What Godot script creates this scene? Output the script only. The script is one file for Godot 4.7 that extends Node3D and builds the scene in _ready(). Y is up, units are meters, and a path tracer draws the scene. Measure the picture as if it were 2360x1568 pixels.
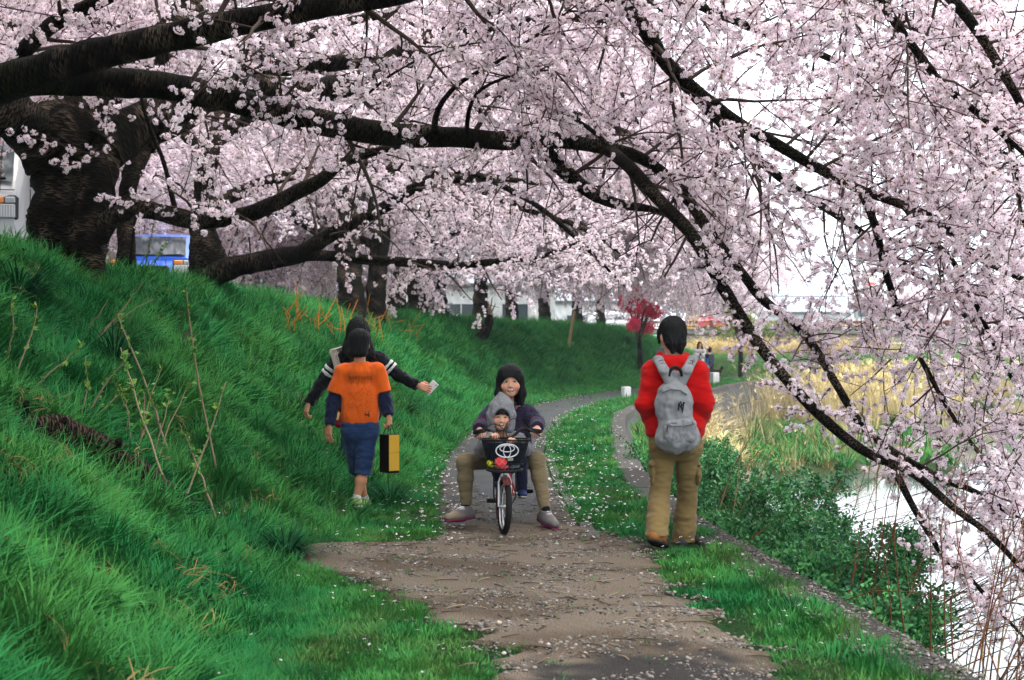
extends Node3D
# A riverside path under cherry trees. World: x right, y up, camera looks along -z; d = distance = -z.

const EYE := 1.38
const PX := 3266.0          # focal length of the photograph in the units of its 2360 px wide preview
var rng := RandomNumberGenerator.new()
var nz := FastNoiseLite.new()
var used := {}
var M := {}

func _ready() -> void:
	rng.seed = 20240
	nz.seed = 7
	nz.noise_type = FastNoiseLite.TYPE_SIMPLEX_SMOOTH
	nz.fractal_type = FastNoiseLite.FRACTAL_NONE
	nz.frequency = 1.0
	# ---------- camera, sky, sun, exposure
	var cam := Camera3D.new()
	cam.name = "camera"
	cam.fov = 27.0
	cam.near = 0.1
	cam.far = 900.0
	cam.position = Vector3(0, EYE, 0)
	cam.rotation_degrees.x = 0.263
	cam.current = true
	var lens := CameraAttributesPhysical.new()
	lens.frustum_focal_length = 49.98
	lens.frustum_focus_distance = 10.6
	lens.frustum_near = 0.1
	lens.frustum_far = 900.0
	lens.exposure_aperture = 4.5
	cam.attributes = lens
	cam.fov = 27.0
	add_child(cam)
	var env := Environment.new()
	env.background_mode = Environment.BG_SKY
	var sky := Sky.new()
	var sm := ProceduralSkyMaterial.new()
	sm.sky_top_color = Color(0.97, 0.985, 1.0)     # an even overcast, brighter overhead than at the horizon
	sm.sky_horizon_color = Color(0.505, 0.53, 0.555)
	sm.sky_energy_multiplier = 2.2
	sm.sky_curve = 0.75
	sm.ground_horizon_color = Color(0.6, 0.62, 0.6)
	sm.ground_bottom_color = Color(0.35, 0.36, 0.33)
	sm.sun_angle_max = 60.0
	sky.sky_material = sm
	env.sky = sky
	env.background_energy_multiplier = 1.0
	env.tonemap_mode = Environment.TONE_MAPPER_LINEAR
	env.tonemap_exposure = 1.42
	env.sdfgi_enabled = true
	env.ssao_enabled = true
	env.ssil_enabled = true
	env.fog_enabled = true
	env.fog_density = 0.0003
	env.fog_light_color = Color(0.86, 0.9, 0.93)
	var we := WorldEnvironment.new()
	we.name = "environment"
	we.environment = env
	add_child(we)
	var sun := DirectionalLight3D.new()
	sun.name = "overcast_sun"
	sun.light_energy = 0.5
	sun.light_angular_distance = 14.0
	sun.light_color = Color(1.0, 0.97, 0.93)
	sun.shadow_enabled = true
	sun.rotation_degrees = Vector3(-66, 38, 0)
	add_child(sun)
	make_materials()
	# ---------- the setting
	terrain()
	riverbank()
	river()
	bridge()
	buildings()
	# ---------- trees and plants
	cherry_trees()
	other_trees()
	ground_cover()
	bank_plants()
	river_plants()
	# ---------- vehicles, people, small things
	vehicles()
	people()
	small_things()

# ======================================================================= helpers
func at(x: float, y: float, d: float) -> Vector3:   # the point at distance d that the photograph shows at preview pixel (x, y)
	return Vector3((x - 1180.0) / PX * d, EYE + (799.0 - y) / PX * d, -d)

func numbered(n: String) -> String:
	used[n] = used.get(n, 0) + 1
	return n if used[n] == 1 else "%s_%03d" % [n, used[n] - 1]

func tag(o: Node, label: String, category := "", group := "", kind := "") -> void:
	if label: o.set_meta("label", label)
	if category: o.set_meta("category", category)
	if group: o.set_meta("group", group)
	if kind: o.set_meta("kind", kind)

func thing(called: String, label: String, category: String, pos := Vector3.ZERO, turn := 0.0, group := "") -> Node3D:
	var o := Node3D.new()
	o.name = numbered(called)
	add_child(o)
	o.position = pos
	o.rotation.y = turn
	tag(o, label, category, group)
	return o

func put(parent: Node3D, called: String, mesh: Mesh, mat: Material = null, kind := "") -> MeshInstance3D:
	var m := MeshInstance3D.new()
	m.name = numbered(called) if parent == self else called
	m.mesh = mesh
	if mat: m.material_override = mat
	if kind: m.set_meta("kind", kind)
	parent.add_child(m, true)
	return m

func put_at(parent: Node3D, called: String, mesh: Mesh, mat: Material, pos: Vector3, rot := Vector3.ZERO) -> MeshInstance3D:
	var m := put(parent, called, mesh, mat)
	m.position = pos
	m.rotation = rot
	return m

func scatter(parent: Node3D, called: String, mesh: Mesh, xf: Array, cols: PackedColorArray, label := "", category := "") -> MultiMeshInstance3D:
	var mm := MultiMesh.new()
	mm.transform_format = MultiMesh.TRANSFORM_3D
	mm.use_colors = true
	mm.mesh = mesh
	mm.instance_count = xf.size()
	var buf := PackedFloat32Array()
	buf.resize(xf.size() * 16)
	var o := 0
	for i in xf.size():
		var t: Transform3D = xf[i]
		var c: Color = cols[i] if i < cols.size() else Color.WHITE
		var b := t.basis
		buf[o] = b.x.x; buf[o + 1] = b.y.x; buf[o + 2] = b.z.x; buf[o + 3] = t.origin.x
		buf[o + 4] = b.x.y; buf[o + 5] = b.y.y; buf[o + 6] = b.z.y; buf[o + 7] = t.origin.y
		buf[o + 8] = b.x.z; buf[o + 9] = b.y.z; buf[o + 10] = b.z.z; buf[o + 11] = t.origin.z
		buf[o + 12] = c.r; buf[o + 13] = c.g; buf[o + 14] = c.b; buf[o + 15] = 1.0
		o += 16
	mm.buffer = buf
	var n := MultiMeshInstance3D.new()
	n.name = numbered(called) if parent == self else called
	n.multimesh = mm
	n.set_meta("kind", "stuff")
	tag(n, label, category)
	parent.add_child(n, true)
	return n

func rf(a: float, b: float) -> float:
	return rng.randf_range(a, b)

func lut(tab: Array, x: float) -> float:   # piecewise linear table [x0, y0, x1, y1, ...]
	var n := tab.size()
	if x <= tab[0]: return tab[1]
	for i in range(2, n, 2):
		if x <= tab[i]:
			return lerpf(tab[i - 1], tab[i + 1], (x - tab[i - 2]) / (tab[i] - tab[i - 2]))
	return tab[n - 1]

# collects triangles; front faces run clockwise
class MB:
	var v := PackedVector3Array()
	var n := PackedVector3Array()
	var c := PackedColorArray()
	var t := PackedVector2Array()
	var ix := PackedInt32Array()

	func vert(p: Vector3, nn: Vector3, col := Color.WHITE, uv := Vector2.ZERO) -> int:
		v.push_back(p); n.push_back(nn); c.push_back(col); t.push_back(uv)
		return v.size() - 1

	func tri(a: int, b: int, d: int) -> void:
		var cr := (v[b] - v[a]).cross(v[d] - v[a])
		if cr.dot(n[a] + n[b] + n[d]) > 0.0:
			ix.push_back(a); ix.push_back(d); ix.push_back(b)
		else:
			ix.push_back(a); ix.push_back(b); ix.push_back(d)

	func face(ps: Array, col := Color.WHITE, toward := Vector3.ZERO) -> void:   # flat polygon
		var nn: Vector3 = (ps[1] - ps[0]).cross(ps[2] - ps[0]).normalized()
		if toward != Vector3.ZERO and nn.dot(toward) < 0.0: nn = -nn
		var b := v.size()
		var ax := nn.cross(Vector3.UP if absf(nn.y) < 0.9 else Vector3.RIGHT).normalized()
		var ay := nn.cross(ax)
		for p in ps: vert(p, nn, col, Vector2(p.dot(ax), p.dot(ay)))
		for i in range(1, ps.size() - 1): tri(b, b + i, b + i + 1)

	func box(mn: Vector3, mx: Vector3, col := Color.WHITE, bev := 0.0, xf := Transform3D.IDENTITY) -> void:
		# chamfered box: six faces, twelve bevels, eight corners
		var cc := (mn + mx) / 2.0
		var h := (mx - mn) / 2.0
		var bb := minf(bev, minf(h.x, minf(h.y, h.z)) * 0.9)
		var s := [-1.0, 1.0]
		for ax in 3:
			var u := (ax + 1) % 3
			var w := (ax + 2) % 3
			for sg in s:
				var ps := []
				for q in [[-1, -1], [1, -1], [1, 1], [-1, 1]]:
					var p := Vector3.ZERO
					p[ax] = h[ax] * sg; p[u] = (h[u] - bb) * q[0]; p[w] = (h[w] - bb) * q[1]
					ps.append(xf * (cc + p))
				var out := Vector3.ZERO
				out[ax] = sg
				face(ps, col, xf.basis * out)
				if bb > 0.0:
					for s2 in s:   # bevel between axis ax (sg) and axis u (s2)
						var q2 := []
						for k in [[0, -1], [0, 1], [1, 1], [1, -1]]:
							var p2 := Vector3.ZERO
							p2[ax] = (h[ax] - (bb if k[0] == 1 else 0.0)) * sg
							p2[u] = (h[u] - (bb if k[0] == 0 else 0.0)) * s2
							p2[w] = (h[w] - bb) * k[1]
							q2.append(xf * (cc + p2))
						var o2 := Vector3.ZERO
						o2[ax] = sg; o2[u] = s2
						face(q2, col, xf.basis * o2)
		if bb > 0.0:
			for sx in s:
				for sy in s:
					for sz in s:
						var k := Vector3(sx, sy, sz)
						face([xf * (cc + Vector3(h.x, h.y - bb, h.z - bb) * k), xf * (cc + Vector3(h.x - bb, h.y, h.z - bb) * k), xf * (cc + Vector3(h.x - bb, h.y - bb, h.z) * k)], col, xf.basis * k)

	func tube(pts: Array, rad: Array, sides: int, col := Color.WHITE, closed := true, uvs := 1.0, bump: FastNoiseLite = null, amp := 0.0) -> void:
		var np := pts.size()
		if np < 2: return
		var tg: Vector3 = (pts[1] - pts[0]).normalized()
		var nx := tg.cross(Vector3.UP if absf(tg.y) < 0.9 else Vector3.RIGHT).normalized()
		var first := v.size()
		var along := 0.0
		for i in np:
			var p: Vector3 = pts[i]
			if i > 0: along += p.distance_to(pts[i - 1])
			var t2: Vector3 = (pts[mini(i + 1, np - 1)] - pts[maxi(i - 1, 0)]).normalized()
			nx = (nx - t2 * nx.dot(t2)).normalized()
			var ny := t2.cross(nx)
			for j in sides + 1:
				var a := TAU * j / sides
				var dir := nx * cos(a) + ny * sin(a)
				var r: float = rad[i]
				if bump:
					r *= 1.0 + amp * (bump.get_noise_3dv((p + dir * r) * 3.0) + 0.6 * bump.get_noise_3dv((p + dir * r) * 9.0))
				vert(p + dir * r, dir, col, Vector2(float(j) / sides * uvs, along))
		var w := sides + 1
		for i in np - 1:
			for j in sides:
				var a0 := first + i * w + j
				tri(a0, a0 + 1, a0 + w)
				tri(a0 + 1, a0 + w + 1, a0 + w)
		if closed:
			for e in [0, np - 1]:
				var pe: Vector3 = pts[e]
				var dirn: Vector3 = (pe - pts[1 if e == 0 else np - 2]).normalized()
				var ce := vert(pe, dirn, col)
				var base := v.size()
				for j in w:
					var q := v[first + e * w + j]
					vert(q, dirn, col)
				for j in sides: tri(ce, base + j, base + j + 1)

	func lathe(prof: Array, sides: int, xf := Transform3D.IDENTITY, col := Color.WHITE) -> void:   # prof: Vector2(radius, height)
		var first := v.size()
		var np := prof.size()
		for i in np:
			var t2: Vector2 = prof[mini(i + 1, np - 1)] - prof[maxi(i - 1, 0)]
			var nn := Vector2(t2.y, -t2.x).normalized()
			for j in sides + 1:
				var a := TAU * j / sides
				vert(xf * Vector3(prof[i].x * cos(a), prof[i].y, prof[i].x * sin(a)), (xf.basis * Vector3(nn.x * cos(a), nn.y, nn.x * sin(a))).normalized(), col, Vector2(float(j) / sides, float(i) / np))
		for i in np - 1:
			for j in sides:
				var a0 := first + i * (sides + 1) + j
				tri(a0, a0 + 1, a0 + sides + 1)
				tri(a0 + 1, a0 + sides + 2, a0 + sides + 1)

	func ball(ce: Vector3, r: Vector3, seg := 12, col := Color.WHITE, bs := Basis.IDENTITY) -> void:
		var first := v.size()
		for i in seg + 1:
			var th := PI * i / seg
			for j in 2 * seg + 1:
				var ph := PI * j / seg
				var u := Vector3(sin(th) * cos(ph), cos(th), sin(th) * sin(ph))
				vert(ce + bs * (u * r), (bs * (u / r)).normalized(), col, Vector2(float(j) / seg, float(i) / seg))
		var w := 2 * seg + 1
		for i in seg:
			for j in 2 * seg:
				var a0 := first + i * w + j
				tri(a0, a0 + 1, a0 + w)
				tri(a0 + 1, a0 + w + 1, a0 + w)

	func torus(ce: Vector3, axis: Vector3, R: float, r: float, seg := 32, sides := 8, col := Color.WHITE) -> void:
		var ux := axis.cross(Vector3.UP if absf(axis.y) < 0.9 else Vector3.RIGHT).normalized()
		var uy := axis.cross(ux).normalized()
		var first := v.size()
		for i in seg + 1:
			var a := TAU * i / seg
			var rd := ux * cos(a) + uy * sin(a)
			for j in sides + 1:
				var b := TAU * j / sides
				var nn := rd * cos(b) + axis * sin(b)
				vert(ce + rd * R + nn * r, nn, col)
		var w := sides + 1
		for i in seg:
			for j in sides:
				var a0 := first + i * w + j
				tri(a0, a0 + 1, a0 + w)
				tri(a0 + 1, a0 + w + 1, a0 + w)

	func commit(mesh: ArrayMesh = null, mat: Material = null) -> ArrayMesh:
		if mesh == null: mesh = ArrayMesh.new()
		if ix.is_empty(): return mesh
		var a := []
		a.resize(Mesh.ARRAY_MAX)
		a[Mesh.ARRAY_VERTEX] = v
		a[Mesh.ARRAY_NORMAL] = n
		a[Mesh.ARRAY_COLOR] = c
		a[Mesh.ARRAY_TEX_UV] = t
		a[Mesh.ARRAY_INDEX] = ix
		mesh.add_surface_from_arrays(Mesh.PRIMITIVE_TRIANGLES, a)
		if mat: mesh.surface_set_material(mesh.get_surface_count() - 1, mat)
		return mesh

func spline(pts: Array, rad: Array, step: float) -> Array:   # Catmull-Rom, returns [points, radii]
	var op := []
	var orr := []
	var n := pts.size()
	for i in n - 1:
		var p0: Vector3 = pts[maxi(i - 1, 0)]
		var p1: Vector3 = pts[i]
		var p2: Vector3 = pts[i + 1]
		var p3: Vector3 = pts[mini(i + 2, n - 1)]
		var k := maxi(1, int(ceil(p1.distance_to(p2) / step)))
		for j in k:
			var f := float(j) / k
			op.append(p1.cubic_interpolate(p2, p0, p3, f))
			orr.append(lerpf(rad[i], rad[i + 1], f))
	op.append(pts[n - 1])
	orr.append(rad[n - 1])
	return [op, orr]

# ---- solid modelling with distance fields, meshed as surface nets
class Prim:
	var kind := 0            # 0 tapered capsule, 1 ellipsoid
	var a := Vector3.ZERO
	var b := Vector3.ZERO
	var ra := 0.1
	var rb := 0.1
	var k := 0.03
	var sub := false
	var col := Color.WHITE
	var axis := Vector3.ZERO
	var flat := 1.0
	var inv := Basis.IDENTITY
	var r := Vector3.ONE
	var clips := []

	func colr(c: Color) -> Prim:
		col = c
		return self
	func soft(x: float) -> Prim:
		k = x
		return self
	func cut() -> Prim:
		sub = true
		return self
	func flatten(ax: Vector3, f: float) -> Prim:   # thickness along ax is f times the radius
		axis = ax.normalized()
		flat = 1.0 / f
		return self
	func clip(pl: Plane) -> Prim:
		clips.append(pl)
		return self

func cap(a: Vector3, b: Vector3, ra: float, rb: float, col := Color.WHITE, k := 0.03) -> Prim:
	var p := Prim.new()
	p.a = a; p.b = b; p.ra = ra; p.rb = rb; p.col = col; p.k = k
	return p

func ell(c: Vector3, r: Vector3, col := Color.WHITE, k := 0.03, bs := Basis.IDENTITY) -> Prim:
	var p := Prim.new()
	p.kind = 1
	p.a = c; p.b = c; p.r = r; p.inv = bs.inverse(); p.col = col; p.k = k
	p.ra = maxf(r.x, maxf(r.y, r.z)); p.rb = p.ra
	return p

func net(mb: MB, prims: Array, cell: float, wrinkle := 0.0, wf := Vector3(14, 8, 14)) -> void:
	var lo := Vector3(1e9, 1e9, 1e9)
	var hi := -lo
	for q: Prim in prims:
		if q.sub: continue
		var m := maxf(q.ra, q.rb) + cell * 3.0
		lo = lo.min(q.a - Vector3.ONE * m).min(q.b - Vector3.ONE * m)
		hi = hi.max(q.a + Vector3.ONE * m).max(q.b + Vector3.ONE * m)
	var nx := int(ceil((hi.x - lo.x) / cell)) + 1
	var ny := int(ceil((hi.y - lo.y) / cell)) + 1
	var nzz := int(ceil((hi.z - lo.z) / cell)) + 1
	var F := PackedFloat32Array()
	F.resize(nx * ny * nzz)
	F.fill(9.0)
	var O := PackedInt32Array()
	O.resize(nx * ny * nzz)
	var sy := nx
	var sz := nx * ny
	for qi in prims.size():
		var q: Prim = prims[qi]
		var mg := maxf(q.ra, q.rb) + cell * 2.5 + q.k
		var a := q.a
		var ba := q.b - q.a
		var bb := maxf(ba.length_squared(), 1e-9)
		var mn := ((q.a.min(q.b) - Vector3.ONE * mg - lo) / cell).floor()
		var mx := ((q.a.max(q.b) + Vector3.ONE * mg - lo) / cell).ceil()
		var x0 := maxi(0, int(mn.x)); var x1 := mini(nx - 1, int(mx.x))
		var y0 := maxi(0, int(mn.y)); var y1 := mini(ny - 1, int(mx.y))
		var z0 := maxi(0, int(mn.z)); var z1 := mini(nzz - 1, int(mx.z))
		var kk := q.k
		var minr := minf(q.r.x, minf(q.r.y, q.r.z))
		var squash := q.flat != 1.0
		var nclip := q.clips.size()
		for iz in range(z0, z1 + 1):
			for iy in range(y0, y1 + 1):
				var row := iz * sz + iy * sy
				var p := lo + Vector3(x0, iy, iz) * cell
				for ixx in range(x0, x1 + 1):
					var d: float
					if q.kind == 0:
						var pa := p - a
						var h := clampf(pa.dot(ba) / bb, 0.0, 1.0)
						var w := pa - ba * h
						if squash: w += q.axis * (w.dot(q.axis) * (q.flat - 1.0))
						d = w.length() - (q.ra + (q.rb - q.ra) * h)
						if squash and d > 0.0: d /= q.flat * 0.6 + 0.4
					else:
						var e: Vector3 = (q.inv * (p - a)) / q.r
						var el := e.length()
						var g := (e / q.r).length()
						d = el * (el - 1.0) / g if g > 1e-6 else -minr
					for ci in nclip:
						var pl: Plane = q.clips[ci]
						d = maxf(d, pl.distance_to(p))
					var i := row + ixx
					var f := F[i]
					if q.sub:
						var h2 := maxf(kk - absf(f + d), 0.0) / kk
						if -d > f: O[i] = qi
						F[i] = maxf(f, -d) + h2 * h2 * kk * 0.25
					else:
						if d < f:
							O[i] = qi
						var h3 := maxf(kk - absf(f - d), 0.0) / kk
						F[i] = minf(f, d) - h3 * h3 * kk * 0.25
					p.x += cell
	var at_cell := {}
	var lim := cell * 2.0
	var offs := [0, 1, sy, sy + 1, sz, sz + 1, sz + sy, sz + sy + 1]
	var ed := [0, 1, 2, 3, 4, 5, 6, 7, 0, 2, 1, 3, 4, 6, 5, 7, 0, 4, 1, 5, 2, 6, 3, 7]
	var cells := PackedInt32Array()
	for iz in nzz - 1:
		for iy in ny - 1:
			var row := iz * sz + iy * sy
			for ixx in nx - 1:
				var i := row + ixx
				var f0 := F[i]
				if f0 > lim or f0 < -lim: continue
				var neg := 0
				for o in 8:
					if F[i + offs[o]] < 0.0: neg += 1
				if neg == 0 or neg == 8: continue
				var acc := Vector3.ZERO
				var cnt := 0
				for e in 12:
					var ea: int = ed[e * 2]
					var eb: int = ed[e * 2 + 1]
					var fa := F[i + offs[ea]]
					var fb := F[i + offs[eb]]
					if (fa < 0.0) == (fb < 0.0): continue
					var s := fa / (fa - fb)
					var pa := Vector3(ea & 1, (ea >> 1) & 1, ea >> 2)
					var pb := Vector3(eb & 1, (eb >> 1) & 1, eb >> 2)
					acc += pa.lerp(pb, s)
					cnt += 1
				acc /= cnt
				var g := Vector3(F[i + 1] - F[i] + F[i + 1 + sy] - F[i + sy] + F[i + 1 + sz] - F[i + sz] + F[i + 1 + sy + sz] - F[i + sy + sz],
					F[i + sy] - F[i] + F[i + sy + 1] - F[i + 1] + F[i + sy + sz] - F[i + sz] + F[i + sy + sz + 1] - F[i + sz + 1],
					F[i + sz] - F[i] + F[i + sz + 1] - F[i + 1] + F[i + sz + sy] - F[i + sy] + F[i + sz + sy + 1] - F[i + sy + 1]).normalized()
				var bi := (1 if acc.x > 0.5 else 0) + (2 if acc.y > 0.5 else 0) + (4 if acc.z > 0.5 else 0)
				var ow := O[i + offs[bi]]
				var p := lo + (Vector3(ixx, iy, iz) + acc) * cell
				if wrinkle > 0.0:
					var wv := nz.get_noise_3dv(p * wf) + 0.5 * nz.get_noise_3dv(p * wf * 2.3 + Vector3(7, 3, 1))
					p += g * wrinkle * wv
				at_cell[i] = mb.vert(p, g, prims[ow].col, Vector2(p.x, p.y))
				cells.push_back(i)
	# normals follow the wrinkled surface
	if wrinkle > 0.0:
		for i in cells:
			var vi: int = at_cell[i]
			var p := mb.v[vi]
			var g := mb.n[vi]
			var eps := 0.008
			var t1 := g.cross(Vector3.UP if absf(g.y) < 0.9 else Vector3.RIGHT).normalized()
			var t2 := g.cross(t1)
			var base := nz.get_noise_3dv(p * wf) + 0.5 * nz.get_noise_3dv(p * wf * 2.3 + Vector3(7, 3, 1))
			var d1 := nz.get_noise_3dv((p + t1 * eps) * wf) + 0.5 * nz.get_noise_3dv((p + t1 * eps) * wf * 2.3 + Vector3(7, 3, 1)) - base
			var d2 := nz.get_noise_3dv((p + t2 * eps) * wf) + 0.5 * nz.get_noise_3dv((p + t2 * eps) * wf * 2.3 + Vector3(7, 3, 1)) - base
			mb.n[vi] = (g - (t1 * d1 + t2 * d2) * (wrinkle / eps)).normalized()
	for i in cells:
		var s0 := F[i] < 0.0
		for ax in 3:
			var o1: int = [1, sy, sz][ax]
			if (F[i + o1] < 0.0) == s0: continue
			var u: int = [sy, sz, 1][ax]
			var w: int = [sz, 1, sy][ax]
			if not (at_cell.has(i - u) and at_cell.has(i - w) and at_cell.has(i - u - w)): continue
			var q0: int = at_cell[i]
			var q1: int = at_cell[i - u]
			var q2: int = at_cell[i - u - w]
			var q3: int = at_cell[i - w]
			mb.tri(q0, q1, q2)
			mb.tri(q0, q2, q3)

func solid(prims: Array, cell: float, wrinkle := 0.0, wf := Vector3(14, 8, 14)) -> ArrayMesh:
	var mb := MB.new()
	net(mb, prims, cell, wrinkle, wf)
	return mb.commit()

# ======================================================================= materials
func lin(r: float, g: float, b: float) -> Color:
	return Color(r, g, b).linear_to_srgb()

func noise_tex(freq: float, octaves: int, dark: float, light: float, size := 512, sd := 1, kind := FastNoiseLite.TYPE_SIMPLEX_SMOOTH) -> NoiseTexture2D:
	var n := FastNoiseLite.new()
	n.noise_type = kind
	n.frequency = freq
	n.seed = sd
	n.fractal_octaves = octaves
	var t := NoiseTexture2D.new()
	t.width = size
	t.height = size
	t.seamless = true
	t.noise = n
	var g := Gradient.new()
	g.set_color(0, Color(dark, dark, dark))
	g.set_color(1, Color(light, light, light))
	t.color_ramp = g
	return t

func mat(called: String, col: Color, rough := 0.8, vcol := false, metal := 0.0) -> StandardMaterial3D:
	var m := StandardMaterial3D.new()
	m.resource_name = called
	m.albedo_color = col
	m.roughness = rough
	m.metallic = metal
	m.vertex_color_use_as_albedo = vcol
	m.cull_mode = BaseMaterial3D.CULL_DISABLED
	m.metallic_specular = 0.18 if rough > 0.5 else 0.5
	M[called] = m
	return m

func tri_tex(m: StandardMaterial3D, tex: Texture2D, scale: float, bump := 0.0, hm: Texture2D = null) -> void:
	m.albedo_texture = tex
	m.uv1_triplanar = true
	m.uv1_world_triplanar = true
	m.uv1_scale = Vector3.ONE * scale
	if bump > 0.0:
		m.heightmap_enabled = true
		m.heightmap_scale = bump
		m.heightmap_texture = hm if hm else tex

func make_materials() -> void:
	var t_fine := noise_tex(0.06, 4, 0.45, 1.0, 512, 3)
	var t_grit := noise_tex(0.14, 3, 0.25, 1.0, 512, 5)
	var t_patch := noise_tex(0.012, 5, 0.78, 1.0, 512, 8)
	var t_bark := noise_tex(0.016, 5, 0.0, 1.0, 512, 11)
	var t_cloth := noise_tex(0.2, 2, 0.72, 1.0, 256, 17)
	var m := mat("ground", Color.WHITE, 0.95, true)
	tri_tex(m, t_fine, 0.9, 2.0, t_grit)
	m = mat("path", Color.WHITE, 0.92, true)
	tri_tex(m, t_grit, 1.6, 0.8)
	m = mat("concrete", Color.WHITE, 0.9, true)
	tri_tex(m, t_fine, 0.8, 0.6, t_grit)
	m = mat("bark", Color.WHITE, 0.9, true)
	m.albedo_texture = t_bark
	m.uv1_scale = Vector3(1.0, 7.0, 1)
	var gr := Gradient.new()
	gr.set_color(0, Color(0.12, 0.115, 0.11))
	gr.set_color(1, Color(1, 0.98, 0.95))
	gr.add_point(0.45, Color(0.27, 0.255, 0.24))
	gr.add_point(0.62, Color(0.90, 0.86, 0.82))
	t_bark.color_ramp = gr
	m.heightmap_enabled = true
	m.heightmap_scale = 1.8
	m.heightmap_texture = t_bark
	mat("twig", lin(0.045, 0.024, 0.022), 0.9)
	mat("twig_v", Color.WHITE, 0.9, true)
	m = mat("blossom", Color.WHITE, 0.75, true)
	m.backlight_enabled = true
	m.backlight = Color(0.95, 0.95, 0.95)
	m.metallic_specular = 0.2
	m = mat("grass", Color.WHITE, 0.7, true)
	m.backlight_enabled = true
	m.backlight = Color(0.5, 0.5, 0.5)
	m.metallic_specular = 0.10
	m = mat("leaf", Color.WHITE, 0.5, true)
	m.metallic_specular = 0.3
	m.backlight_enabled = true
	m.backlight = Color(0.35, 0.35, 0.35)
	m = mat("cloth", Color.WHITE, 0.95, true)
	tri_tex(m, t_cloth, 6.0, 0.12)
	m.rim_enabled = true
	m.rim = 0.15
	m.rim_tint = 0.8
	m = mat("skin", Color.WHITE, 0.5, true)
	m.metallic_specular = 0.35
	m.subsurf_scatter_enabled = true
	m.subsurf_scatter_strength = 0.12
	m = mat("plain_rough", Color.WHITE, 0.95, true)
	m = mat("hair", Color.WHITE, 0.6, true)
	m.metallic_specular = 0.2
	m = mat("plain", Color.WHITE, 0.6, true)
	m = mat("gloss", Color.WHITE, 0.18, true)
	m.clearcoat_enabled = true
	m.clearcoat = 0.6
	m = mat("metal", Color.WHITE, 0.35, true, 0.85)
	m = mat("rubber", Color.WHITE, 0.8, true)
	m = mat("glass_dark", lin(0.03, 0.04, 0.045), 0.08)
	m = mat("plaster", Color.WHITE, 0.9, true)
	tri_tex(m, t_patch, 0.25)
	m = mat("water", lin(0.05, 0.06, 0.06), 0.06)
	m.metallic_specular = 1.0
	m.normal_enabled = true
	var nn := FastNoiseLite.new()
	nn.frequency = 0.012
	nn.fractal_octaves = 3
	var nt := NoiseTexture2D.new()
	nt.width = 512
	nt.height = 512
	nt.seamless = true
	nt.as_normal_map = true
	nt.bump_strength = 1.2
	nt.noise = nn
	m.normal_texture = nt
	m.normal_scale = 0.10
	m.uv1_triplanar = true
	m.uv1_world_triplanar = true
	m.uv1_scale = Vector3(0.22, 0.22, 0.22)

# ======================================================================= the lie of the land
const SF := [-5, -1.2, 5, -1.2, 8, -1.4, 9.5, -1.55, 11.8, -1.15, 14.7, -1.0, 22.4, -0.85, 34.4, -0.3, 40, 0.5, 47, 1.7, 55, 3.6, 63.5, 5.8, 75, 9.0, 90, 11.5, 105, 13.0, 170, 18.0]
const KR := [-5, 2.2, 5, 1.96, 6.1, 1.88, 6.7, 1.83, 8, 1.74, 9.8, 1.6, 10.7, 1.5, 14.5, 1.42, 16, 1.47, 19.5, 1.64, 25, 1.98, 29, 2.35, 34, 3.3, 38, 4.5, 42, 5.6, 49.5, 7.6, 54, 9.0, 60, 11.2, 64, 13.2, 72, 17.5, 80, 22.0, 105, 30.0]
const PL := [3, -0.25, 9.8, -0.51, 15, -0.78, 18, -0.83, 22.4, -0.72, 25, -0.6, 28, -0.2, 33.6, 0.57, 38.9, 1.7, 44.6, 3.4, 50, 5.2, 58, 7.7, 65, 10.2, 71, 14.6]
const PR := [3, 0.9, 8, 0.62, 10.8, 0.53, 13.2, 0.465, 15, 0.436, 18, 0.43, 22.4, 0.6, 26.4, 0.89, 32, 1.62, 35.8, 2.5, 40, 3.6, 47.5, 5.5, 55.6, 7.9, 65, 11.6, 71, 16.2]
const GL := [3, -0.1, 5.9, -0.08, 6.43, -0.1, 7.4, -0.5, 8.5, -1.0, 9.1, -1.5, 9.8, -1.5, 9.95, -0.6, 11, -0.45]
const GR := [3, 1.3, 5.86, 1.17, 6.9, 1.1, 8.2, 0.95, 10, 0.9, 10.6, 0.62, 11, 0.5]

func Hs(s: float) -> float:
	var c := clampf(s, 0.0, 1.0)
	return 2.15 * (0.55 * smoothstep(0.0, 1.0, c) + 0.45 * c)

func H(x: float, d: float) -> float:
	var f := lut(SF, d)
	var s := (f - x) / 3.6
	var y := 0.80 * smoothstep(60.0, 96.0, d) if d > 60.0 else 0.0
	if s > 0.0:
		y = maxf(y, Hs(s)) + (0.10 * nz.get_noise_2d(x * 0.9, d * 0.9) + 0.05 * nz.get_noise_2d(x * 2.7, d * 2.7 + 40.0)) * smoothstep(0.0, 0.25, s) * (1.0 - 0.5 * smoothstep(1.1, 1.6, s))
	else:
		y += 0.012 * nz.get_noise_2d(x * 1.7, d * 1.7)
	return y

func region(x: float, d: float) -> float:   # 1 on the bare path or gravel, 0 in the grass, with a ragged edge
	var w := 0.10 * nz.get_noise_2d(x * 3.1, d * 3.1) + 0.05 * nz.get_noise_2d(x * 9.0, d * 9.0)
	var a := -1.0
	if d > 9.5: a = minf(x - lut(PL, d), lut(PR, d) - x) + w * 0.6
	if d < 11.0: a = maxf(a, minf(x - lut(GL, d), lut(GR, d) - x) + w * 1.6)
	return smoothstep(-0.05, 0.05, a)

func ground_at(x: float, d: float) -> Vector3:
	return Vector3(x, H(x, d), -d)

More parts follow.
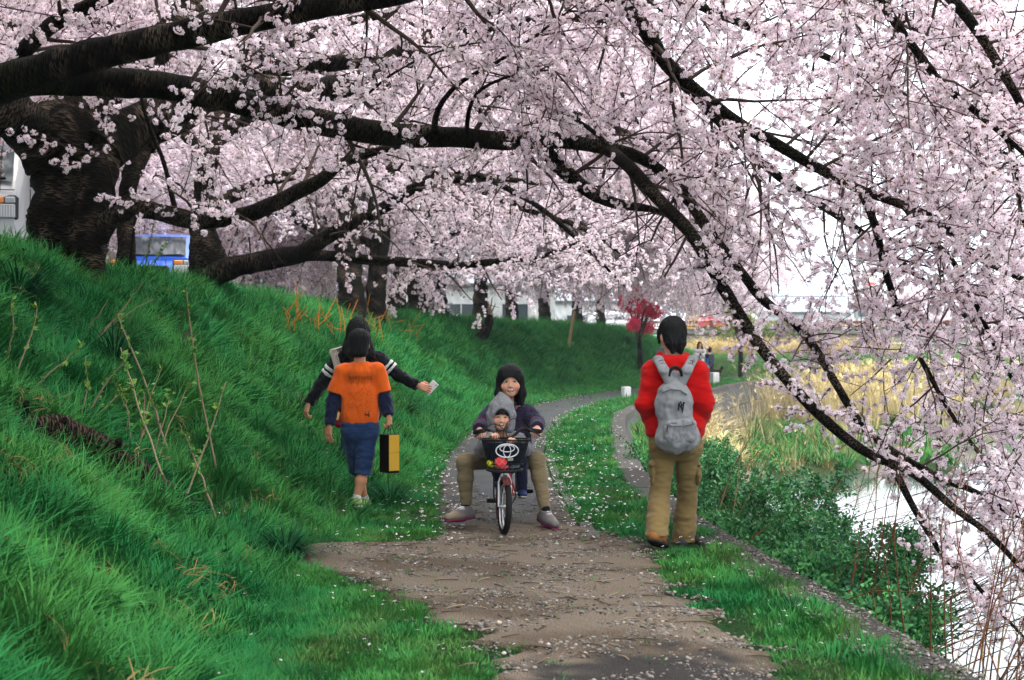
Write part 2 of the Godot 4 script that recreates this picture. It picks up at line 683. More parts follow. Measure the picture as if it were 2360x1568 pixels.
func grid(mb: MB, rows: int, cols: int, f: Callable) -> void:   # f(i, j) -> [position, colour]
	var first := mb.v.size()
	for i in rows:
		for j in cols:
			var r: Array = f.call(i, j)
			mb.vert(r[0], Vector3.UP, r[1])
	for i in rows - 1:
		for j in cols - 1:
			var a := first + i * cols + j
			mb.tri(a, a + 1, a + cols)
			mb.tri(a + 1, a + cols + 1, a + cols)
	for i in rows:
		for j in cols:
			var a := first + i * cols + j
			var dx := mb.v[first + i * cols + mini(j + 1, cols - 1)] - mb.v[first + i * cols + maxi(j - 1, 0)]
			var dz := mb.v[first + mini(i + 1, rows - 1) * cols + j] - mb.v[first + maxi(i - 1, 0) * cols + j]
			var nn := dx.cross(dz).normalized()
			mb.n[a] = nn if nn.y > 0.0 else -nn

func dist_row(i: int, n: int) -> float:   # distances from behind the camera to the far end, dense nearby
	if i == 0: return -4.0
	return 2.0 * pow(85.0, float(i - 1) / (n - 2))

func soil(x: float, d: float) -> Color:
	var q := 0.5 + 0.5 * nz.get_noise_2d(x * 1.3 + 9.0, d * 1.3)
	var w := 0.5 + 0.5 * nz.get_noise_2d(x * 6.0, d * 6.0 + 3.0)
	var c := Color(0.016, 0.055, 0.014).lerp(Color(0.075, 0.055, 0.032), smoothstep(0.55, 0.9, q * 0.6 + w * 0.4))
	return c

func terrain() -> void:
	var mb := MB.new()
	var rows := 150
	var us := [-60.0, -35.0, -20.0, -13.0, -9.0, -7.0, -6.0]
	for k in 40: us.append(-5.3 + 5.3 * k / 40.0)
	var cols := us.size() + 46
	var f := func(i: int, j: int) -> Array:
		var d := dist_row(i, rows)
		var s := lut(SF, d)
		var x: float
		if j < us.size(): x = s + us[j]
		else: x = lerpf(s, lut(KR, d) - 0.06, float(j - us.size()) / 45.0)
		return [ground_at(x, d), soil(x, d)]
	grid(mb, rows, cols, f)
	var g := put(self, "ground", mb.commit(), M.ground)
	tag(g, "grassy levee slope and flat verge beside the path", "", "", "structure")
	# the asphalt path and the trodden gravel in front of it
	var mp := MB.new()
	var nrow := 190
	var ncol := 34
	grid(mp, nrow, ncol, func(i: int, j: int) -> Array:
		var d := 9.6 * pow(7.4, float(i) / (nrow - 1))
		var l := lut(PL, d) + 0.05 * nz.get_noise_2d(3.0, d * 1.8) + 0.03 * nz.get_noise_2d(5.0, d * 6.0)
		var r := lut(PR, d)
		var x := lerpf(l, r, float(j) / (ncol - 1))
		var e := minf(x - l, r - x)
		var grey := 0.125 + 0.02 * nz.get_noise_2d(x * 2.0, d * 2.0)
		var c := Color(grey * 0.98, grey * 0.98, grey * 1.0)
		var litter := smoothstep(0.24, 0.0, e + 0.12 * nz.get_noise_2d(x * 5.0, d * 5.0)) * 0.55 + smoothstep(12.5, 9.8, d + nz.get_noise_2d(x * 2.5, d * 2.5) * 1.2) * 0.9
		c = c.lerp(Color(0.17, 0.135, 0.098), clampf(litter, 0.0, 1.0))
		return [ground_at(x, d) + Vector3(0, lerpf(-0.03, 0.012, smoothstep(0.0, 0.05, e)), 0), c])
	tag(put(self, "path", mp.commit(), M.path), "narrow grey asphalt path curving away to the right", "", "", "structure")
	var mg := MB.new()
	var grow := 130
	var gcol := 70
	grid(mg, grow, gcol, func(i: int, j: int) -> Array:
		var d := 1.0 + 9.9 * float(i) / (grow - 1)
		var wv := 0.10 * nz.get_noise_2d(1.0, d * 3.0) + 0.06 * nz.get_noise_2d(2.0, d * 9.0)
		var l := lut(GL, d) + wv
		var r := lut(GR, d) + 0.08 * nz.get_noise_2d(8.0, d * 3.0) + 0.05 * nz.get_noise_2d(6.0, d * 9.0)
		var x := lerpf(l, r, float(j) / (gcol - 1))
		var e := minf(x - l, r - x)
		var q := nz.get_noise_2d(x * 1.1 + 4.0, d * 1.1)
		var c := Color(0.300, 0.238, 0.180).lerp(Color(0.185, 0.138, 0.099), smoothstep(-0.1, 0.6, q))
		# asphalt showing through the gravel near the camera and under the bicycle
		var asp := smoothstep(0.3, -0.15, Vector2((x - 0.62) / 0.55, (d - 5.7) / 0.75).length() - 0.85 + 0.35 * nz.get_noise_2d(x * 4.0, d * 4.0))
		c = c.lerp(Color(0.055, 0.053, 0.052), asp * 0.95)
		c = c.lerp(Color(0.09, 0.075, 0.045), smoothstep(0.16, 0.0, e) * 0.7)
		return [ground_at(x, d) + Vector3(0, lerpf(-0.03, 0.018, smoothstep(0.0, 0.09, e)) + 0.006 * nz.get_noise_2d(x * 14.0, d * 14.0), 0), c])
	tag(put(self, "gravel_path", mg.commit(), M.path), "trodden tan gravel covering the near end of the path", "", "", "structure")

func along(tab: Array, d0: float, d1: float, step: float, off := 0.0) -> Array:   # points every step metres along an edge: [x, d]
	var out := []
	var d := d0
	var acc := 0.0
	var last := Vector2(lut(tab, d) + off, d)
	out.append(last)
	while d < d1:
		d += 0.05
		var p := Vector2(lut(tab, d) + off, d)
		acc += p.distance_to(last)
		last = p
		if acc >= step:
			acc = 0.0
			out.append(p)
	return out

func strip_block(mb: MB, a: Vector2, b: Vector2, prof: Array, gap: float, col: Color) -> void:   # a block between two plan points with the profile [offset to the right, height]
	var dir := (b - a).normalized()
	var rt := Vector2(dir.y, -dir.x)
	if rt.x < 0.0: rt = -rt
	var a2 := a + dir * gap
	var b2 := b - dir * gap
	var n := prof.size()
	var ra := []
	var rb := []
	for q in prof:
		ra.append(Vector3(a2.x + rt.x * q[0], q[1], -(a2.y + rt.y * q[0])))
		rb.append(Vector3(b2.x + rt.x * q[0], q[1], -(b2.y + rt.y * q[0])))
	var cen := Vector3.ZERO
	for p in ra: cen += p / n
	var cb := Vector3.ZERO
	for p in rb: cb += p / n
	for i in n:
		var j := (i + 1) % n
		var mid: Vector3 = (ra[i] + ra[j] + rb[i] + rb[j]) / 4.0
		mb.face([ra[i], ra[j], rb[j], rb[i]], col, mid - (cen + cb) / 2.0)
	mb.face(ra, col, cen - cb)
	mb.face(rb, col, cb - cen)

func riverbank() -> void:
	# flat kerb blocks along the top of the river wall
	var kerb := thing("stone_kerb", "long row of flat weathered concrete kerb blocks edging the river wall", "kerb")
	var pts := along(KR, 3.0, 72.0, 2.1)
	for i in pts.size() - 1:
		var mb := MB.new()
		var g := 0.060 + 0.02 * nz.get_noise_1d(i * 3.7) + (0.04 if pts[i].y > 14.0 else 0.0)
		var sub := 3 if pts[i].y < 40.0 else 2
		for k in 1:
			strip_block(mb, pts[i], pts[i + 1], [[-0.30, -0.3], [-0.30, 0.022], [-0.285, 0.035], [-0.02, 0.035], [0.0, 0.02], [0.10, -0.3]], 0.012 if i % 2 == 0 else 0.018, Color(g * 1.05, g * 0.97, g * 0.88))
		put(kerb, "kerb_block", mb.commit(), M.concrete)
	# the sloping wall below it, in cast panels
	var wall := thing("river_wall", "sloping dark grey concrete river wall below the kerb", "wall")
	for i in pts.size() - 1:
		for lev in 3:
			var mb := MB.new()
			var g := 0.085 + 0.03 * nz.get_noise_2d(i * 2.1, lev * 5.0)
			var x0 := 0.04 + lev * 0.42
			var y0 := -0.10 - lev * 0.52
			strip_block(mb, pts[i], pts[i + 1], [[x0, y0], [x0 + 0.41, y0 - 0.50], [x0 + 0.25, y0 - 0.60], [x0 - 0.16, y0 - 0.10]], 0.02, Color(g, g * 0.97, g * 0.95))
			put(wall, "panel", mb.commit(), M.concrete)
	var back := MB.new()   # the concrete behind the joints
	for i in pts.size() - 1:
		strip_block(back, pts[i], pts[i + 1], [[-0.05, -0.2], [1.26, -1.78], [1.0, -2.2], [-0.3, -0.6]], 0.0, Color(0.03, 0.03, 0.028))
	put(wall, "backing", back.commit(), M.concrete)
	# thin concrete edging along the right side of the asphalt
	var edge := thing("path_edging", "thin pale concrete edging strip along the right side of the asphalt", "edging")
	var ep := along(PR, 10.0, 46.0, 1.0)
	for i in ep.size() - 1:
		if ep[i].y > 10.8 and ep[i].y < 12.0: continue
		var mb := MB.new()
		var g := 0.15 + 0.05 * nz.get_noise_1d(i * 5.3)
		strip_block(mb, ep[i], ep[i + 1], [[-0.01, -0.1], [-0.01, 0.016], [0.075, 0.020], [0.085, -0.1]], 0.006, Color(g, g * 0.93, g * 0.85))
		put(edge, "edging_block", mb.commit(), M.concrete)

const BAR := [30, 3.2, 32, 7.5, 33.5, 11.0, 40, 13.5, 48, 15.0, 56, 17.3, 70, 24.0, 90, 33.0, 110, 42.0]

func bed(x: float, d: float) -> float:   # the river bed, its vegetated bar and the far bank
	var y := -2.3
	var k := lut(KR, d) + 1.0
	if x < k + 1.0: y = maxf(y, lerpf(-1.35, -2.3, smoothstep(0.0, 1.0, x - k)))
	var b := lut(BAR, d) if d > 30.0 else -99.0
	var w := 0.8 * nz.get_noise_2d(x * 0.35, d * 0.35) + 0.3 * nz.get_noise_2d(x * 1.2, d * 1.2)
	if d > 29.0: y = maxf(y, lerpf(-2.3, -1.42 + 0.10 * w, smoothstep(-0.6, 0.8, minf(b - x, (d - 31.0) * 0.7) + w)))
	y = maxf(y, lerpf(-2.3, 1.6, smoothstep(104.0, 128.0, d + 0.12 * (x - 30.0))))
	return y

func river() -> void:
	var mb := MB.new()
	var rows := 120
	var cols := 70
	grid(mb, rows, cols, func(i: int, j: int) -> Array:
		var d := -4.0 if i == 0 else 3.0 * pow(80.0, float(i - 1) / (rows - 2))
		var u := float(j) / (cols - 1)
		var x := lut(KR, d) + 0.3 + 90.0 * u * u * (0.2 + 0.8 * smoothstep(0.0, 60.0, d))
		var y := bed(x, d)
		var c := Color(0.05, 0.055, 0.035)
		if d > 29.0 and y < -1.38: c = c.lerp(Color(0.30, 0.26, 0.21), smoothstep(-1.9, -1.55, y) * smoothstep(-1.38, -1.5, y))
		if y > -1.45: c = soil(x, d).lerp(Color(0.10, 0.13, 0.05), 0.4)
		return [Vector3(x, y, -d), c])
	tag(put(self, "river_bed", mb.commit(), M.ground), "vegetated gravel bar and bed of the river", "", "", "structure")
	var w := MB.new()
	w.face([Vector3(0.5, -1.6, 6), Vector3(120, -1.6, 6), Vector3(120, -1.6, -140), Vector3(0.5, -1.6, -140)], Color.WHITE, Vector3.UP)
	tag(put(self, "water", w.commit(), M.water), "calm pale river mirroring the white sky", "", "", "structure")
	# land to the horizon
	var far := MB.new()
	far.face([Vector3(-500, -2.6, 60), Vector3(500, -2.6, 60), Vector3(500, -2.6, -700), Vector3(-500, -2.6, -700)], Color(0.05, 0.08, 0.03), Vector3.UP)
	tag(put(self, "land", far.commit(), M.ground), "flat land to the horizon", "", "", "structure")
	var rise := MB.new()
	grid(rise, 12, 40, func(i: int, j: int) -> Array:
		var d := 165.0 + 20.0 * i
		var x := -150.0 + 400.0 * j / 39.0
		return [Vector3(x, 1.7, -d), Color(0.06, 0.08, 0.04)])
	tag(put(self, "far_land", rise.commit(), M.ground), "built-up flat land behind the bridge", "", "", "structure")

# ======================================================================= cherry trees
const BARK_D := Color(0.016, 0.013, 0.011)
const BARK_L := Color(0.135, 0.108, 0.084)
const BARK_M := Color(0.028, 0.030, 0.014)

func wood(mb: MB, pts: Array, rad: Array, sides: int, lump := 0.0) -> void:   # a tapered bent limb; lichen and moss vary its colour
	var first := mb.v.size()
	mb.tube(pts, rad, sides, Color.WHITE, true, maxf(1.0, round(rad[0] * TAU / 1.1)), nz if lump > 0.0 else null, lump)
	for i in range(first, mb.v.size()):
		var p := mb.v[i]
		var q := nz.get_noise_3dv(p * 2.6) + 0.5 * nz.get_noise_3dv(p * 8.0)
		var c := BARK_D.lerp(BARK_L, smoothstep(-0.05, 0.85, q))
		c = c.lerp(BARK_M, smoothstep(0.25, 0.8, nz.get_noise_3dv(p * 1.4 + Vector3(20, 5, 9))))
		mb.c[i] = c

func flower(mb: MB, c: Vector3, n: Vector3, r: float, pink: float) -> void:   # five notched petals round a dark pink eye
	var ux := n.cross(Vector3.UP if absf(n.y) < 0.9 else Vector3.RIGHT).normalized()
	var uy := n.cross(ux)
	var rot := rf(0, TAU)
	var cup := rf(0.1, 0.5)
	var edge := Color(0.93, 0.895, 0.912).lerp(Color(0.92, 0.775, 0.825), pink)
	edge = edge * rf(0.9, 1.04)
	var inner := Color(0.82, 0.60, 0.67)
	for k in 5:
		var a := rot + TAU * k / 5.0
		var dr := ux * cos(a) + uy * sin(a)
		var dl := ux * cos(a - 0.5) + uy * sin(a - 0.5)
		var dd := ux * cos(a + 0.5) + uy * sin(a + 0.5)
		var nn := (n - dr * cup * 0.6).normalized()
		var i0 := mb.vert(c, n, inner)
		var i1 := mb.vert(c + dl * r * 0.82 + n * r * 0.25 * cup, nn, edge)
		var i2 := mb.vert(c + dr * r * 0.98 + n * r * 0.42 * cup, nn, edge)
		var i3 := mb.vert(c + dd * r * 0.82 + n * r * 0.25 * cup, nn, edge)
		mb.tri(i0, i1, i2)
		mb.tri(i0, i2, i3)
	var e := []
	for k in 3: e.append(mb.vert(c + (ux * cos(TAU * k / 3.0) + uy * sin(TAU * k / 3.0)) * r * 0.27 + n * r * 0.1, n, Color(0.40, 0.07, 0.14)))
	mb.tri(e[0], e[1], e[2])

func small_leaf(mb: MB, p: Vector3, dir: Vector3, up: Vector3, l: float, w: float, col: Color) -> void:
	var sd := dir.cross(up).normalized() * w
	var nn := sd.cross(dir).normalized()
	var a := mb.vert(p, nn, col)
	var b := mb.vert(p + dir * l * 0.5 + sd - nn * w * 0.3, nn, col)
	var c := mb.vert(p + dir * l * 0.5 - sd - nn * w * 0.3, nn, col)
	var e := mb.vert(p + dir * l + nn * w * 0.2, nn, col * 1.1)
	mb.tri(a, b, e)
	mb.tri(a, e, c)

func rand_dir() -> Vector3:
	var z := rf(-1, 1)
	var a := rf(0, TAU)
	var s := sqrt(1.0 - z * z)
	return Vector3(s * cos(a), z, s * sin(a))

func spray_mesh(length: float, nodes: int, per: int, fr: float, leaves: float, pink: float) -> ArrayMesh:   # a blossoming twig growing along +y
	var tw := MB.new()
	var fl := MB.new()
	var pts := []
	var rad := []
	var p := Vector3.ZERO
	var dir := Vector3.UP
	for i in 6:
		pts.append(p)
		rad.append(lerpf(0.0055, 0.0022, i / 5.0))
		dir = (dir + rand_dir() * 0.22).normalized()
		p += dir * length / 5.0
	tw.tube(pts, rad, 4)
	for k in nodes:
		var f := (k + 0.6) / nodes * 5.0
		var i := mini(int(f), 4)
		var q: Vector3 = pts[i].lerp(pts[i + 1], f - i)
		if rng.randf() < 0.08: continue
		var cd := (rand_dir() + Vector3(0, 0.2, 0)).normalized()
		var cc := q + cd * rf(0.010, 0.03)
		var num := per + rng.randi_range(-2, 2)
		for j in num:
			var n := (rand_dir() + cd * 0.5).normalized()
			var pl := rf(0.022, 0.042)
			var c := cc + n * pl
			flower(fl, c, (n + rand_dir() * 0.35).normalized(), fr * rf(0.85, 1.1), clampf(pink + rf(-0.35, 0.35), 0, 1))
			if j % 2 == 0:   # pedicel and dark red calyx
				var sd := n.cross(rand_dir()).normalized() * 0.0016
				var a0 := fl.vert(q - sd, sd.normalized(), Color(0.16, 0.10, 0.03))
				var a1 := fl.vert(q + sd, sd.normalized(), Color(0.16, 0.10, 0.03))
				var a2 := fl.vert(c - n * 0.004 + sd * 2.2, n, Color(0.20, 0.035, 0.04))
				var a3 := fl.vert(c - n * 0.004 - sd * 2.2, n, Color(0.20, 0.035, 0.04))
				fl.tri(a0, a1, a2)
				fl.tri(a0, a2, a3)
		if rng.randf() < leaves:
			for j in 2:
				small_leaf(fl, q, (rand_dir() + Vector3.UP).normalized(), rand_dir(), rf(0.02, 0.045), 0.007, Color(0.13, 0.16, 0.03).lerp(Color(0.14, 0.06, 0.025), rng.randf()))
	var m := tw.commit(null, M.twig)
	return fl.commit(m, M.blossom)

class Cherry:
	var root: Node3D
	var mb: MB            # twiggy branches
	var xf := []          # one list of places per spray variant
	var col := []
	var scale := 1.0      # of a spray
	var fine := true
	var droop := 0.10
	var low := 2.3        # no blossom below this height over the path
	var dens := 1.0
	var tint := Color.WHITE

var sprays := []          # near variants
var sprays_far := []

func new_tree(called: String, label: String, base: Vector3, sc := 1.0, fine := true, group := "cherry trees along the top of the levee") -> Cherry:
	var t := Cherry.new()
	t.root = thing(called, label, "tree", base, 0.0, group)
	t.mb = MB.new()
	t.scale = sc
	t.fine = fine
	for k in 5:
		t.xf.append([])
		t.col.append([])
	return t

func lowest(p: Vector3, t: Cherry) -> float:
	# the crowns clear the path, and hang lower over the river and at the far end
	var d := -p.z
	var y := t.low
	if d < 16.0: y -= 0.45 * smoothstep(1.0, 2.0, p.x) + 2.25 * smoothstep(2.3, 3.3, p.x)
	return y

func add_spray(t: Cherry, p: Vector3, dir: Vector3, s := 1.0) -> void:
	if p.y < lowest(p, t): return
	var k := rng.randi_range(0, 4)
	var y := dir.normalized()
	var x := y.cross(rand_dir()).normalized()
	var z := x.cross(y)
	var sc := t.scale * s * rf(0.8, 1.2)
	t.xf[k].append(Transform3D(Basis(x * sc, y * sc, z * sc), p - t.root.position))
	var g := rf(0.88, 1.06)
	t.col[k].append(Color(g * t.tint.r, g * rf(0.975, 1.01) * t.tint.g, g * rf(0.98, 1.01) * t.tint.b))

func grow(t: Cherry, p: Vector3, dir: Vector3, length: float, r0: float, level: int) -> void:
	if level == 1 and p.y < lowest(p, t) + 0.1 and rng.randf() < 0.8: return
	var step := 0.16 if level == 1 else 0.11
	if not t.fine: step *= 2.0
	var n := maxi(3, int(length / step))
	step = length / n
	var pts := [p]
	var rad := [r0]
	var r1 := 0.0032 if t.fine else 0.006
	for i in n:
		dir = (dir + rand_dir() * 0.17 + Vector3(0, -t.droop * (0.4 + float(i) / n), 0)).normalized()
		p += dir * step
		pts.append(p)
		rad.append(lerpf(r0, r1, float(i + 1) / n))
		if p.y < lowest(p, t) - 0.2 and i > 1: break
	var first := t.mb.v.size()
	t.mb.tube(pts, rad, 5 if level == 1 else (4 if t.fine else 3), Color(0.040, 0.024, 0.022) if level > 1 else Color(0.055, 0.04, 0.034), false)
	n = pts.size() - 1
	if level == 1:
		var acc := rf(0.05, 0.3) * length * 0.5
		var gap := (0.20 if t.fine else 0.34) / t.dens
		while acc < length * float(n) / maxi(n, 1):
			var f := acc / step
			var i := mini(int(f), n - 1)
			var q: Vector3 = pts[i].lerp(pts[i + 1], f - i)
			var tg: Vector3 = (pts[i + 1] - pts[i]).normalized()
			var sd := (tg.cross(rand_dir())).normalized()
			grow(t, q, (tg * rf(0.4, 1.0) + sd + Vector3(0, 0.15, 0)).normalized(), rf(0.35, 0.8) * (1.0 if t.fine else 1.35), rad[i] * 0.5, 2)
			acc += gap * rf(0.6, 1.5)
			if acc > step * n: break
	var sp := (0.15 if level == 2 else 0.24) * t.scale / t.dens
	var acc2 := sp * rf(0.3, 1.0) + (0.05 if level == 2 else 0.55)
	while acc2 < step * n:
		var f := acc2 / step
		var i := mini(int(f), n - 1)
		var q: Vector3 = pts[i].lerp(pts[i + 1], f - i)
		var tg: Vector3 = (pts[i + 1] - pts[i]).normalized()
		add_spray(t, q, tg * rf(0.2, 0.9) + tg.cross(rand_dir()).normalized() * 0.9, rf(0.55, 0.95))
		acc2 += sp * rf(0.6, 1.5)
	add_spray(t, pts[n], dir, 0.9)

func limb(t: Cherry, called: String, pts: Array, rad: Array, sides := 12, gap := 0.35, from := 0.15, len0 := 1.5, len1 := 0.7, side_bias := Vector3.ZERO, lump := 0.09) -> MeshInstance3D:
	var s := spline(pts, rad, 0.10 if rad[0] < 0.2 else 0.05)
	var rel := []
	for p in s[0]: rel.append(p - t.root.position)
	var mb := MB.new()
	wood(mb, rel, s[1], sides, lump)
	var o := put(t.root, called, mb.commit(), M.bark)
	var n: int = s[0].size() - 1
	var total := 0.0
	for i in n: total += s[0][i].distance_to(s[0][i + 1])
	var next := total * from + rf(0, gap)
	var run := 0.0
	for i in n:
		var a: Vector3 = s[0][i]
		var b: Vector3 = s[0][i + 1]
		var l := a.distance_to(b)
		while next < run + l and gap > 0.0:
			var tg := (b - a).normalized()
			var f := next / total
			var sd := tg.cross(rand_dir()).normalized()
			var dir := (tg * rf(0.3, 0.9) + sd + side_bias + Vector3(0, 0.25, 0)).normalized()
			grow(t, a.lerp(b, (next - run) / l) + dir * s[1][i] * 0.6, dir, lerpf(len0, len1, f) * rf(0.6, 1.35), clampf(s[1][i] * 0.34, 0.009, 0.024), 1)
			next += gap * rf(0.5, 1.5) / t.dens
		run += l
	return o

func spurs(t: Cherry, pts: Array, f0: float, f1: float, count: int, r: float) -> void:   # short blossoming spurs straight from a limb
	for k in count:
		var f := rf(f0, f1) * (pts.size() - 1)
		var i := mini(int(f), pts.size() - 2)
		var c: Vector3 = pts[i].lerp(pts[i + 1], f - i)
		for j in rng.randi_range(2, 5):
			var dir := (rand_dir() + Vector3(0, 0.1, 0)).normalized()
			var n := rng.randi_range(0, 4)
			var y := dir
			var x := y.cross(rand_dir()).normalized()
			var sc := rf(0.5, 0.85)
			t.xf[n].append(Transform3D(Basis(x * sc, y * sc, x.cross(y) * sc), c + dir * r - t.root.position))
			t.col[n].append(Color.WHITE * rf(0.9, 1.05))

func finish_tree(t: Cherry) -> void:
	for i in t.mb.v.size(): t.mb.v[i] -= t.root.position
	put(t.root, "twigs", t.mb.commit(), M.twig_v, "stuff")
	for k in 5:
		if t.xf[k].size():
			scatter(t.root, "blossoms", sprays[k] if t.fine else sprays_far[k], t.xf[k], PackedColorArray(t.col[k]))

func px(pts: Array) -> Array:   # [[x, y, d], ...] measured in the photograph, d judged
	var out := []
	for q in pts: out.append(at(q[0], q[1], q[2]))
	return out

func cherry_trees() -> void:
	for k in 5:
		sprays.append(spray_mesh(0.30, 4, 13, 0.019, 0.22, [0.15, 0.3, 0.1, 0.45, 0.25][k]))
		sprays_far.append(spray_mesh(0.34, 5, 10, 0.023, 0.2, [0.15, 0.3, 0.1, 0.4, 0.25][k]))
	tree_heavy_limbs()
	tree_forked()
	tree_second()
	far_trees()

func tree_heavy_limbs() -> void:
	var t := new_tree("cherry_tree", "cherry tree rooted beyond the left edge, its heavy dark limbs crossing overhead towards the river", at(-330, 640, 11.6))
	t.low = 2.55
	t.dens = 1.0
	t.droop = 0.08
	var b := t.root.position
	limb(t, "trunk", [b + Vector3(0, -0.4, 0), b + Vector3(0.05, 0.8, 0), at(-210, 330, 11.5), at(-120, 232, 11.5)], [0.52, 0.42, 0.34, 0.27], 20, 0.0)
	limb(t, "limb", px([[-140, 250, 11.5], [0, 193, 11.4], [120, 152, 11.2], [250, 118, 11.0], [420, 78, 10.7], [600, 40, 10.4], [800, 3, 10.2], [950, -22, 10.1], [1150, -95, 10.1], [1330, -75, 10.3], [1430, -5, 10.6]]), [0.22, 0.148, 0.134, 0.123, 0.11, 0.094, 0.080, 0.073, 0.068, 0.064, 0.06], 18, 0.42, 0.34, 0.9, 1.0)
	limb(t, "limb", px([[1428, -8, 10.6], [1490, 72, 10.7], [1540, 150, 10.8], [1620, 222, 10.9], [1700, 282, 10.9], [1800, 338, 10.9], [1900, 395, 10.8], [1990, 440, 10.7], [2080, 472, 10.6], [2165, 512, 10.5], [2250, 590, 10.4], [2359, 645, 10.2], [2480, 730, 10.0]]), [0.06, 0.058, 0.055, 0.052, 0.048, 0.044, 0.040, 0.036, 0.034, 0.031, 0.027, 0.023, 0.015], 14, 0.20, 0.0, 1.15, 0.9)
	limb(t, "branch", px([[1985, 442, 10.7], [2018, 520, 10.7], [2040, 620, 10.8], [2062, 690, 10.8], [2085, 760, 10.9], [2135, 850, 10.9], [2190, 950, 10.8], [2260, 1050, 10.7], [2359, 1180, 10.5]]), [0.034, 0.03, 0.027, 0.024, 0.022, 0.02, 0.017, 0.014, 0.009], 10, 0.17, 0.05, 0.8, 0.6)
	limb(t, "branch", px([[2085, 475, 10.6], [2140, 545, 10.4], [2195, 600, 10.2], [2240, 680, 10.1], [2290, 790, 10.0], [2350, 900, 9.9], [2430, 990, 9.8]]), [0.03, 0.026, 0.022, 0.019, 0.016, 0.013, 0.009], 10, 0.17, 0.05, 0.8, 0.6)
	# the middle limb, low over the path, and its drooping forks
	limb(t, "limb", px([[-135, 245, 11.5], [20, 192, 11.9], [130, 185, 12.1], [350, 196, 12.0], [480, 218, 11.9], [600, 246, 11.8], [730, 279, 11.7], [850, 302, 11.6], [960, 313, 11.5], [1060, 316, 11.4], [1170, 324, 11.3], [1285, 322, 11.2]]), [0.22, 0.145, 0.125, 0.118, 0.113, 0.11, 0.107, 0.102, 0.092, 0.082, 0.077, 0.068], 18, 0.5, 0.32, 0.8, 1.0)
	var fork_a := px([[1280, 322, 11.2], [1400, 342, 11.1], [1480, 366, 11.0], [1560, 428, 10.9], [1640, 540, 10.8], [1692, 605, 10.7], [1760, 692, 10.6], [1832, 745, 10.5], [1882, 808, 10.4], [1930, 890, 10.3], [1990, 985, 10.2], [2065, 1045, 10.1], [2180, 1108, 10.0], [2250, 1135, 9.9], [2359, 1205, 9.8], [2450, 1270, 9.7]])
	limb(t, "limb", fork_a, [0.06, 0.054, 0.048, 0.044, 0.041, 0.038, 0.036, 0.034, 0.032, 0.03, 0.028, 0.026, 0.023, 0.021, 0.018, 0.012], 14, 0.24, 0.0, 0.9, 0.5)
	spurs(t, fork_a, 0.25, 0.98, 24, 0.05)
	var fork_b := px([[1395, 340, 11.1], [1450, 384, 10.7], [1530, 472, 10.4], [1590, 535, 10.2], [1642, 620, 10.1], [1692, 705, 10.0], [1742, 785, 9.9], [1802, 862, 9.8], [1872, 940, 9.7], [1940, 1002, 9.6], [2012, 1052, 9.5], [2105, 1092, 9.5], [2200, 1172, 9.4], [2280, 1232, 9.3], [2359, 1315, 9.2], [2440, 1400, 9.1]])
	limb(t, "limb", fork_b, [0.052, 0.05, 0.048, 0.046, 0.044, 0.043, 0.042, 0.040, 0.037, 0.034, 0.031, 0.027, 0.024, 0.021, 0.017, 0.011], 14, 0.26, 0.0, 0.85, 0.5)
	spurs(t, fork_b, 0.25, 0.98, 22, 0.05)
	limb(t, "limb", px([[1240, 326, 11.2], [1265, 360, 11.3], [1310, 402, 11.4], [1368, 448, 11.6], [1425, 470, 11.8], [1500, 482, 12.0], [1560, 505, 12.1]]), [0.07, 0.066, 0.06, 0.053, 0.045, 0.03, 0.015], 14, 0.25, 0.2, 1.1, 0.6)
	var fork_c := px([[2060, 1078, 9.5], [2100, 1160, 9.4], [2140, 1228, 9.4], [2180, 1290, 9.3], [2232, 1330, 9.2], [2300, 1405, 9.2], [2370, 1480, 9.1]])
	limb(t, "branch", fork_c, [0.026, 0.023, 0.02, 0.018, 0.016, 0.012, 0.008], 10, 0.16, 0.1, 0.5, 0.4)
	spurs(t, fork_c, 0.25, 0.98, 16, 0.05)
	# branches coming down from above the frame at the right
	limb(t, "limb", px([[1150, -92, 10.1], [1500, -190, 9.6], [1850, -150, 9.3], [2000, -50, 9.2], [2052, 32, 9.2], [2110, 112, 9.2], [2170, 190, 9.2], [2232, 242, 9.2], [2292, 292, 9.2], [2359, 352, 9.2], [2450, 440, 9.1]]), [0.075, 0.06, 0.045, 0.036, 0.032, 0.028, 0.026, 0.023, 0.02, 0.016, 0.01], 12, 0.2, 0.3, 1.0, 0.7)
	limb(t, "limb", px([[1845, -150, 9.3], [2050, -120, 9.0], [2190, -8, 8.9], [2262, 82, 8.9], [2312, 165, 8.9], [2359, 250, 8.9], [2420, 400, 8.9]]), [0.045, 0.04, 0.035, 0.033, 0.03, 0.026, 0.015], 12, 0.16, 0.1, 0.9, 0.6)
	limb(t, "branch", px([[2300, 285, 9.2], [2328, 330, 9.3], [2345, 400, 9.4], [2352, 480, 9.4], [2375, 560, 9.4]]), [0.022, 0.02, 0.017, 0.014, 0.01], 10, 0.15, 0.1, 0.7, 0.5)
	for q in [[[1150, -92, 10.1], [1400, -70, 12.0], [1700, 50, 12.9], [1950, 150, 13.2], [2150, 255, 13.4], [2359, 380, 13.5], [2450, 450, 13.5]], [[1540, 150, 10.8], [1640, 260, 11.8], [1800, 410, 12.5], [2000, 545, 12.9], [2180, 690, 13.0], [2330, 820, 13.0]], [[1850, -150, 9.3], [2000, -20, 11.0], [2150, 90, 11.8], [2300, 170, 12.0], [2420, 260, 12.0]]]:
		limb(t, "limb", px(q), [0.05, 0.045, 0.04, 0.032, 0.025, 0.018, 0.012].slice(0, q.size()), 10, 0.17, 0.2, 1.3, 0.9)
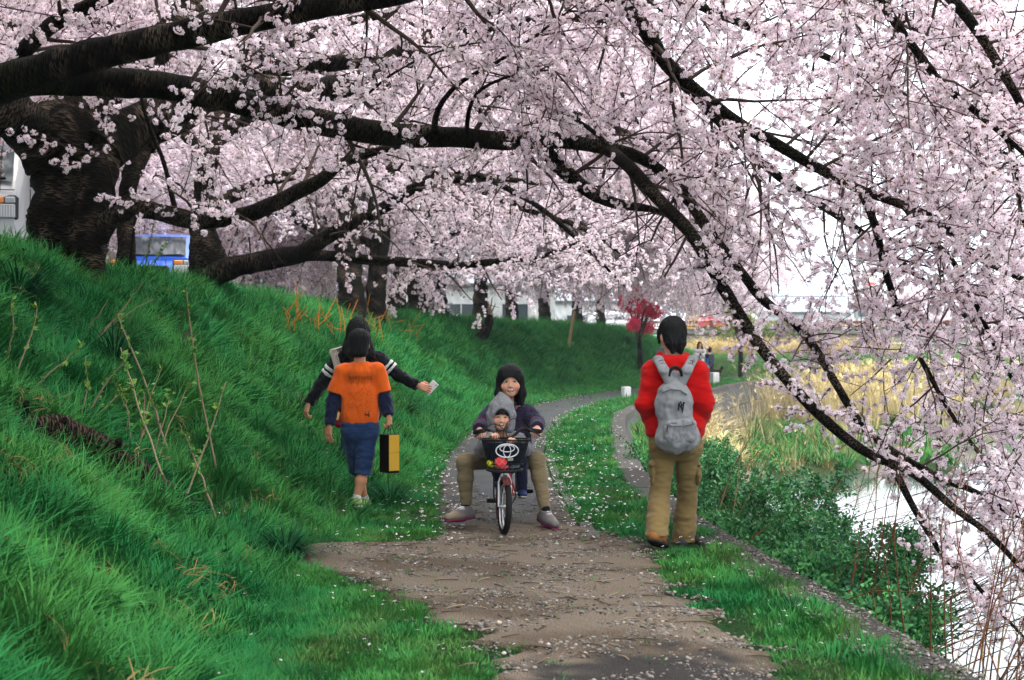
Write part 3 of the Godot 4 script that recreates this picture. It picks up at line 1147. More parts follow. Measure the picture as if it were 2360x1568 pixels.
	# upright suckers and arching shoots on the middle limb
	for s in [[[[1000, 308, 11.4], [1010, 250, 11.3], [1060, 190, 11.2], [1150, 140, 11.0], [1250, 70, 10.8], [1330, 10, 10.6]], 0.028], [[[1075, 312, 11.3], [1082, 250, 11.0], [1110, 205, 10.8], [1190, 170, 10.7], [1280, 160, 10.6]], 0.02], [[[1405, 335, 11.0], [1350, 290, 11.2], [1290, 255, 11.4], [1270, 230, 11.5], [1180, 180, 11.6]], 0.022], [[[760, 285, 11.6], [830, 230, 11.5], [920, 160, 11.3], [1040, 110, 11.2], [1200, 85, 11.0]], 0.016], [[[553, 60, 10.5], [540, 0, 10.5], [530, -80, 10.4]], 0.014]]:
		var rr := []
		for k in s[0].size(): rr.append(lerpf(s[1], 0.006, float(k) / (s[0].size() - 1)))
		limb(t, "branch", px(s[0]), rr, 8, 0.22, 0.25, 0.8, 0.5)
	finish_tree(t)

func tree_forked() -> void:
	var t := new_tree("cherry_tree", "massive old cherry tree with a split black trunk beside the white van", at(185, 650, 14.7))
	t.low = 2.5
	var b := t.root.position
	limb(t, "trunk", [at(150, 690, 14.7), at(150, 600, 14.7), at(148, 500, 14.7), at(152, 400, 14.7), at(160, 325, 14.7), at(180, 270, 14.8)], [0.43, 0.36, 0.33, 0.33, 0.36, 0.22], 34, 0.0, 0, 0, 0, Vector3.ZERO, 0.2)
	limb(t, "trunk", [at(178, 700, 14.5), at(195, 600, 14.5), at(208, 500, 14.5), at(222, 420, 14.5), at(248, 340, 14.6), at(285, 290, 14.7)], [0.25, 0.19, 0.17, 0.17, 0.19, 0.19], 28, 0.0, 0, 0, 0, Vector3.ZERO, 0.2)
	limb(t, "limb", px([[120, 370, 14.6], [85, 320, 14.5], [40, 275, 14.3], [-20, 235, 14.1], [-80, 160, 14.0], [-120, 40, 13.9]]), [0.28, 0.25, 0.24, 0.24, 0.22, 0.2], 18, 0.0, 0, 0, 0, Vector3.ZERO, 0.14)
	limb(t, "limb", px([[110, 330, 14.8], [120, 270, 15.0], [200, 225, 15.3], [280, 190, 15.6], [360, 110, 15.8], [410, 60, 16.0], [450, -10, 16.2], [500, -120, 16.4]]), [0.22, 0.2, 0.19, 0.18, 0.19, 0.18, 0.16, 0.12], 16, 0.35, 0.45, 1.4, 1.5, Vector3.ZERO, 0.12)
	limb(t, "limb", px([[240, 345, 14.6], [310, 290, 14.8], [400, 248, 15.0], [500, 215, 15.2], [600, 205, 15.4], [700, 208, 15.6], [790, 198, 15.8], [860, 172, 16.0], [930, 120, 16.2], [1050, 60, 16.4], [1180, 10, 16.6], [1290, -30, 16.8]]), [0.25, 0.21, 0.19, 0.165, 0.15, 0.14, 0.135, 0.13, 0.11, 0.09, 0.07, 0.05], 16, 0.28, 0.3, 1.6, 1.2, Vector3.ZERO, 0.1)
	limb(t, "limb", px([[560, 160, 16.0], [700, 152, 16.2], [830, 140, 16.4], [960, 140, 16.5], [1010, 70, 16.6], [1130, 65, 16.8], [1300, 40, 17.0], [1450, 50, 17.2]]), [0.11, 0.1, 0.095, 0.09, 0.075, 0.07, 0.06, 0.03], 12, 0.28, 0.2, 1.3, 1.0)
	limb(t, "limb", px([[225, 545, 14.5], [250, 505, 14.4], [290, 490, 14.4], [335, 482, 14.3], [390, 497, 14.3], [450, 508, 14.2], [530, 503, 14.1], [620, 475, 14.0], [690, 440, 14.0], [740, 415, 13.9], [790, 375, 13.9], [880, 345, 13.9], [980, 325, 13.8]]), [0.13, 0.105, 0.095, 0.09, 0.088, 0.086, 0.083, 0.08, 0.077, 0.07, 0.05, 0.04, 0.02], 16, 0.36, 0.3, 0.9, 0.8, Vector3.ZERO, 0.1)
	limb(t, "branch", px([[405, 493, 14.3], [390, 430, 14.3], [375, 370, 14.2], [330, 250, 14.1], [300, 100, 14.0]]), [0.03, 0.026, 0.022, 0.018, 0.01], 8, 0.4, 0.4, 0.6, 0.5)
	limb(t, "branch", px([[265, 495, 14.4], [258, 420, 14.3], [235, 330, 14.2]]), [0.022, 0.018, 0.01], 8, 0.4, 0.4, 0.4, 0.3)
	limb(t, "branch", px([[300, 610, 14.2], [310, 520, 14.2], [330, 440, 14.1], [360, 400, 14.0]]), [0.018, 0.015, 0.012, 0.006], 8, 0.5, 0.5, 0.3, 0.3)
	limb(t, "limb", px([[0, 190, 14.2], [60, 110, 14.0], [130, 50, 13.9], [230, 0, 13.8], [360, -60, 13.7]]), [0.09, 0.085, 0.08, 0.07, 0.05], 12, 0.28, 0.2, 1.1, 1.0)
	finish_tree(t)
	var u := new_tree("cherry_tree", "dark upright cherry tree close behind the split trunk", at(283, 660, 17.2))
	u.low = 2.7
	limb(u, "trunk", px([[290, 700, 17.2], [291, 600, 17.2], [290, 520, 17.3], [298, 420, 17.4], [332, 330, 17.6], [345, 280, 17.7]]), [0.15, 0.115, 0.105, 0.11, 0.13, 0.13], 16, 0.0, 0, 0, 0, Vector3.ZERO, 0.13)
	limb(u, "limb", px([[330, 335, 17.6], [380, 260, 17.8], [400, 180, 18.0], [380, 80, 18.2], [340, -20, 18.4]]), [0.16, 0.15, 0.13, 0.1, 0.07], 14, 0.3, 0.1, 1.8, 1.6)
	limb(u, "limb", px([[335, 320, 17.6], [440, 270, 17.9], [500, 210, 18.2], [600, 130, 18.5], [760, 60, 18.8], [950, 20, 19.0]]), [0.13, 0.12, 0.11, 0.09, 0.07, 0.04], 12, 0.3, 0.1, 1.7, 1.3)
	limb(u, "limb", px([[310, 370, 17.5], [240, 250, 17.8], [140, 150, 18.0], [20, 60, 18.2], [-100, -20, 18.4]]), [0.13, 0.11, 0.09, 0.07, 0.04], 12, 0.26, 0.1, 1.8, 1.5)
	finish_tree(u)

func tree_second() -> void:
	var t := new_tree("cherry_tree", "cherry tree halfway up the bank with a low limb reaching over the path", at(462, 722, 20.4))
	t.low = 2.25
	limb(t, "trunk", px([[466, 775, 20.4], [464, 720, 20.4], [468, 650, 20.4], [478, 600, 20.4], [466, 520, 20.5], [470, 430, 20.6], [485, 340, 20.8], [500, 300, 20.9]]), [0.30, 0.25, 0.24, 0.27, 0.17, 0.15, 0.15, 0.13], 18, 0.0, 0, 0, 0, Vector3.ZERO, 0.14)
	limb(t, "limb", px([[478, 640, 20.3], [520, 622, 20.2], [570, 608, 20.1], [640, 595, 20.0], [700, 583, 19.9], [745, 550, 19.8], [820, 512, 19.7], [900, 470, 19.6], [960, 430, 19.5], [1040, 415, 19.4], [1150, 412, 19.3], [1250, 425, 19.2]]), [0.22, 0.165, 0.15, 0.142, 0.13, 0.11, 0.095, 0.08, 0.07, 0.055, 0.045, 0.02], 14, 0.34, 0.3, 1.4, 1.1)
	limb(t, "limb", px([[690, 588, 19.9], [780, 592, 19.7], [860, 600, 19.5], [960, 606, 19.3], [1060, 612, 19.1], [1150, 602, 18.9], [1250, 590, 18.8], [1330, 560, 18.7]]), [0.085, 0.075, 0.07, 0.063, 0.055, 0.045, 0.03, 0.015], 12, 0.3, 0.35, 1.0, 0.9)
	limb(t, "limb", px([[960, 440, 19.5], [1010, 395, 19.3], [1090, 400, 19.0], [1180, 440, 18.8], [1260, 490, 18.6], [1340, 560, 18.5], [1400, 620, 18.4], [1440, 660, 18.3]]), [0.06, 0.052, 0.046, 0.04, 0.034, 0.028, 0.02, 0.012], 10, 0.26, 0.2, 1.0, 0.8)
	limb(t, "limb", px([[480, 480, 20.5], [560, 440, 20.8], [680, 400, 21.0], [820, 385, 21.2], [960, 390, 21.4], [1050, 410, 21.4], [1180, 470, 21.3], [1330, 520, 21.2], [1440, 590, 21.0]]), [0.11, 0.1, 0.09, 0.08, 0.07, 0.065, 0.055, 0.04, 0.02], 12, 0.26, 0.2, 1.5, 1.0)
	limb(t, "limb", px([[490, 330, 20.8], [580, 260, 21.2], [700, 210, 21.6], [900, 190, 22.0], [1100, 220, 22.2], [1300, 260, 22.3], [1500, 330, 22.4], [1650, 420, 22.4]]), [0.13, 0.12, 0.11, 0.1, 0.085, 0.07, 0.05, 0.02], 12, 0.24, 0.15, 1.9, 1.3)
	limb(t, "limb", px([[500, 300, 20.9], [540, 180, 21.3], [640, 60, 21.7], [800, -20, 22.0], [1000, -60, 22.2], [1250, -20, 22.3], [1450, 70, 22.4], [1600, 180, 22.4]]), [0.13, 0.12, 0.1, 0.09, 0.08, 0.07, 0.05, 0.02], 12, 0.24, 0.15, 2.0, 1.4)
	limb(t, "limb", px([[480, 380, 20.7], [400, 280, 21.3], [280, 180, 21.8], [150, 110, 22.2], [0, 60, 22.6]]), [0.1, 0.09, 0.075, 0.06, 0.03], 10, 0.26, 0.15, 1.9, 1.4)
	finish_tree(t)

func arching_tree(label: String, base: Vector3, r: float, tall: float, reach: float, nl: int, low: float, dens := 1.0, group := "cherry trees along the top of the levee", toward := Vector2(1, 0.15), spread := 2.2) -> Cherry:
	var far := smoothstep(25.0, 60.0, -base.z)
	var t := new_tree("cherry_tree", label, base, lerpf(1.1, 1.5, far), false, group)
	t.low = low
	t.droop = 0.10
	t.dens = dens * 1.15
	var lean := Vector3(rf(-0.15, 0.3), 0, rf(-0.2, 0.2))
	var fork := base + Vector3(0, tall * 0.26, 0) + lean
	limb(t, "trunk", [base - Vector3(0, 0.3, 0), base + Vector3(0, tall * 0.1, 0) + lean * 0.3, fork, fork + Vector3(0.1, 0.5, 0)], [r * 1.35, r, r * 0.95, r * 0.7], 14, 0.0, 0, 0, 0, Vector3.ZERO, 0.14)
	var a0 := atan2(toward.y, toward.x)
	for k in nl:
		var a := a0 + (float(k) / maxi(nl - 1, 1) - 0.5) * spread + rf(-0.15, 0.15)
		var lift: float = [0.95, 0.55, 0.75, 0.4, 1.1][k % 5] * tall * rf(0.85, 1.1)
		var rr := reach * rf(0.8, 1.15)
		var dir := Vector3(cos(a), 0, -sin(a))
		var side := Vector3(-dir.z, 0, dir.x) * rf(-0.8, 0.8)
		var pts := [fork]
		for q in [[0.15, 0.42], [0.35, 0.8], [0.6, 1.0], [0.82, 0.58], [1.0, 0.08]]:
			pts.append(fork + dir * rr * q[0] + Vector3(0, (lift - tall * 0.26) * q[1], 0) + side * q[0] * q[0] + rand_dir() * 0.15)
		var g := r * rf(0.42, 0.6)
		limb(t, "limb", pts, [g * 1.1, g, g * 0.8, g * 0.55, g * 0.32, 0.012], 9, 0.30, 0.18, 2.2, 1.9, Vector3(0, -0.25, 0))
	finish_tree(t)
	return t

func far_trees() -> void:
	var l := [
		["grey-barked cherry tree beside the parked white bus, first of the far row", 812, 742, 31.0, 0.29, 7.0, 4.8, 4, 2.3],
		["leaning cherry trunk with orange dead twigs, second of the far row", 862, 748, 33.0, 0.23, 7.0, 4.8, 4, 2.1],
		["slender cherry trunk banded with grey, third of the far row", 912, 768, 40.0, 0.24, 8.5, 6.5, 5, 1.5],
		["dark cherry trunk behind a thin sapling, fourth of the far row", 960, 772, 43.0, 0.29, 8.5, 8.5, 6, 1.4],
		["broad dark cherry trunk, fifth of the far row", 1010, 772, 46.0, 0.30, 9.0, 8.5, 7, 1.3],
		["cherry trunk half hidden by hanging blossom, sixth of the far row", 1106, 772, 53.0, 0.27, 9.0, 9.0, 6, 1.35],
		["cherry tree whose blossom hangs over the bend of the path", 1180, 768, 60.0, 0.27, 9.0, 9.5, 6, 1.5],
		["dark leaning cherry tree at the bend, with the lowest hanging blossom", 1256, 770, 67.0, 0.28, 9.0, 9.5, 7, 1.8],
		["cherry tree on the levee just before the wooden stake", 1330, 762, 74.0, 0.27, 9.5, 8.5, 5, 2.6],
		["last cherry tree of the levee before the white car", 1385, 758, 82.0, 0.26, 9.5, 8.0, 5, 3.1]]
	var beyond := [
		["cherry tree across the levee road, seen between the split trunk and the low limb", -11.0, 30.0, 0.2, 8.0, 6.0, 7, 2.9],
		["cherry tree across the levee road in front of the pale wall", -12.5, 37.0, 0.2, 8.0, 5.5, 6, 3.2],
		["blossoming cherry tree left behind the low limb over the blue car", -11.5, 21.0, 0.22, 8.0, 6.0, 7, 2.9],
		["cherry tree filling the upper left behind the dark fork", -10.0, 16.5, 0.2, 8.0, 5.0, 7, 3.4]]
	# the row goes on towards and past the viewer; these crowns stand above the frame and shade the near slope
	arching_tree("cherry tree beyond the left edge whose crown overhangs the near slope", Vector3(-5.6, 2.1, -7.2), 0.36, 9.0, 6.5, 10, 5.0, 1.0, "cherry trees along the top of the levee", Vector2(1, 0.0), 6.0)
	arching_tree("cherry tree beside the viewer beyond the left edge", Vector3(-5.7, 2.1, -0.5), 0.36, 9.0, 6.5, 10, 5.0, 1.0, "cherry trees along the top of the levee", Vector2(1, 0.0), 6.0)
	for q in beyond:
		arching_tree(q[0], Vector3(q[1], 2.1, -q[2]), q[3], q[4], q[5], q[6], q[7], 1.0, "cherry trees across the levee road", Vector2(0.8, -0.5), 5.0)
	for q in l:
		var b := at(q[1], q[2], q[3])
		arching_tree(q[0], Vector3(b.x, H(b.x, q[3]), b.z), q[4], q[5], q[6], q[7], q[8], 1.0, "cherry trees along the top of the levee", Vector2(1, 0.15) if q[3] > 41.0 else Vector2(-0.3, 1.0), 1.6)

# ======================================================================= grass, reeds, shrubs, litter
func blade(mb: MB, p: Vector3, dir: Vector3, l: float, w: float, bend: Vector3, c0: Color, c1: Color, segs := 3) -> void:
	var sd := dir.cross(bend + rand_dir() * 0.01).normalized() * w
	var last := -1
	var q := p
	var dd := dir
	var nn := sd.cross(dd).normalized()
	for i in segs:
		var f := float(i) / segs
		var ww := 1.0 - f * f * 0.7
		var a := mb.vert(q - sd * ww, nn, c0.lerp(c1, f))
		mb.vert(q + sd * ww, nn, c0.lerp(c1, f))
		if last >= 0:
			mb.tri(last, last + 1, a)
			mb.tri(last + 1, a + 1, a)
		last = a
		q += dd * l / segs
		dd = (dd + bend / segs * 1.6).normalized()
		nn = sd.cross(dd).normalized()
	var e := mb.vert(q, nn, c1)
	mb.tri(last, last + 1, e)

func tuft(n: int, h: float, spread: float, w: float, lean: float, dry := 0.06) -> ArrayMesh:
	var mb := MB.new()
	for i in n:
		var a := rf(0, TAU)
		var p := Vector3(cos(a), 0, sin(a)) * spread * sqrt(rng.randf()) - Vector3(0, 0.02, 0)
		var up := (Vector3.UP + Vector3(cos(a), 0, sin(a)) * rf(0.1, 0.7) + rand_dir() * 0.2).normalized()
		var l := h * rf(0.5, 1.15)
		var c := Color(0.72, 0.8, 0.6).lerp(Color(1.15, 1.1, 1.0), rng.randf())
		if rng.randf() < dry: c = Color(5.0, 1.7, 2.6)
		blade(mb, p, up, l, w * rf(0.7, 1.3), Vector3(cos(a), 0, sin(a)) * lean * rf(0.4, 1.3) + Vector3(0, -0.25, 0) * lean, c, c * 1.12)
	return mb.commit(null, M.grass)

func grass_tone(x: float, d: float) -> Color:
	var q := nz.get_noise_2d(x * 0.7 + 30.0, d * 0.7)
	var w := nz.get_noise_2d(x * 3.0, d * 3.0 + 11.0)
	# one kind of grass; bluer and yellower tufts mix everywhere
	return Color(0.017, 0.128, 0.042).lerp(Color(0.052, 0.170, 0.040), clampf(0.4 + q * 0.5 + w * 0.3, 0.0, 1.0)) * rf(0.65, 1.3)

func grass_at(x: float, d: float, s: float, lean: float) -> Transform3D:
	var p := ground_at(x, d)
	var gx := (H(x + 0.1, d) - H(x - 0.1, d)) / 0.2
	var up := (Vector3(-gx * 0.65, 1, 0) + Vector3(rf(-1, 1), 0, rf(-1, 1)) * 0.22 + Vector3(lean + 0.45 * nz.get_noise_2d(x * 1.9, d * 1.9 + 70.0), 0, 0.1 * lean + 0.5 * nz.get_noise_2d(x * 1.9 + 33.0, d * 1.9))).normalized()
	var xx := up.cross(rand_dir()).normalized()
	return Transform3D(Basis(xx * s, up * s * rf(0.8, 1.25), xx.cross(up) * s), p)

func log_gap(x: float, d: float) -> bool:   # little grass grows on and just below the old log
	if log_line.is_empty():
		for q in [[10, 985], [160, 1020], [300, 1095], [420, 1160], [500, 1215]]: log_line.append(hit(q[0], q[1]))
	var p := Vector2(x, d)
	for i in log_line.size() - 1:
		var a := Vector2(log_line[i].x, -log_line[i].z)
		var b := Vector2(log_line[i + 1].x, -log_line[i + 1].z)
		var e := p.distance_to(Geometry2D.get_closest_point_to_segment(p, a, b))
		if e < 0.15 or e < 0.32 and d < a.y + 0.1 and rng.randf() < 0.75: return true
	return false

var log_line := []

func ground_cover() -> void:
	var long_m := []
	var short_m := []
	for k in 3:
		long_m.append(tuft(16, 0.25, 0.075, 0.0042, 0.75, 0.04))
		short_m.append(tuft(13, 0.075, 0.06, 0.0034, 0.5, 0.08))
	var lx := [[], [], []]
	var lc := [[], [], []]
	var sx := [[], [], []]
	var sc := [[], [], []]
	# the slope: long grass, thinner and larger with distance
	for band in [[3.2, 8.0, 620.0, 0.85], [8.0, 13.0, 480.0, 0.95], [13.0, 22.0, 300.0, 1.1], [22.0, 36.0, 170.0, 1.25], [36.0, 60.0, 85.0, 1.6], [60.0, 104.0, 38.0, 2.2]]:
		var area: float = (band[1] - band[0]) * 6.2
		for i in int(area * band[2]):
			var d := rf(band[0], band[1])
			var f := lut(SF, d)
			var x := f + 0.35 - 6.2 * rng.randf()
			if x < -0.40 * d - 0.6: continue
			var q := nz.get_noise_2d(x * 0.9 + 3.0, d * 0.9)
			var bare := nz.get_noise_2d(x * 1.3 + 9.0, d * 1.3) * 0.6 + nz.get_noise_2d(x * 6.0, d * 6.0 + 3.0) * 0.4
			if bare > 0.20 and rng.randf() < 0.82: continue
			if log_gap(x, d): continue
			if region(x, d) > 0.3: continue
			var flat := smoothstep(0.35, -0.25, x - f)
			if Vector2(x + 1.27, (d - 11.5) * 0.6).length() < 0.42 and rng.randf() < 0.8: continue
			var s: float = band[3] * rf(0.62, 1.05) * lerpf(0.35, 1.0 + 0.35 * q + 0.45 * nz.get_noise_2d(x * 4.5, d * 4.5), flat)
			var k := rng.randi_range(0, 2)
			lx[k].append(grass_at(x, d, s, 0.25))
			lc[k].append(grass_tone(x, d))
	# the verges on both sides of the path
	for band in [[3.5, 10.0, 1700.0, 0.68], [10.0, 18.0, 900.0, 0.8], [18.0, 32.0, 400.0, 1.3], [32.0, 64.0, 110.0, 2.0]]:
		var area: float = (band[1] - band[0]) * 3.4
		for i in int(area * band[2]):
			var d := rf(band[0], band[1])
			var f := lut(SF, d)
			var r := lut(KR, d) - (0.27 if d > 11.0 else 0.17 + 0.06 * nz.get_noise_1d(d * 3.0))
			var x := lerpf(f - 0.1, r, rng.randf())
			if rng.randf() > (r - f) / 3.4: continue
			var g := region(x, d)
			var worn := nz.get_noise_2d(x * 1.6 + 3.0, d * 0.8 + 7.0) + 0.5 * nz.get_noise_2d(x * 7.0, d * 7.0)
			if g > 0.2 and rng.randf() > 0.012: continue
			# the trodden line in the strip beside the river wall
			var mid := (lut(PR, d) + lut(KR, d)) * 0.5
			if x > lut(PR, d) and absf(x - mid) < 0.22 and worn > -0.15 and rng.randf() < 0.75: continue
			if worn > 0.55 and rng.randf() < 0.8: continue
			var trod := 0.3 if Vector2(x - 1.13, (d - 9.75) * 0.7).length() < 0.30 else 1.0
			var near_kerb := smoothstep(0.6, 0.2, lut(KR, d) - 0.2 - x) if d < 13.0 else 0.0
			var k := rng.randi_range(0, 2)
			var onk := x > lut(KR, d) - 0.32
			if onk: trod *= 0.9
			sx[k].append(grass_at(x, d, band[3] * rf(0.6, 1.3) * (1.0 + 0.6 * near_kerb * rng.randf()) * trod, 0.0).translated(Vector3(0, 0.024 if onk else 0.0, 0)))
			sc[k].append(grass_tone(x, d).lerp(Color(0.10, 0.14, 0.04), clampf(worn * 0.8, 0.0, 0.5)))
	# the lawn round the bend
	for i in 9000:
		var d := rf(60.0, 104.0)
		var x := rf(lut(SF, d), lut(KR, d) + 14.0)
		if region(x, d) > 0.2: continue
		var k := rng.randi_range(0, 2)
		var p := grass_at(x, d, rf(2.0, 3.2), 0.0)
		sx[k].append(p)
		sc[k].append(Color(0.075, 0.16, 0.045) * rf(0.8, 1.2))
	var root := thing("grass", "", "")
	root.set_meta("kind", "stuff")
	for k in 3:
		scatter(root, "long_grass", long_m[k], lx[k], PackedColorArray(lc[k]))
		scatter(root, "short_grass", short_m[k], sx[k], PackedColorArray(sc[k]))
	tag(root, "lush grass on the levee slope and the path verges", "grass")
	print("grass ", lx[0].size() * 3, " ", sx[0].size() * 3)
	# broad-leaved weeds and lying straw among the grass
	var weed := MB.new()
	for k in 11:
		var a := rf(0, TAU)
		var dr := (Vector3(cos(a), rf(0.3, 1.0), sin(a))).normalized()
		small_leaf(weed, dr * 0.02, dr, Vector3.UP + rand_dir() * 0.4, rf(0.05, 0.10), rf(0.012, 0.022), Color.WHITE * rf(0.7, 1.15))
	var straw := MB.new()
	for k in 7:
		var a := rf(-0.9, 0.9)
		blade(straw, rand_dir() * 0.06, Vector3(cos(a), rf(0.1, 0.5), sin(a)).normalized(), rf(0.15, 0.34), 0.0028, Vector3(0.1, -0.6, 0), Color.WHITE * rf(0.6, 1.0), Color.WHITE, 4)
	var wx := []
	var wc := []
	var tx := []
	var tc := []
	for i in 3000:
		var d := 3.8 * pow(8.0, rng.randf())
		var x := lut(SF, d) - 0.1 - 4.3 * rng.randf()
		if x < -0.40 * d - 0.6 or region(x, d) > 0.3: continue
		var q := nz.get_noise_2d(x * 1.1 + 50.0, d * 1.1)
		if q > 0.0 and rng.randf() < 0.8:
			if d < 6.0: continue
			wx.append(grass_at(x, d, rf(0.3, 0.6), 0.1).translated(Vector3(0, rf(0.03, 0.14), 0)))
			wc.append(Color(0.006, 0.055, 0.020).lerp(Color(0.03, 0.10, 0.03), rng.randf()) * rf(0.7, 1.2))
		elif nz.get_noise_2d(x * 1.3 + 9.0, d * 1.3) > 0.08:
			tx.append(grass_at(x, d, rf(0.45, 0.95), 0.4).translated(Vector3(0, rf(0.02, 0.16), 0)))
			tc.append(Color(0.25, 0.18, 0.075).lerp(Color(0.13, 0.07, 0.03), rng.randf()))
	scatter(self, "weeds", weed.commit(null, M.grass), wx, PackedColorArray(wc), "broad-leaved weeds in the slope's grass", "weeds")
	scatter(self, "dry_stalks", straw.commit(null, M.grass), tx, PackedColorArray(tc), "dead straw lying in the slope's grass", "straw")
	# pebbles, fallen petals and bits of twig
	var peb := MB.new()
	peb.ball(Vector3(0, 0.25, 0), Vector3(1.0, 0.6, 0.8), 4)
	for i in peb.v.size(): peb.v[i] *= 1.0 + 0.25 * nz.get_noise_3dv(peb.v[i] * 1.3)
	var pm := peb.commit(null, M.plain_rough)
	var xf := []
	var cl := []
	while xf.size() < 22000:
		var d := 3.6 + 9.5 * rng.randf()
		var x := rf(-1.6, 1.9)
		var g := region(x, d)
		if g < 0.5 and not (x > lut(KR, d) - 0.34 and x < lut(KR, d) and d < 9.0) and rng.randf() > 0.05: continue
		if d > 10.5 and absf(x - lut(PL, d)) > 0.2 and rng.randf() > 0.15: continue
		if x > lut(KR, d): continue
		if nz.get_noise_2d(x * 2.2, d * 2.2) < rf(-0.5, 0.45): continue
		var s := 0.0035 + 0.010 * pow(rng.randf(), 5.0)
		xf.append(Transform3D(Basis.from_euler(Vector3(rf(-0.4, 0.4), rf(0, TAU), rf(-0.4, 0.4))) * Basis.from_scale(Vector3(s, s * rf(0.6, 1.0), s * rf(0.8, 1.5))), ground_at(x, d) + Vector3(0, 0.017 if g > 0.5 else (0.036 if x > lut(KR, d) - 0.34 else 0.004), 0)))
		var v := rf(0.03, 0.18) if rng.randf() < 0.955 else rf(0.18, 0.34)
		cl.append(Color(v * rf(0.95, 1.12), v * rf(0.88, 0.95), v * rf(0.7, 0.9)))
	for i in 1900:   # grit washed up on the near kerb blocks
		var d := rf(5.4, 12.0)
		var x := lut(KR, d) - rf(0.0, 0.28)
		var s := 0.004 + 0.010 * pow(rng.randf(), 4.0)
		xf.append(Transform3D(Basis.from_euler(Vector3(rf(-0.4, 0.4), rf(0, TAU), 0)) * Basis.from_scale(Vector3(s, s * 0.7, s * rf(0.8, 1.4))), Vector3(x, 0.036, -d)))
		var v := rf(0.03, 0.13) if rng.randf() < 0.93 else rf(0.13, 0.36)
		cl.append(Color(v * 1.05, v * 0.93, v * 0.85))
	scatter(self, "gravel", pm, xf, PackedColorArray(cl), "loose grit and pebbles on the near path", "gravel")
	var pet := MB.new()
	var a := pet.vert(Vector3(-0.006, 0, 0), Vector3.UP)
	pet.vert(Vector3(0, 0.002, -0.008), Vector3.UP); pet.vert(Vector3(0.006, 0.001, 0), Vector3.UP); pet.vert(Vector3(0, 0.002, 0.009), Vector3.UP)
	pet.tri(a, a + 1, a + 2)
	pet.tri(a, a + 2, a + 3)
	for k in 3:
		flower(pet, Vector3(0.02 * k - 0.02, 0.006, 0.012 * (k % 2)), (Vector3.UP + rand_dir() * 0.5).normalized(), 0.013, 0.0)
	var petm := pet.commit(null, M.blossom)
	xf = []
	cl = []
	while xf.size() < 1800:
		var d := 4.0 * pow(11.0, rng.randf())
		var x := rf(lut(SF, d) - 0.9, lut(KR, d) - 0.02)
		if rng.randf() > smoothstep(5.0, 14.0, d) + 0.10: continue
		var g := region(x, d)
		var e := minf(absf(x - lut(PL, d)), absf(x - lut(PR, d)))
		if rng.randf() > (0.25 + 0.75 * smoothstep(0.5, 0.0, e)) * (0.012 if g > 0.5 and (e > 0.2 or d < 10.0) else 1.0): continue
		if nz.get_noise_2d(x * 1.5 + 7.0, d * 1.5) < rf(-0.9, 0.3): continue
		if x < lut(SF, d) and rng.randf() < 0.6: continue
		var s := rf(0.3, 0.7) * (0.65 if d < 9.0 else 1.0)
		xf.append(Transform3D(Basis.from_euler(Vector3(rf(-0.3, 0.3), rf(0, TAU), rf(-0.3, 0.3))) * Basis.from_scale(Vector3.ONE * s), ground_at(x, d) + Vector3(0, 0.022 if g > 0.5 else (0.045 if x > lut(KR, d) - 0.3 else rf(0.03, 0.075)), 0)))
		cl.append(Color.WHITE * rf(0.85, 1.0))
	scatter(self, "fallen_petals", petm, xf, PackedColorArray(cl), "white fallen petals littering the path edges and verges", "petals")
	var stick := MB.new()
	stick.tube([Vector3(-0.05, 0.004, 0), Vector3(0, 0.007, 0.006), Vector3(0.05, 0.004, -0.003)], [0.003, 0.003, 0.0015], 5, Color.WHITE)
	var stm := stick.commit(null, M.plain_rough)
	xf = []
	cl = []
	while xf.size() < 420:
		var d := rf(4.5, 14.0)
		var x := rf(-1.2, 1.5)
		if region(x, d) < 0.5: continue
		xf.append(Transform3D(Basis(Vector3.UP, rf(0, TAU)) * Basis.from_scale(Vector3(rf(0.3, 1.5), 1, 1)), ground_at(x, d) + Vector3(0, 0.02, 0)))
		cl.append(Color(0.05, 0.035, 0.025).lerp(Color(0.25, 0.19, 0.12), pow(rng.randf(), 3.0)))
	scatter(self, "twig_litter", stm, xf, PackedColorArray(cl), "small dead twigs scattered on the gravel", "twigs")

func hit(x: float, y: float) -> Vector3:   # where the line of sight through a pixel of the photograph meets the bank
	var d := 3.0
	while d < 110.0:
		var p := at(x, y, d)
		if p.y <= H(p.x, d): return Vector3(p.x, H(p.x, d), -d)
		d += 0.04
	return at(x, y, 100.0)

func tussock(label: String, p: Vector3, n: int, l: float, w: float, col: Color, group := "dark strap-leaved clumps on the levee slope") -> void:
	var o := thing("leaf_clump", label, "plant", p, 0.0, group)
	var mb := MB.new()
	for i in n * 3:
		var a := rf(0, TAU)
		var out := Vector3(cos(a), 0, sin(a))
		blade(mb, out * rf(0.0, 0.16) * l * 1.6, (Vector3.UP * rf(0.7, 1.4) + out * rf(0.2, 1.0)).normalized(), l * rf(0.45, 1.15), w * rf(0.3, 0.55), out * rf(0.5, 1.1) + Vector3(0.15, -rf(0.5, 1.3), 0), col * rf(0.5, 0.9), col * rf(0.7, 1.1), 6)
	put(o, "leaves", mb.commit(), M.grass, "stuff")

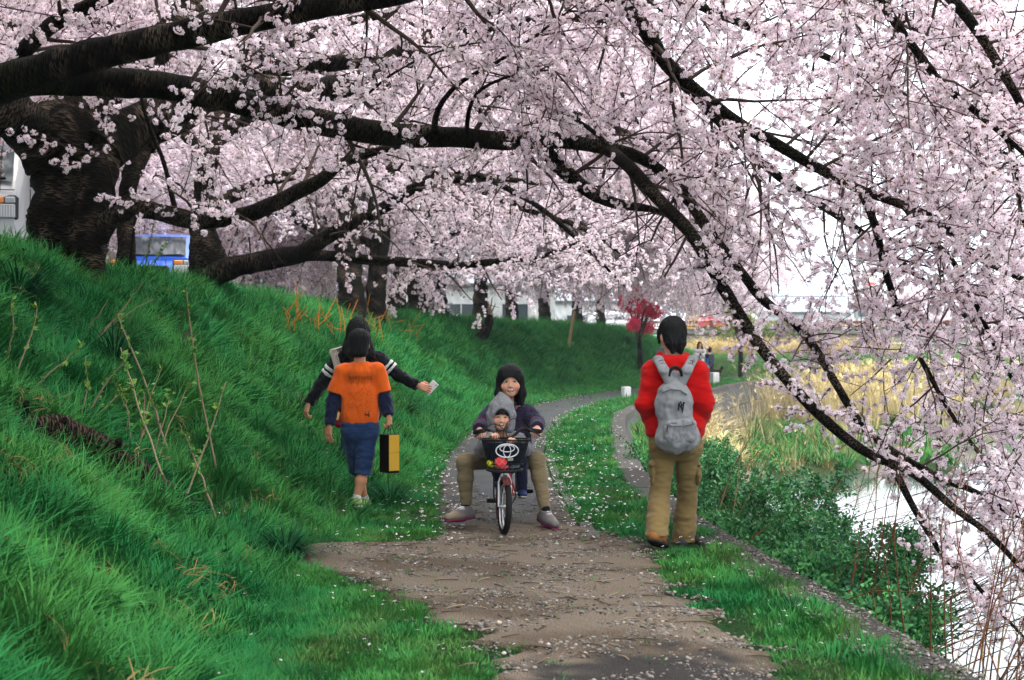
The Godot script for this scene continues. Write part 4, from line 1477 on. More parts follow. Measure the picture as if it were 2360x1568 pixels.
func sapling(label: String, stems: Array, d_off: float, leaf_n: int) -> void:
	# stems: [foot pixel x, y, tip pixel x, y, thickness]
	var foot := hit(stems[0][0], stems[0][1])
	var o := thing("shoot", label, "plant", foot, 0.0, "leafy shoots sprouting from the old log")
	for s in stems:
		var f := hit(s[0], s[1])
		var d := -f.z
		var tip := at(s[2], s[3], d + d_off + rf(-0.1, 0.15))
		var pts := []
		var rad := []
		var bend := Vector3(rf(-0.05, 0.05), 0, rf(-0.05, 0.05))
		for k in 9:
			var t := k / 8.0
			pts.append(f.lerp(tip, t) + bend * sin(t * PI) + rand_dir() * 0.007 - foot)
			rad.append(lerpf(s[4], s[4] * 0.4, t))
		var mb := MB.new()
		mb.tube(pts, rad, 6, Color(0.24, 0.185, 0.12) * rf(0.7, 1.15))
		put(o, "stem", mb.commit(), M.twig_v)
		var lf := MB.new()
		for k in leaf_n:
			var t := pow(rng.randf(), 0.6)
			var i := mini(int(t * 8), 7)
			var q: Vector3 = pts[i].lerp(pts[i + 1], t * 8 - i)
			var dir := (rand_dir() + Vector3(0, 0.7, 0)).normalized()
			var cl := Color(0.035, 0.17, 0.035).lerp(Color(0.17, 0.25, 0.035), rng.randf() * (0.4 + 0.6 * t))
			for m in 3: small_leaf(lf, q, (dir + rand_dir() * 0.5).normalized(), rand_dir(), rf(0.028, 0.055), rf(0.009, 0.015), cl * rf(0.8, 1.2))
		put(o, "leaves", lf.commit(), M.leaf, "stuff")

func bank_plants() -> void:
	# the old felled trunk half sunk in the slope, with shoots
	var a := hit(10, 985)
	var b := hit(160, 1020)
	var c := hit(300, 1095)
	var e := hit(420, 1160)
	var g := hit(500, 1215)
	var log := thing("fallen_log", "dark mossy old log half buried in the slope, sprouting shoots", "log", a)
	var mb := MB.new()
	var s := spline([a - a, b - a + Vector3(0, 0.04, 0), c - a + Vector3(0, 0.03, 0), e - a + Vector3(0, 0.0, 0), g - a - Vector3(0, 0.06, 0)], [0.08, 0.10, 0.09, 0.07, 0.04], 0.06)
	wood(mb, s[0], s[1], 14, 0.22)
	for i in mb.c.size(): mb.c[i] = mb.c[i].lerp(Color(0.10, 0.07, 0.045), 0.6)
	put(log, "trunk", mb.commit(), M.bark)
	for k in 6:
		var q: Vector3 = s[0][int((k + 0.5) / 6.0 * (s[0].size() - 1))]
		var st := MB.new()
		wood(st, [q, q + Vector3(rf(-0.1, 0.1), rf(0.08, 0.16), rf(0.05, 0.15))], [0.035, 0.022], 8, 0.2)
		put(log, "stub", st.commit(), M.bark)
	var root := thing("tree_root", "brown root and bare soil below the halfway cherry tree", "root", hit(500, 745))
	var p0 := root.position
	for q in [[470, 740, 560, 790, 640, 850], [490, 760, 540, 830, 590, 840], [455, 745, 430, 790, 420, 820]]:
		var rm := MB.new()
		var sp := spline([hit(q[0], q[1]) - p0, hit(q[2], q[3]) - p0 + Vector3(0, 0.02, 0), hit(q[4], q[5]) - p0 - Vector3(0, 0.05, 0)], [0.10, 0.06, 0.03], 0.1)
		wood(rm, sp[0], sp[1], 8, 0.2)
		put(root, "strand", rm.commit(), M.bark)
	sapling("two thin leafless-footed shoots at the left edge of the slope", [[8, 860, 25, 690, 0.008], [20, 900, 85, 705, 0.007]], 0.0, 9)
	sapling("pair of pale leaning shoots above the log's left end", [[60, 905, 195, 790, 0.007], [180, 985, 195, 820, 0.006]], 0.05, 8)
	sapling("leafy shoot leaning right from the middle of the log", [[190, 985, 300, 815, 0.009], [190, 990, 310, 880, 0.006]], 0.05, 12)
	sapling("bunch of upright pale shoots in the middle of the log", [[280, 1030, 290, 920, 0.007], [310, 1060, 330, 900, 0.007], [320, 1065, 370, 850, 0.006], [345, 1075, 395, 900, 0.006], [300, 1050, 265, 880, 0.005], [330, 1070, 350, 960, 0.005], [355, 1085, 440, 880, 0.006], [290, 1040, 235, 930, 0.005]], 0.0, 9)
	sapling("tallest shoot with yellow-green tip leaves rising from the log", [[400, 1090, 268, 720, 0.012], [395, 1150, 275, 800, 0.009]], 0.0, 22)
	sapling("slender shoot curving up to a leafy top right of the log", [[505, 1120, 428, 660, 0.010]], 0.0, 20)
	sapling("forked shoot leaning far right over the grass", [[500, 1215, 425, 1000, 0.010], [425, 1160, 520, 880, 0.008]], 0.1, 14)
	sapling("thicket of bare upright shoots between the split trunk and the blue car", [[320, 640, 300, 520, 0.012], [325, 645, 330, 500, 0.012], [330, 645, 355, 510, 0.010], [318, 640, 312, 560, 0.010], [335, 645, 385, 560, 0.008]], -1.0, 16)
	sapling("dry straw-coloured stalks leaning right below the split trunk", [[200, 800, 300, 690, 0.006], [215, 790, 330, 650, 0.005], [190, 780, 250, 690, 0.005], [230, 770, 350, 690, 0.005]], 0.0, 0)
	var spots := [["large dark strap-leaved clump at the left edge below the white van", 45, 700, 90, 0.62, 0.013], ["dark strap-leaved clump right of the tallest shoot", 265, 835, 60, 0.55, 0.011], ["dark tussock beside the path behind the paper bag", 935, 965, 70, 0.62, 0.012],
		["small dark tussock right of the paper bag, nearest the asphalt", 1000, 985, 45, 0.45, 0.010], ["dark tussock at the orange-shirted boy's feet", 900, 1165, 75, 0.5, 0.008], ["dark tussock on the verge under the long-haired girl's left hand", 690, 960, 60, 0.5, 0.010],
		["dark clump on the slope behind the bicycle", 1080, 870, 60, 0.7, 0.015], ["dark rounded clump at the foot of the far slope", 1290, 885, 45, 0.75, 0.02], ["dark rounded clump halfway up the far slope", 1330, 860, 40, 0.7, 0.02],
		["dark strap-leaved clump at the corner of the gravel", 665, 1290, 80, 0.45, 0.009], ["dark grass clump on the crest below the white bus", 615, 655, 60, 0.75, 0.016], ["dark bush-like clump on the slope before the white car", 1440, 795, 60, 1.1, 0.03]]
	for q in spots:
		tussock(q[0], hit(q[1], q[2]), q[3], q[4], q[5], Color(0.012, 0.062, 0.026))
	# orange-brown dead shoots round the far trunks
	var dead := thing("dead_shoots", "orange-brown dead shoots round the feet of the far trunks", "plant", hit(820, 745))
	dead.set_meta("kind", "stuff")
	var dm := MB.new()
	for k in 46:
		var f := hit(rf(640, 960), rf(740, 800)) - dead.position
		dm.tube([f, f + Vector3(rf(-0.1, 0.1), rf(0.1, 0.3), 0), f + Vector3(rf(-0.3, 0.3), rf(0.25, 0.7), 0)], [0.012, 0.010, 0.006], 4, Color(0.42, 0.16, 0.03) * rf(0.6, 1.1))
	put(dead, "stems", dm.commit(), M.twig_v)

func reed_mesh(n: int, h: float, plume: float) -> ArrayMesh:
	var mb := MB.new()
	for i in n:
		var a := rf(0, TAU)
		var out := Vector3(cos(a), 0, sin(a))
		var p := out * rf(0, 0.22)
		var l := h * rf(0.55, 1.1)
		var c := Color(0.42, 0.33, 0.165) * rf(0.6, 1.15)
		blade(mb, p, (Vector3.UP + out * rf(0.05, 0.35)).normalized(), l, 0.0045, out * rf(0.1, 0.5) + Vector3(0.15, -0.15, 0), c, c * 1.1, 5)
		if rng.randf() < plume:
			var t := p + (Vector3.UP + out * 0.3).normalized() * l * 0.9
			for k in 5: blade(mb, t, (Vector3.UP * 0.5 + out * 0.6 + rand_dir() * 0.4).normalized(), 0.22, 0.006, out * 0.5 + Vector3(0, -0.6, 0), c * 1.15, c * 1.2, 3)
	return mb.commit(null, M.grass)

func river_plants() -> void:
	var reeds := []
	for k in 3: reeds.append(reed_mesh(22, 1.75, 0.4))
	var bar := thing("reeds", "", "")
	bar.set_meta("kind", "stuff")
	tag(bar, "dry straw-coloured reeds standing on the river bar", "reeds")
	var xf := [[], [], []]
	var cl := [[], [], []]
	for i in 9000:
		if xf[0].size() + xf[1].size() + xf[2].size() > 1500: break
		var d := rf(16.0, 108.0)
		var k0 := lut(KR, d) + 1.0
		var x := k0 + rf(0.0, 1.0) * (3.2 if d < 30.0 else 24.0)
		var y := bed(x, d)
		if y < -1.55 or y > 1.4: continue
		var q := nz.get_noise_2d(x * 0.28 + 4.0, d * 0.13)
		var want := 0.0
		if d < 31.0: want = smoothstep(2.6, 0.6, x - k0) * smoothstep(17.0, 21.0, d)
		elif d < 48.0: want = 0.22 if q > 0.25 else 0.0
		else: want = 1.0 if q > -0.12 else 0.06
		if rng.randf() > want: continue
		var v := rng.randi_range(0, 2)
		var s := rf(0.7, 1.05) if d < 48.0 else rf(0.95, 1.3)
		xf[v].append(Transform3D(Basis(Vector3.UP, rf(0, TAU)) * Basis.from_scale(Vector3(s, s, s)), Vector3(x, y, -d)))
		cl[v].append(Color(1, 1, 1) * rf(0.8, 1.25))
	# the strip of reeds behind the lawn
	for i in 520:
		var d := rf(98.0, 104.5)
		var x := rf(12.5, 27.0)
		var v := rng.randi_range(0, 2)
		xf[v].append(Transform3D(Basis(Vector3.UP, rf(0, TAU)) * Basis.from_scale(Vector3(1.2, rf(0.35, 0.8), 1.2)), Vector3(x, H(x, d) - 0.02, -d)))
		cl[v].append(Color(1.0, 0.95, 0.85) * rf(0.8, 1.2))
	for k in 3: scatter(bar, "reed_clumps", reeds[k], xf[k], PackedColorArray(cl[k]))
	# fresh green growth on the bar and under the wall
	var gm := tuft(26, 0.55, 0.16, 0.012, 0.7, 0.06)
	var gx := []
	var gc := []
	for i in 30000:
		if gx.size() > 8500: break
		var d := 4.5 * pow(24.0, rng.randf())
		var k0 := lut(KR, d) + 0.25
		var x := k0 + (rf(0.0, 0.9) if d < 31.0 else rf(0, 1) * 26.0)
		var y := bed(x, d)
		if d < 31.0: y = maxf(y, -0.10 - (x - lut(KR, d) - 0.04) * 1.25)
		if y < -1.52 or y > 1.5: continue
		var q := nz.get_noise_2d(x * 0.28 + 4.0, d * 0.13)
		if d > 48.0 and q > -0.05 and rng.randf() < 0.75: continue
		var s := rf(0.5, 1.0) * (0.8 if d < 31.0 else 1.15)
		if d < 20.0: s *= 0.7
		gx.append(Transform3D(Basis(Vector3.UP, rf(0, TAU)) * Basis.from_scale(Vector3.ONE * s), Vector3(x, y - 0.02, -d)))
		gc.append(Color(0.020, 0.105, 0.035).lerp(Color(0.06, 0.19, 0.045), rng.randf()) if rng.randf() < 0.85 else Color(0.20, 0.17, 0.08))
	scatter(self, "river_grass", gm, gx, PackedColorArray(gc), "fresh green growth on the river bar and the wall's foot", "grass")
	# leafy shrubs under the wall
	var lm := MB.new()
	for k in 9:
		var dir := (rand_dir() + Vector3(0, 0.4, 0)).normalized()
		small_leaf(lm, rand_dir() * 0.03, dir, rand_dir(), rf(0.030, 0.05), rf(0.009, 0.014), Color.WHITE * rf(0.75, 1.2))
	var leafm := lm.commit(null, M.leaf)
	var sh := [["leafy green shrub below the wall right beside the red-hooded walker", 2.25, 14.6, 0.22, 0.75], ["tall leafy shrub standing before the river's upper edge", 2.5, 13.3, 0.2, 0.65], ["dense green shrub in the middle of the thicket under the wall", 2.35, 11.9, 0.05, 0.75],
		["green shrub reaching furthest out towards the water", 2.72, 10.9, -0.1, 0.5], ["leafy shrub hugging the kerb in the middle of the thicket", 2.25, 10.3, -0.12, 0.65], ["dark shrub among brown canes near the lower thicket", 2.36, 9.3, -0.25, 0.5],
		["lowest green shrub of the thicket, tangled in brown canes", 2.15, 8.3, -0.40, 0.4], ["shrub behind the walker's legs among pale reeds", 2.1, 17.0, 0.15, 0.7], ["far shrub of the thicket among the golden reeds", 2.6, 19.5, 0.15, 0.8]]
	for q in sh:
		var base := Vector3(q[1], -1.5, -q[2])
		var o := thing("shrub", q[0], "shrub", base, 0.0, "leafy shrubs under the river wall")
		var st := MB.new()
		var lx := []
		var lc := []
		for k in 26:
			var a := rf(0, TAU)
			var top := Vector3(cos(a) * q[4] * rf(0.2, 1.0), (q[3] + 1.5) * rf(0.55, 1.05), sin(a) * q[4] * rf(0.2, 1.0))
			var pts := []
			var rad := []
			for i in 8:
				var t := i / 7.0
				pts.append(Vector3(cos(a) * 0.1, 0, sin(a) * 0.1).lerp(top, t) + Vector3(0, 0.25 * sin(t * PI), 0) + rand_dir() * 0.03)
				rad.append(lerpf(0.012, 0.003, t))
			st.tube(pts, rad, 4, Color(0.10, 0.065, 0.035) * rf(0.6, 1.3), false)
			for j in 70:
				var t := rf(0.35, 1.0)
				var i := mini(int(t * 7), 6)
				var c: Vector3 = pts[i].lerp(pts[i + 1], t * 7 - i) + rand_dir() * rf(0.0, 0.17)
				lx.append(Transform3D(Basis.from_euler(Vector3(rf(0, TAU), rf(0, TAU), rf(0, TAU))) * Basis.from_scale(Vector3.ONE * rf(0.7, 1.2)), c))
				lc.append(Color(0.018, 0.105, 0.040).lerp(Color(0.065, 0.23, 0.060), rng.randf()) * rf(0.8, 1.15))
		put(o, "stems", st.commit(), M.twig_v, "stuff")
		scatter(o, "foliage", leafm, lx, PackedColorArray(lc))
	# brown canes leaning out over the water
	var cn := [["tangle of reddish brown canes at the bottom right corner", 2.35, 6.2], ["brown canes leaning over the water beside the lowest kerb blocks", 2.45, 6.9], ["long arching canes under the drooping branch tip", 2.9, 7.4], ["bare cane bundle right of the lowest shrub", 2.7, 8.0], ["tall bent canes crossing before the open water", 3.2, 8.7],
		["brown canes rising through the middle shrubs", 2.4, 9.6], ["straw and brown canes behind the middle shrub", 2.9, 11.4], ["pale dry canes beside the walker's boots", 2.0, 12.6], ["thin canes at the upper edge of the thicket", 2.5, 14.2]]
	for q in cn:
		var base := Vector3(q[1] - 0.22, -1.25, -q[2])
		var o := thing("cane_clump", q[0], "canes", base, 0.0, "dry brown canes below the river wall")
		var mb := MB.new()
		for k in 30:
			var a := rf(0, TAU)
			var p := Vector3(cos(a), 0, sin(a)) * rf(0, 0.4)
			var dir := Vector3(rf(-0.1, 1.25), rf(0.7, 1.4), rf(-0.5, 0.6)).normalized()
			var l := rf(1.2, 2.5)
			var pts := []
			var rad := []
			for i in 9:
				pts.append(p)
				rad.append(lerpf(rf(0.005, 0.008), 0.002, i / 8.0))
				p += dir * l / 8.0
				dir = (dir + rand_dir() * 0.16 + Vector3(0.05, -0.10, 0)).normalized()
			var c := Color(0.11, 0.040, 0.022).lerp(Color(0.30, 0.20, 0.10), pow(rng.randf(), 3.0)) * rf(0.4, 1.1)
			mb.tube(pts, rad, 4, c, false)
			for j in 4:
				var q2: Vector3 = pts[rng.randi_range(3, 7)]
				mb.tube([q2, q2 + (dir * 0.5 + rand_dir()).normalized() * rf(0.12, 0.4)], [0.0025, 0.0012], 3, c, false)
		put(o, "canes", mb.commit(), M.twig_v, "stuff")

func leafy_tree(called: String, label: String, base: Vector3, h: float, r: float, tall: float, dark: Color, light: Color, n: int, leaf: float, cat := "tree") -> void:
	var o := thing(called, label, cat, base)
	var tm := MB.new()
	var fork := Vector3(rf(-0.1, 0.1), h * tall, 0)
	wood(tm, spline([Vector3(0, -0.2, 0), Vector3(0.03, h * tall * 0.5, 0), fork], [h * 0.035, h * 0.028, h * 0.022], 0.2)[0], spline([Vector3(0, -0.2, 0), Vector3(0.03, h * tall * 0.5, 0), fork], [h * 0.035, h * 0.028, h * 0.022], 0.2)[1], 10, 0.1)
	put(o, "trunk", tm.commit(), M.bark)
	var lb := MB.new()
	var xf := []
	var cl := []
	for k in 16:
		var a := rf(0, TAU)
		var tip := fork + Vector3(cos(a) * r * rf(0.4, 1.0), (h - fork.y) * rf(0.1, 1.0), sin(a) * r * rf(0.4, 1.0))
		var mid := fork.lerp(tip, 0.5) + Vector3(0, h * 0.06, 0)
		lb.tube([fork - Vector3(0, rf(0, 0.1) * h, 0), mid, tip], [h * 0.012, h * 0.007, h * 0.003], 5, Color(0.06, 0.045, 0.035), false)
		for j in n / 16:
			var t := rf(0.4, 1.05)
			var c := mid.lerp(tip, t) + rand_dir() * pow(rng.randf(), 0.5) * r * 0.33
			xf.append(Transform3D(Basis.from_euler(Vector3(rf(0, TAU), rf(0, TAU), rf(0, TAU))) * Basis.from_scale(Vector3.ONE * rf(0.7, 1.3)), c))
			cl.append(dark.lerp(light, rng.randf()))
	put(o, "limbs", lb.commit(), M.twig_v, "stuff")
	var lm := MB.new()
	for k in 7: small_leaf(lm, rand_dir() * leaf * 0.8, rand_dir(), rand_dir(), leaf, leaf * 0.35, Color.WHITE * rf(0.8, 1.15))
	scatter(o, "foliage", lm.commit(null, M.leaf), xf, PackedColorArray(cl))

func other_trees() -> void:
	# crimson-flowered peach tree behind the bend
	leafy_tree("peach_tree", "crimson-flowered peach tree showing through the white blossom", Vector3(at(1474, 760, 64).x, H(at(1474, 760, 64).x, 64), -64), 4.3, 0.95, 0.42, Color(0.74, 0.02, 0.08), Color(0.82, 0.07, 0.16), 1500, 0.075)
	# the slim tree on the lawn
	leafy_tree("lawn_tree", "slim grey-trunked young tree on the lawn with pale green leaf tips", Vector3(at(1706, 868, 60).x, H(at(1706, 868, 60).x, 60), -60), 3.4, 0.9, 0.55, Color(0.14, 0.2, 0.03), Color(0.28, 0.33, 0.06), 520, 0.06)
	# evergreen between the houses
	leafy_tree("evergreen", "dark green garden tree beside the white house", Vector3(at(770, 650, 58).x, 2.1, -58), 4.2, 1.3, 0.2, Color(0.012, 0.06, 0.015), Color(0.03, 0.12, 0.03), 1600, 0.11)
	# cherry trees over the far bank, pale with distance
	for q in [["pale cherry tree beyond the bridge at the right edge", 46.0, 122.0], ["hazy cherry tree right of the bridge pier", 38.5, 132.0], ["far cherry tree behind the car on the bridge", 54.0, 140.0], ["low cherry tree under the right end of the bridge", 41.5, 112.0]]:
		leafy_tree("cherry_tree", q[0], Vector3(q[1], 1.0 if q[2] > 115.0 else 0.0, -q[2]), 7.0 if q[2] > 115.0 else 3.0, 4.2 if q[2] > 115.0 else 2.2, 0.2, Color(0.80, 0.66, 0.70), Color(0.86, 0.76, 0.79), 1900, 0.17)

# ======================================================================= bridge, houses, vehicles
func block(parent: Node3D, called: String, mn: Vector3, mx: Vector3, col: Color, m: Material, bev := 0.01) -> MeshInstance3D:
	var mb := MB.new()
	mb.box(mn, mx, col, bev)
	return put(parent, called, mb.commit(), m)

func bridge() -> void:
	var z := -105.0
	var o := thing("bridge", "low concrete road bridge with brown slatted railing crossing the river", "bridge", Vector3(12.0, 0, z))
	var G := Color(0.22, 0.205, 0.185)
	block(o, "girder", Vector3(0, 1.66, -0.4), Vector3(46, 2.30, 0.4), G, M.plaster, 0.03)
	block(o, "girder", Vector3(0, 1.70, -5.4), Vector3(46, 2.30, -4.6), G, M.plaster, 0.03)
	block(o, "deck", Vector3(-9, 2.303, -6.2), Vector3(46, 2.56, 0.62), G * 0.75, M.plaster, 0.03)
	block(o, "kerb", Vector3(-9, 2.563, 0.25), Vector3(46, 2.72, 0.6), Color(0.10, 0.085, 0.08), M.plaster, 0.02)
	block(o, "abutment", Vector3(-2.0, -1.0, -6.0), Vector3(0.9, 1.655, 0.35), G * 0.9, M.plaster, 0.03)
	var pier := block(o, "pier", Vector3(13.6, -2.0, -5.0), Vector3(14.9, 1.1, -0.3), G * 0.6, M.plaster, 0.05)
	block(pier, "pier_cap", Vector3(12.9, 1.1, -5.6), Vector3(15.6, 1.655, 0.1), G * 0.6, M.plaster, 0.05)
	var W := Color(0.10, 0.045, 0.03)
	block(o, "top_rail", Vector3(-9, 3.16, 0.32), Vector3(46, 3.28, 0.52), W, M.plain, 0.02)
	block(o, "bottom_rail", Vector3(-9, 2.80, 0.36), Vector3(46, 2.87, 0.48), W, M.plain, 0.01)
	for k in 20: block(o, "post", Vector3(-9 + 2.9 * k, 2.72, 0.28), Vector3(-9 + 2.9 * k + 0.24, 3.34, 0.56), W * 0.8, M.plain, 0.015)
	for k in 250:
		block(o, "slat", Vector3(-8.8 + 0.215 * k, 2.87, 0.39), Vector3(-8.8 + 0.215 * k + 0.09, 3.16, 0.45), Color(0.30, 0.12, 0.07), M.plain, 0.0)
	block(o, "top_rail", Vector3(-9, 3.16, -6.0), Vector3(46, 3.28, -5.8), W, M.plain, 0.02)
	# creeper over the parapet
	var xf := []
	var cl := []
	for i in 1700:
		var x := rf(3.0, 10.0) if rng.randf() < 0.8 else rf(0.0, 24.0)
		var y := 3.3 - pow(rng.randf(), 1.3) * 1.25
		if nz.get_noise_2d(x * 0.9, y * 1.3) < 0.0: continue
		xf.append(Transform3D(Basis.from_euler(Vector3(rf(0, 6), rf(0, 6), rf(0, 6))), Vector3(12 + x, y, z + 0.62 + rf(0, 0.18))))
		cl.append(Color(0.12, 0.18, 0.03).lerp(Color(0.22, 0.28, 0.06), rng.randf()))
	var lm := MB.new()
	for k in 4: small_leaf(lm, rand_dir() * 0.06, rand_dir(), rand_dir(), 0.10, 0.04, Color.WHITE)
	scatter(self, "ivy", lm.commit(null, M.leaf), xf, PackedColorArray(cl), "yellow-green creeper hanging over the bridge railing", "creeper")

func window(parent: Node3D, mn: Vector3, mx: Vector3, frame_col: Color) -> void:   # on a wall that faces +z
	var f := MB.new()
	var t := 0.07
	var z := mn.z
	f.box(Vector3(mn.x, mn.y, z), Vector3(mx.x, mn.y + t, z + 0.09), frame_col, 0.005)
	f.box(Vector3(mn.x, mx.y - t, z), Vector3(mx.x, mx.y, z + 0.09), frame_col, 0.005)
	f.box(Vector3(mn.x, mn.y + t + 0.002, z), Vector3(mn.x + t, mx.y - t - 0.002, z + 0.08), frame_col, 0.005)
	f.box(Vector3(mx.x - t, mn.y + t + 0.002, z), Vector3(mx.x, mx.y - t - 0.002, z + 0.08), frame_col, 0.005)
	f.box(Vector3((mn.x + mx.x) / 2 - t / 2, mn.y + t + 0.002, z), Vector3((mn.x + mx.x) / 2 + t / 2, mx.y - t - 0.002, z + 0.07), frame_col, 0.005)
	var w := put(parent, "window", f.commit(), M.plain)
	var p := MB.new()
	p.box(Vector3(mn.x + t, mn.y + t, z + 0.015), Vector3(mx.x - t, mx.y - t, z + 0.03), Color.WHITE, 0.0)
	put(w, "pane", p.commit(), M.glass_dark)

func house(label: String, c: Vector3, w: float, h: float, depth: float, wall: Color, roof: Color, roof_h: float, wins: Array, hip := 0.0, group := "houses behind the trees") -> Node3D:
	var o := thing("house", label, "house", c, 0.0, group)
	block(o, "wall", Vector3(-w / 2, -0.3, -depth), Vector3(w / 2, h, 0), wall, M.plaster, 0.02)
	if roof_h > 0.0:
		var r := MB.new()
		var ov := 0.45
		var rz := -depth / 2
		var a := [Vector3(-w / 2 - ov, h, ov), Vector3(w / 2 + ov, h, ov), Vector3(w / 2 + ov, h, -depth - ov), Vector3(-w / 2 - ov, h, -depth - ov)]
		var r1 := Vector3(-w / 2 - ov + hip, h + roof_h, rz)
		var r2 := Vector3(w / 2 + ov - hip, h + roof_h, rz)
		r.face([a[0], a[1], r2, r1], roof, Vector3(0, 1, 1))
		r.face([a[2], a[3], r1, r2], roof, Vector3(0, 1, -1))
		r.face([a[1], a[2], r2], roof if hip > 0.0 else wall, Vector3.RIGHT)
		r.face([a[3], a[0], r1], roof if hip > 0.0 else wall, Vector3.LEFT)
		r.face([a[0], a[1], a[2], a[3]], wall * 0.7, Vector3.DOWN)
		var rf_ := put(o, "roof", r.commit(), M.plaster)
		var g := MB.new()
		g.box(Vector3(-w / 2 - ov, h - 0.14, ov - 0.02), Vector3(w / 2 + ov, h - 0.004, ov + 0.10), roof * 0.6, 0.02)
		g.tube([r1 + Vector3(0, 0.05, 0), r2 + Vector3(0, 0.05, 0)], [0.12, 0.12], 6, roof * 0.8)
		put(rf_, "ridge", g.commit(), M.plaster)
	else:
		block(o, "parapet", Vector3(-w / 2 - 0.08, h + 0.003, -depth - 0.08), Vector3(w / 2 + 0.08, h + 0.3, 0.08), wall * 0.9, M.plaster, 0.02)
	for q in wins: window(o, Vector3(q[0], q[1], 0.002), Vector3(q[0] + q[2], q[1] + q[3], 0), Color(0.35, 0.35, 0.35) if q.size() < 5 else q[4])
	return o

func buildings() -> void:
	var Y := 2.1
	house("tall beige and white house behind the split cherry trunk", Vector3(-10.2, Y, -41), 8.5, 5.4, 7, Color(0.42, 0.38, 0.34), Color(0.12, 0.12, 0.13), 1.6, [[-3.6, 0.9, 1.7, 1.3], [-0.6, 0.9, 1.7, 1.3], [2.2, 0.6, 1.5, 1.8], [-3.4, 3.3, 1.6, 1.2], [0.4, 3.3, 1.8, 1.2]], 1.5)
	var p := house("white house with pink siding and a lit porch behind the white bus", Vector3(-9.6, Y, -62), 9.0, 4.6, 7, Color(0.70, 0.69, 0.67), Color(0.20, 0.18, 0.17), 1.8, [[-3.2, 1.0, 1.6, 1.2], [-0.4, 0.3, 1.1, 1.9, Color(0.45, 0.36, 0.25)], [1.9, 0.9, 1.6, 1.3], [-1.2, 2.9, 1.5, 1.1]], 0.0)
	for k in 9: block(p, "siding", Vector3(-4.45, 2.5 + 0.2 * k, 0.003), Vector3(-2.0, 2.5 + 0.2 * k + 0.17, 0.05), Color(0.55, 0.30, 0.30), M.plaster, 0.01)
	house("pale two-storey house at the far left behind the white van", Vector3(-17.0, Y, -36), 9.0, 5.2, 7, Color(0.55, 0.54, 0.52), Color(0.16, 0.17, 0.2), 1.5, [[-2, 0.9, 1.6, 1.3], [1, 0.9, 1.6, 1.3], [-2, 3.2, 1.6, 1.2], [1.4, 3.2, 1.6, 1.2]], 1.5)
	house("low grey building between the far cherry trunks", Vector3(-3.2, Y, -92), 12, 3.4, 8, Color(0.5, 0.5, 0.48), Color(0.22, 0.22, 0.24), 1.2, [[-4, 0.9, 1.8, 1.2], [-1, 0.9, 1.8, 1.2], [2.5, 0.9, 1.8, 1.2]], 1.0)
	var sh := thing("storage_shed", "plain white metal shed beside the dark garden tree", "shed", Vector3(at(735, 640, 60).x, Y, -60), 0.0)
	block(sh, "wall", Vector3(-0.75, 0, -2), Vector3(0.75, 2.2, 0), Color(0.68, 0.72, 0.74), M.plain, 0.03)
	block(sh, "roof", Vector3(-0.85, 2.203, -2.1), Vector3(0.85, 2.3, 0.1), Color(0.5, 0.52, 0.53), M.plain, 0.02)
	var fw := thing("block_wall", "grey concrete block wall with a slotted foot behind the far trunks", "wall", Vector3(at(768, 680, 54).x, Y - 0.1, -54))
	for r in 5:
		for k in 5: block(fw, "concrete_block", Vector3(-1.2 + 0.41 * k + 0.2 * (r % 2), 0.35 + 0.2 * r, -0.1), Vector3(-1.2 + 0.41 * k + 0.2 * (r % 2) + 0.4, 0.35 + 0.2 * r + 0.19, 0.06), Color(0.17, 0.165, 0.16) * rf(0.85, 1.15), M.plaster, 0.01)
	for k in 11: block(fw, "baluster", Vector3(-1.1 + 0.2 * k, -0.2, -0.06), Vector3(-1.0 + 0.2 * k, 0.34, 0.05), Color(0.24, 0.23, 0.22), M.plaster, 0.01)
	# beyond the bridge
	house("grey-roofed house beyond the bridge behind the drooping limbs", Vector3(at(1868, 700, 150).x, 1.7, -150), 8.5, 3.4, 8, Color(0.60, 0.61, 0.62), Color(0.34, 0.40, 0.46), 1.7, [[-3.6, 0.7, 1.6, 1.7], [-1.4, 0.7, 1.3, 1.7], [1.0, 0.7, 2.4, 1.7]], 0.0, "buildings beyond the bridge")
	house("yellow shop front beyond the bridge above the walker", Vector3(at(1640, 730, 140).x, 1.7, -140), 3.6, 3.5, 6, Color(0.60, 0.36, 0.06), Color(0.10, 0.09, 0.09), 0.9, [[-1.4, 0.6, 1.2, 1.4], [0.3, 0.6, 1.2, 1.4]], 0.0, "buildings beyond the bridge")
	house("brown shop beside the yellow one beyond the bridge", Vector3(at(1700, 730, 146).x, 1.7, -146), 2.8, 3.2, 6, Color(0.36, 0.14, 0.07), Color(0.12, 0.12, 0.13), 0.8, [[-0.9, 0.7, 1.6, 1.4]], 0.0, "buildings beyond the bridge")
	house("flat-roofed white building beyond the bridge at the right", Vector3(at(2040, 690, 172).x, 1.7, -172), 9.0, 5.5, 8, Color(0.66, 0.65, 0.64), Color(0.4, 0.4, 0.4), 0.0, [[-3.8, 0.8, 1.8, 1.5], [-0.8, 0.8, 1.8, 1.5], [2.2, 0.8, 1.8, 1.5], [-3.8, 3.2, 1.8, 1.4], [-0.8, 3.2, 1.8, 1.4], [2.2, 3.2, 1.8, 1.4]], 0.0, "buildings beyond the bridge")
	house("long low roofed building behind the car on the bridge", Vector3(at(2240, 700, 190).x, 1.7, -190), 16.0, 3.6, 8, Color(0.5, 0.5, 0.51), Color(0.3, 0.33, 0.37), 1.6, [[-6, 0.8, 2, 1.5], [-2, 0.8, 2, 1.5], [2, 0.8, 2, 1.5]], 0.0, "buildings beyond the bridge")
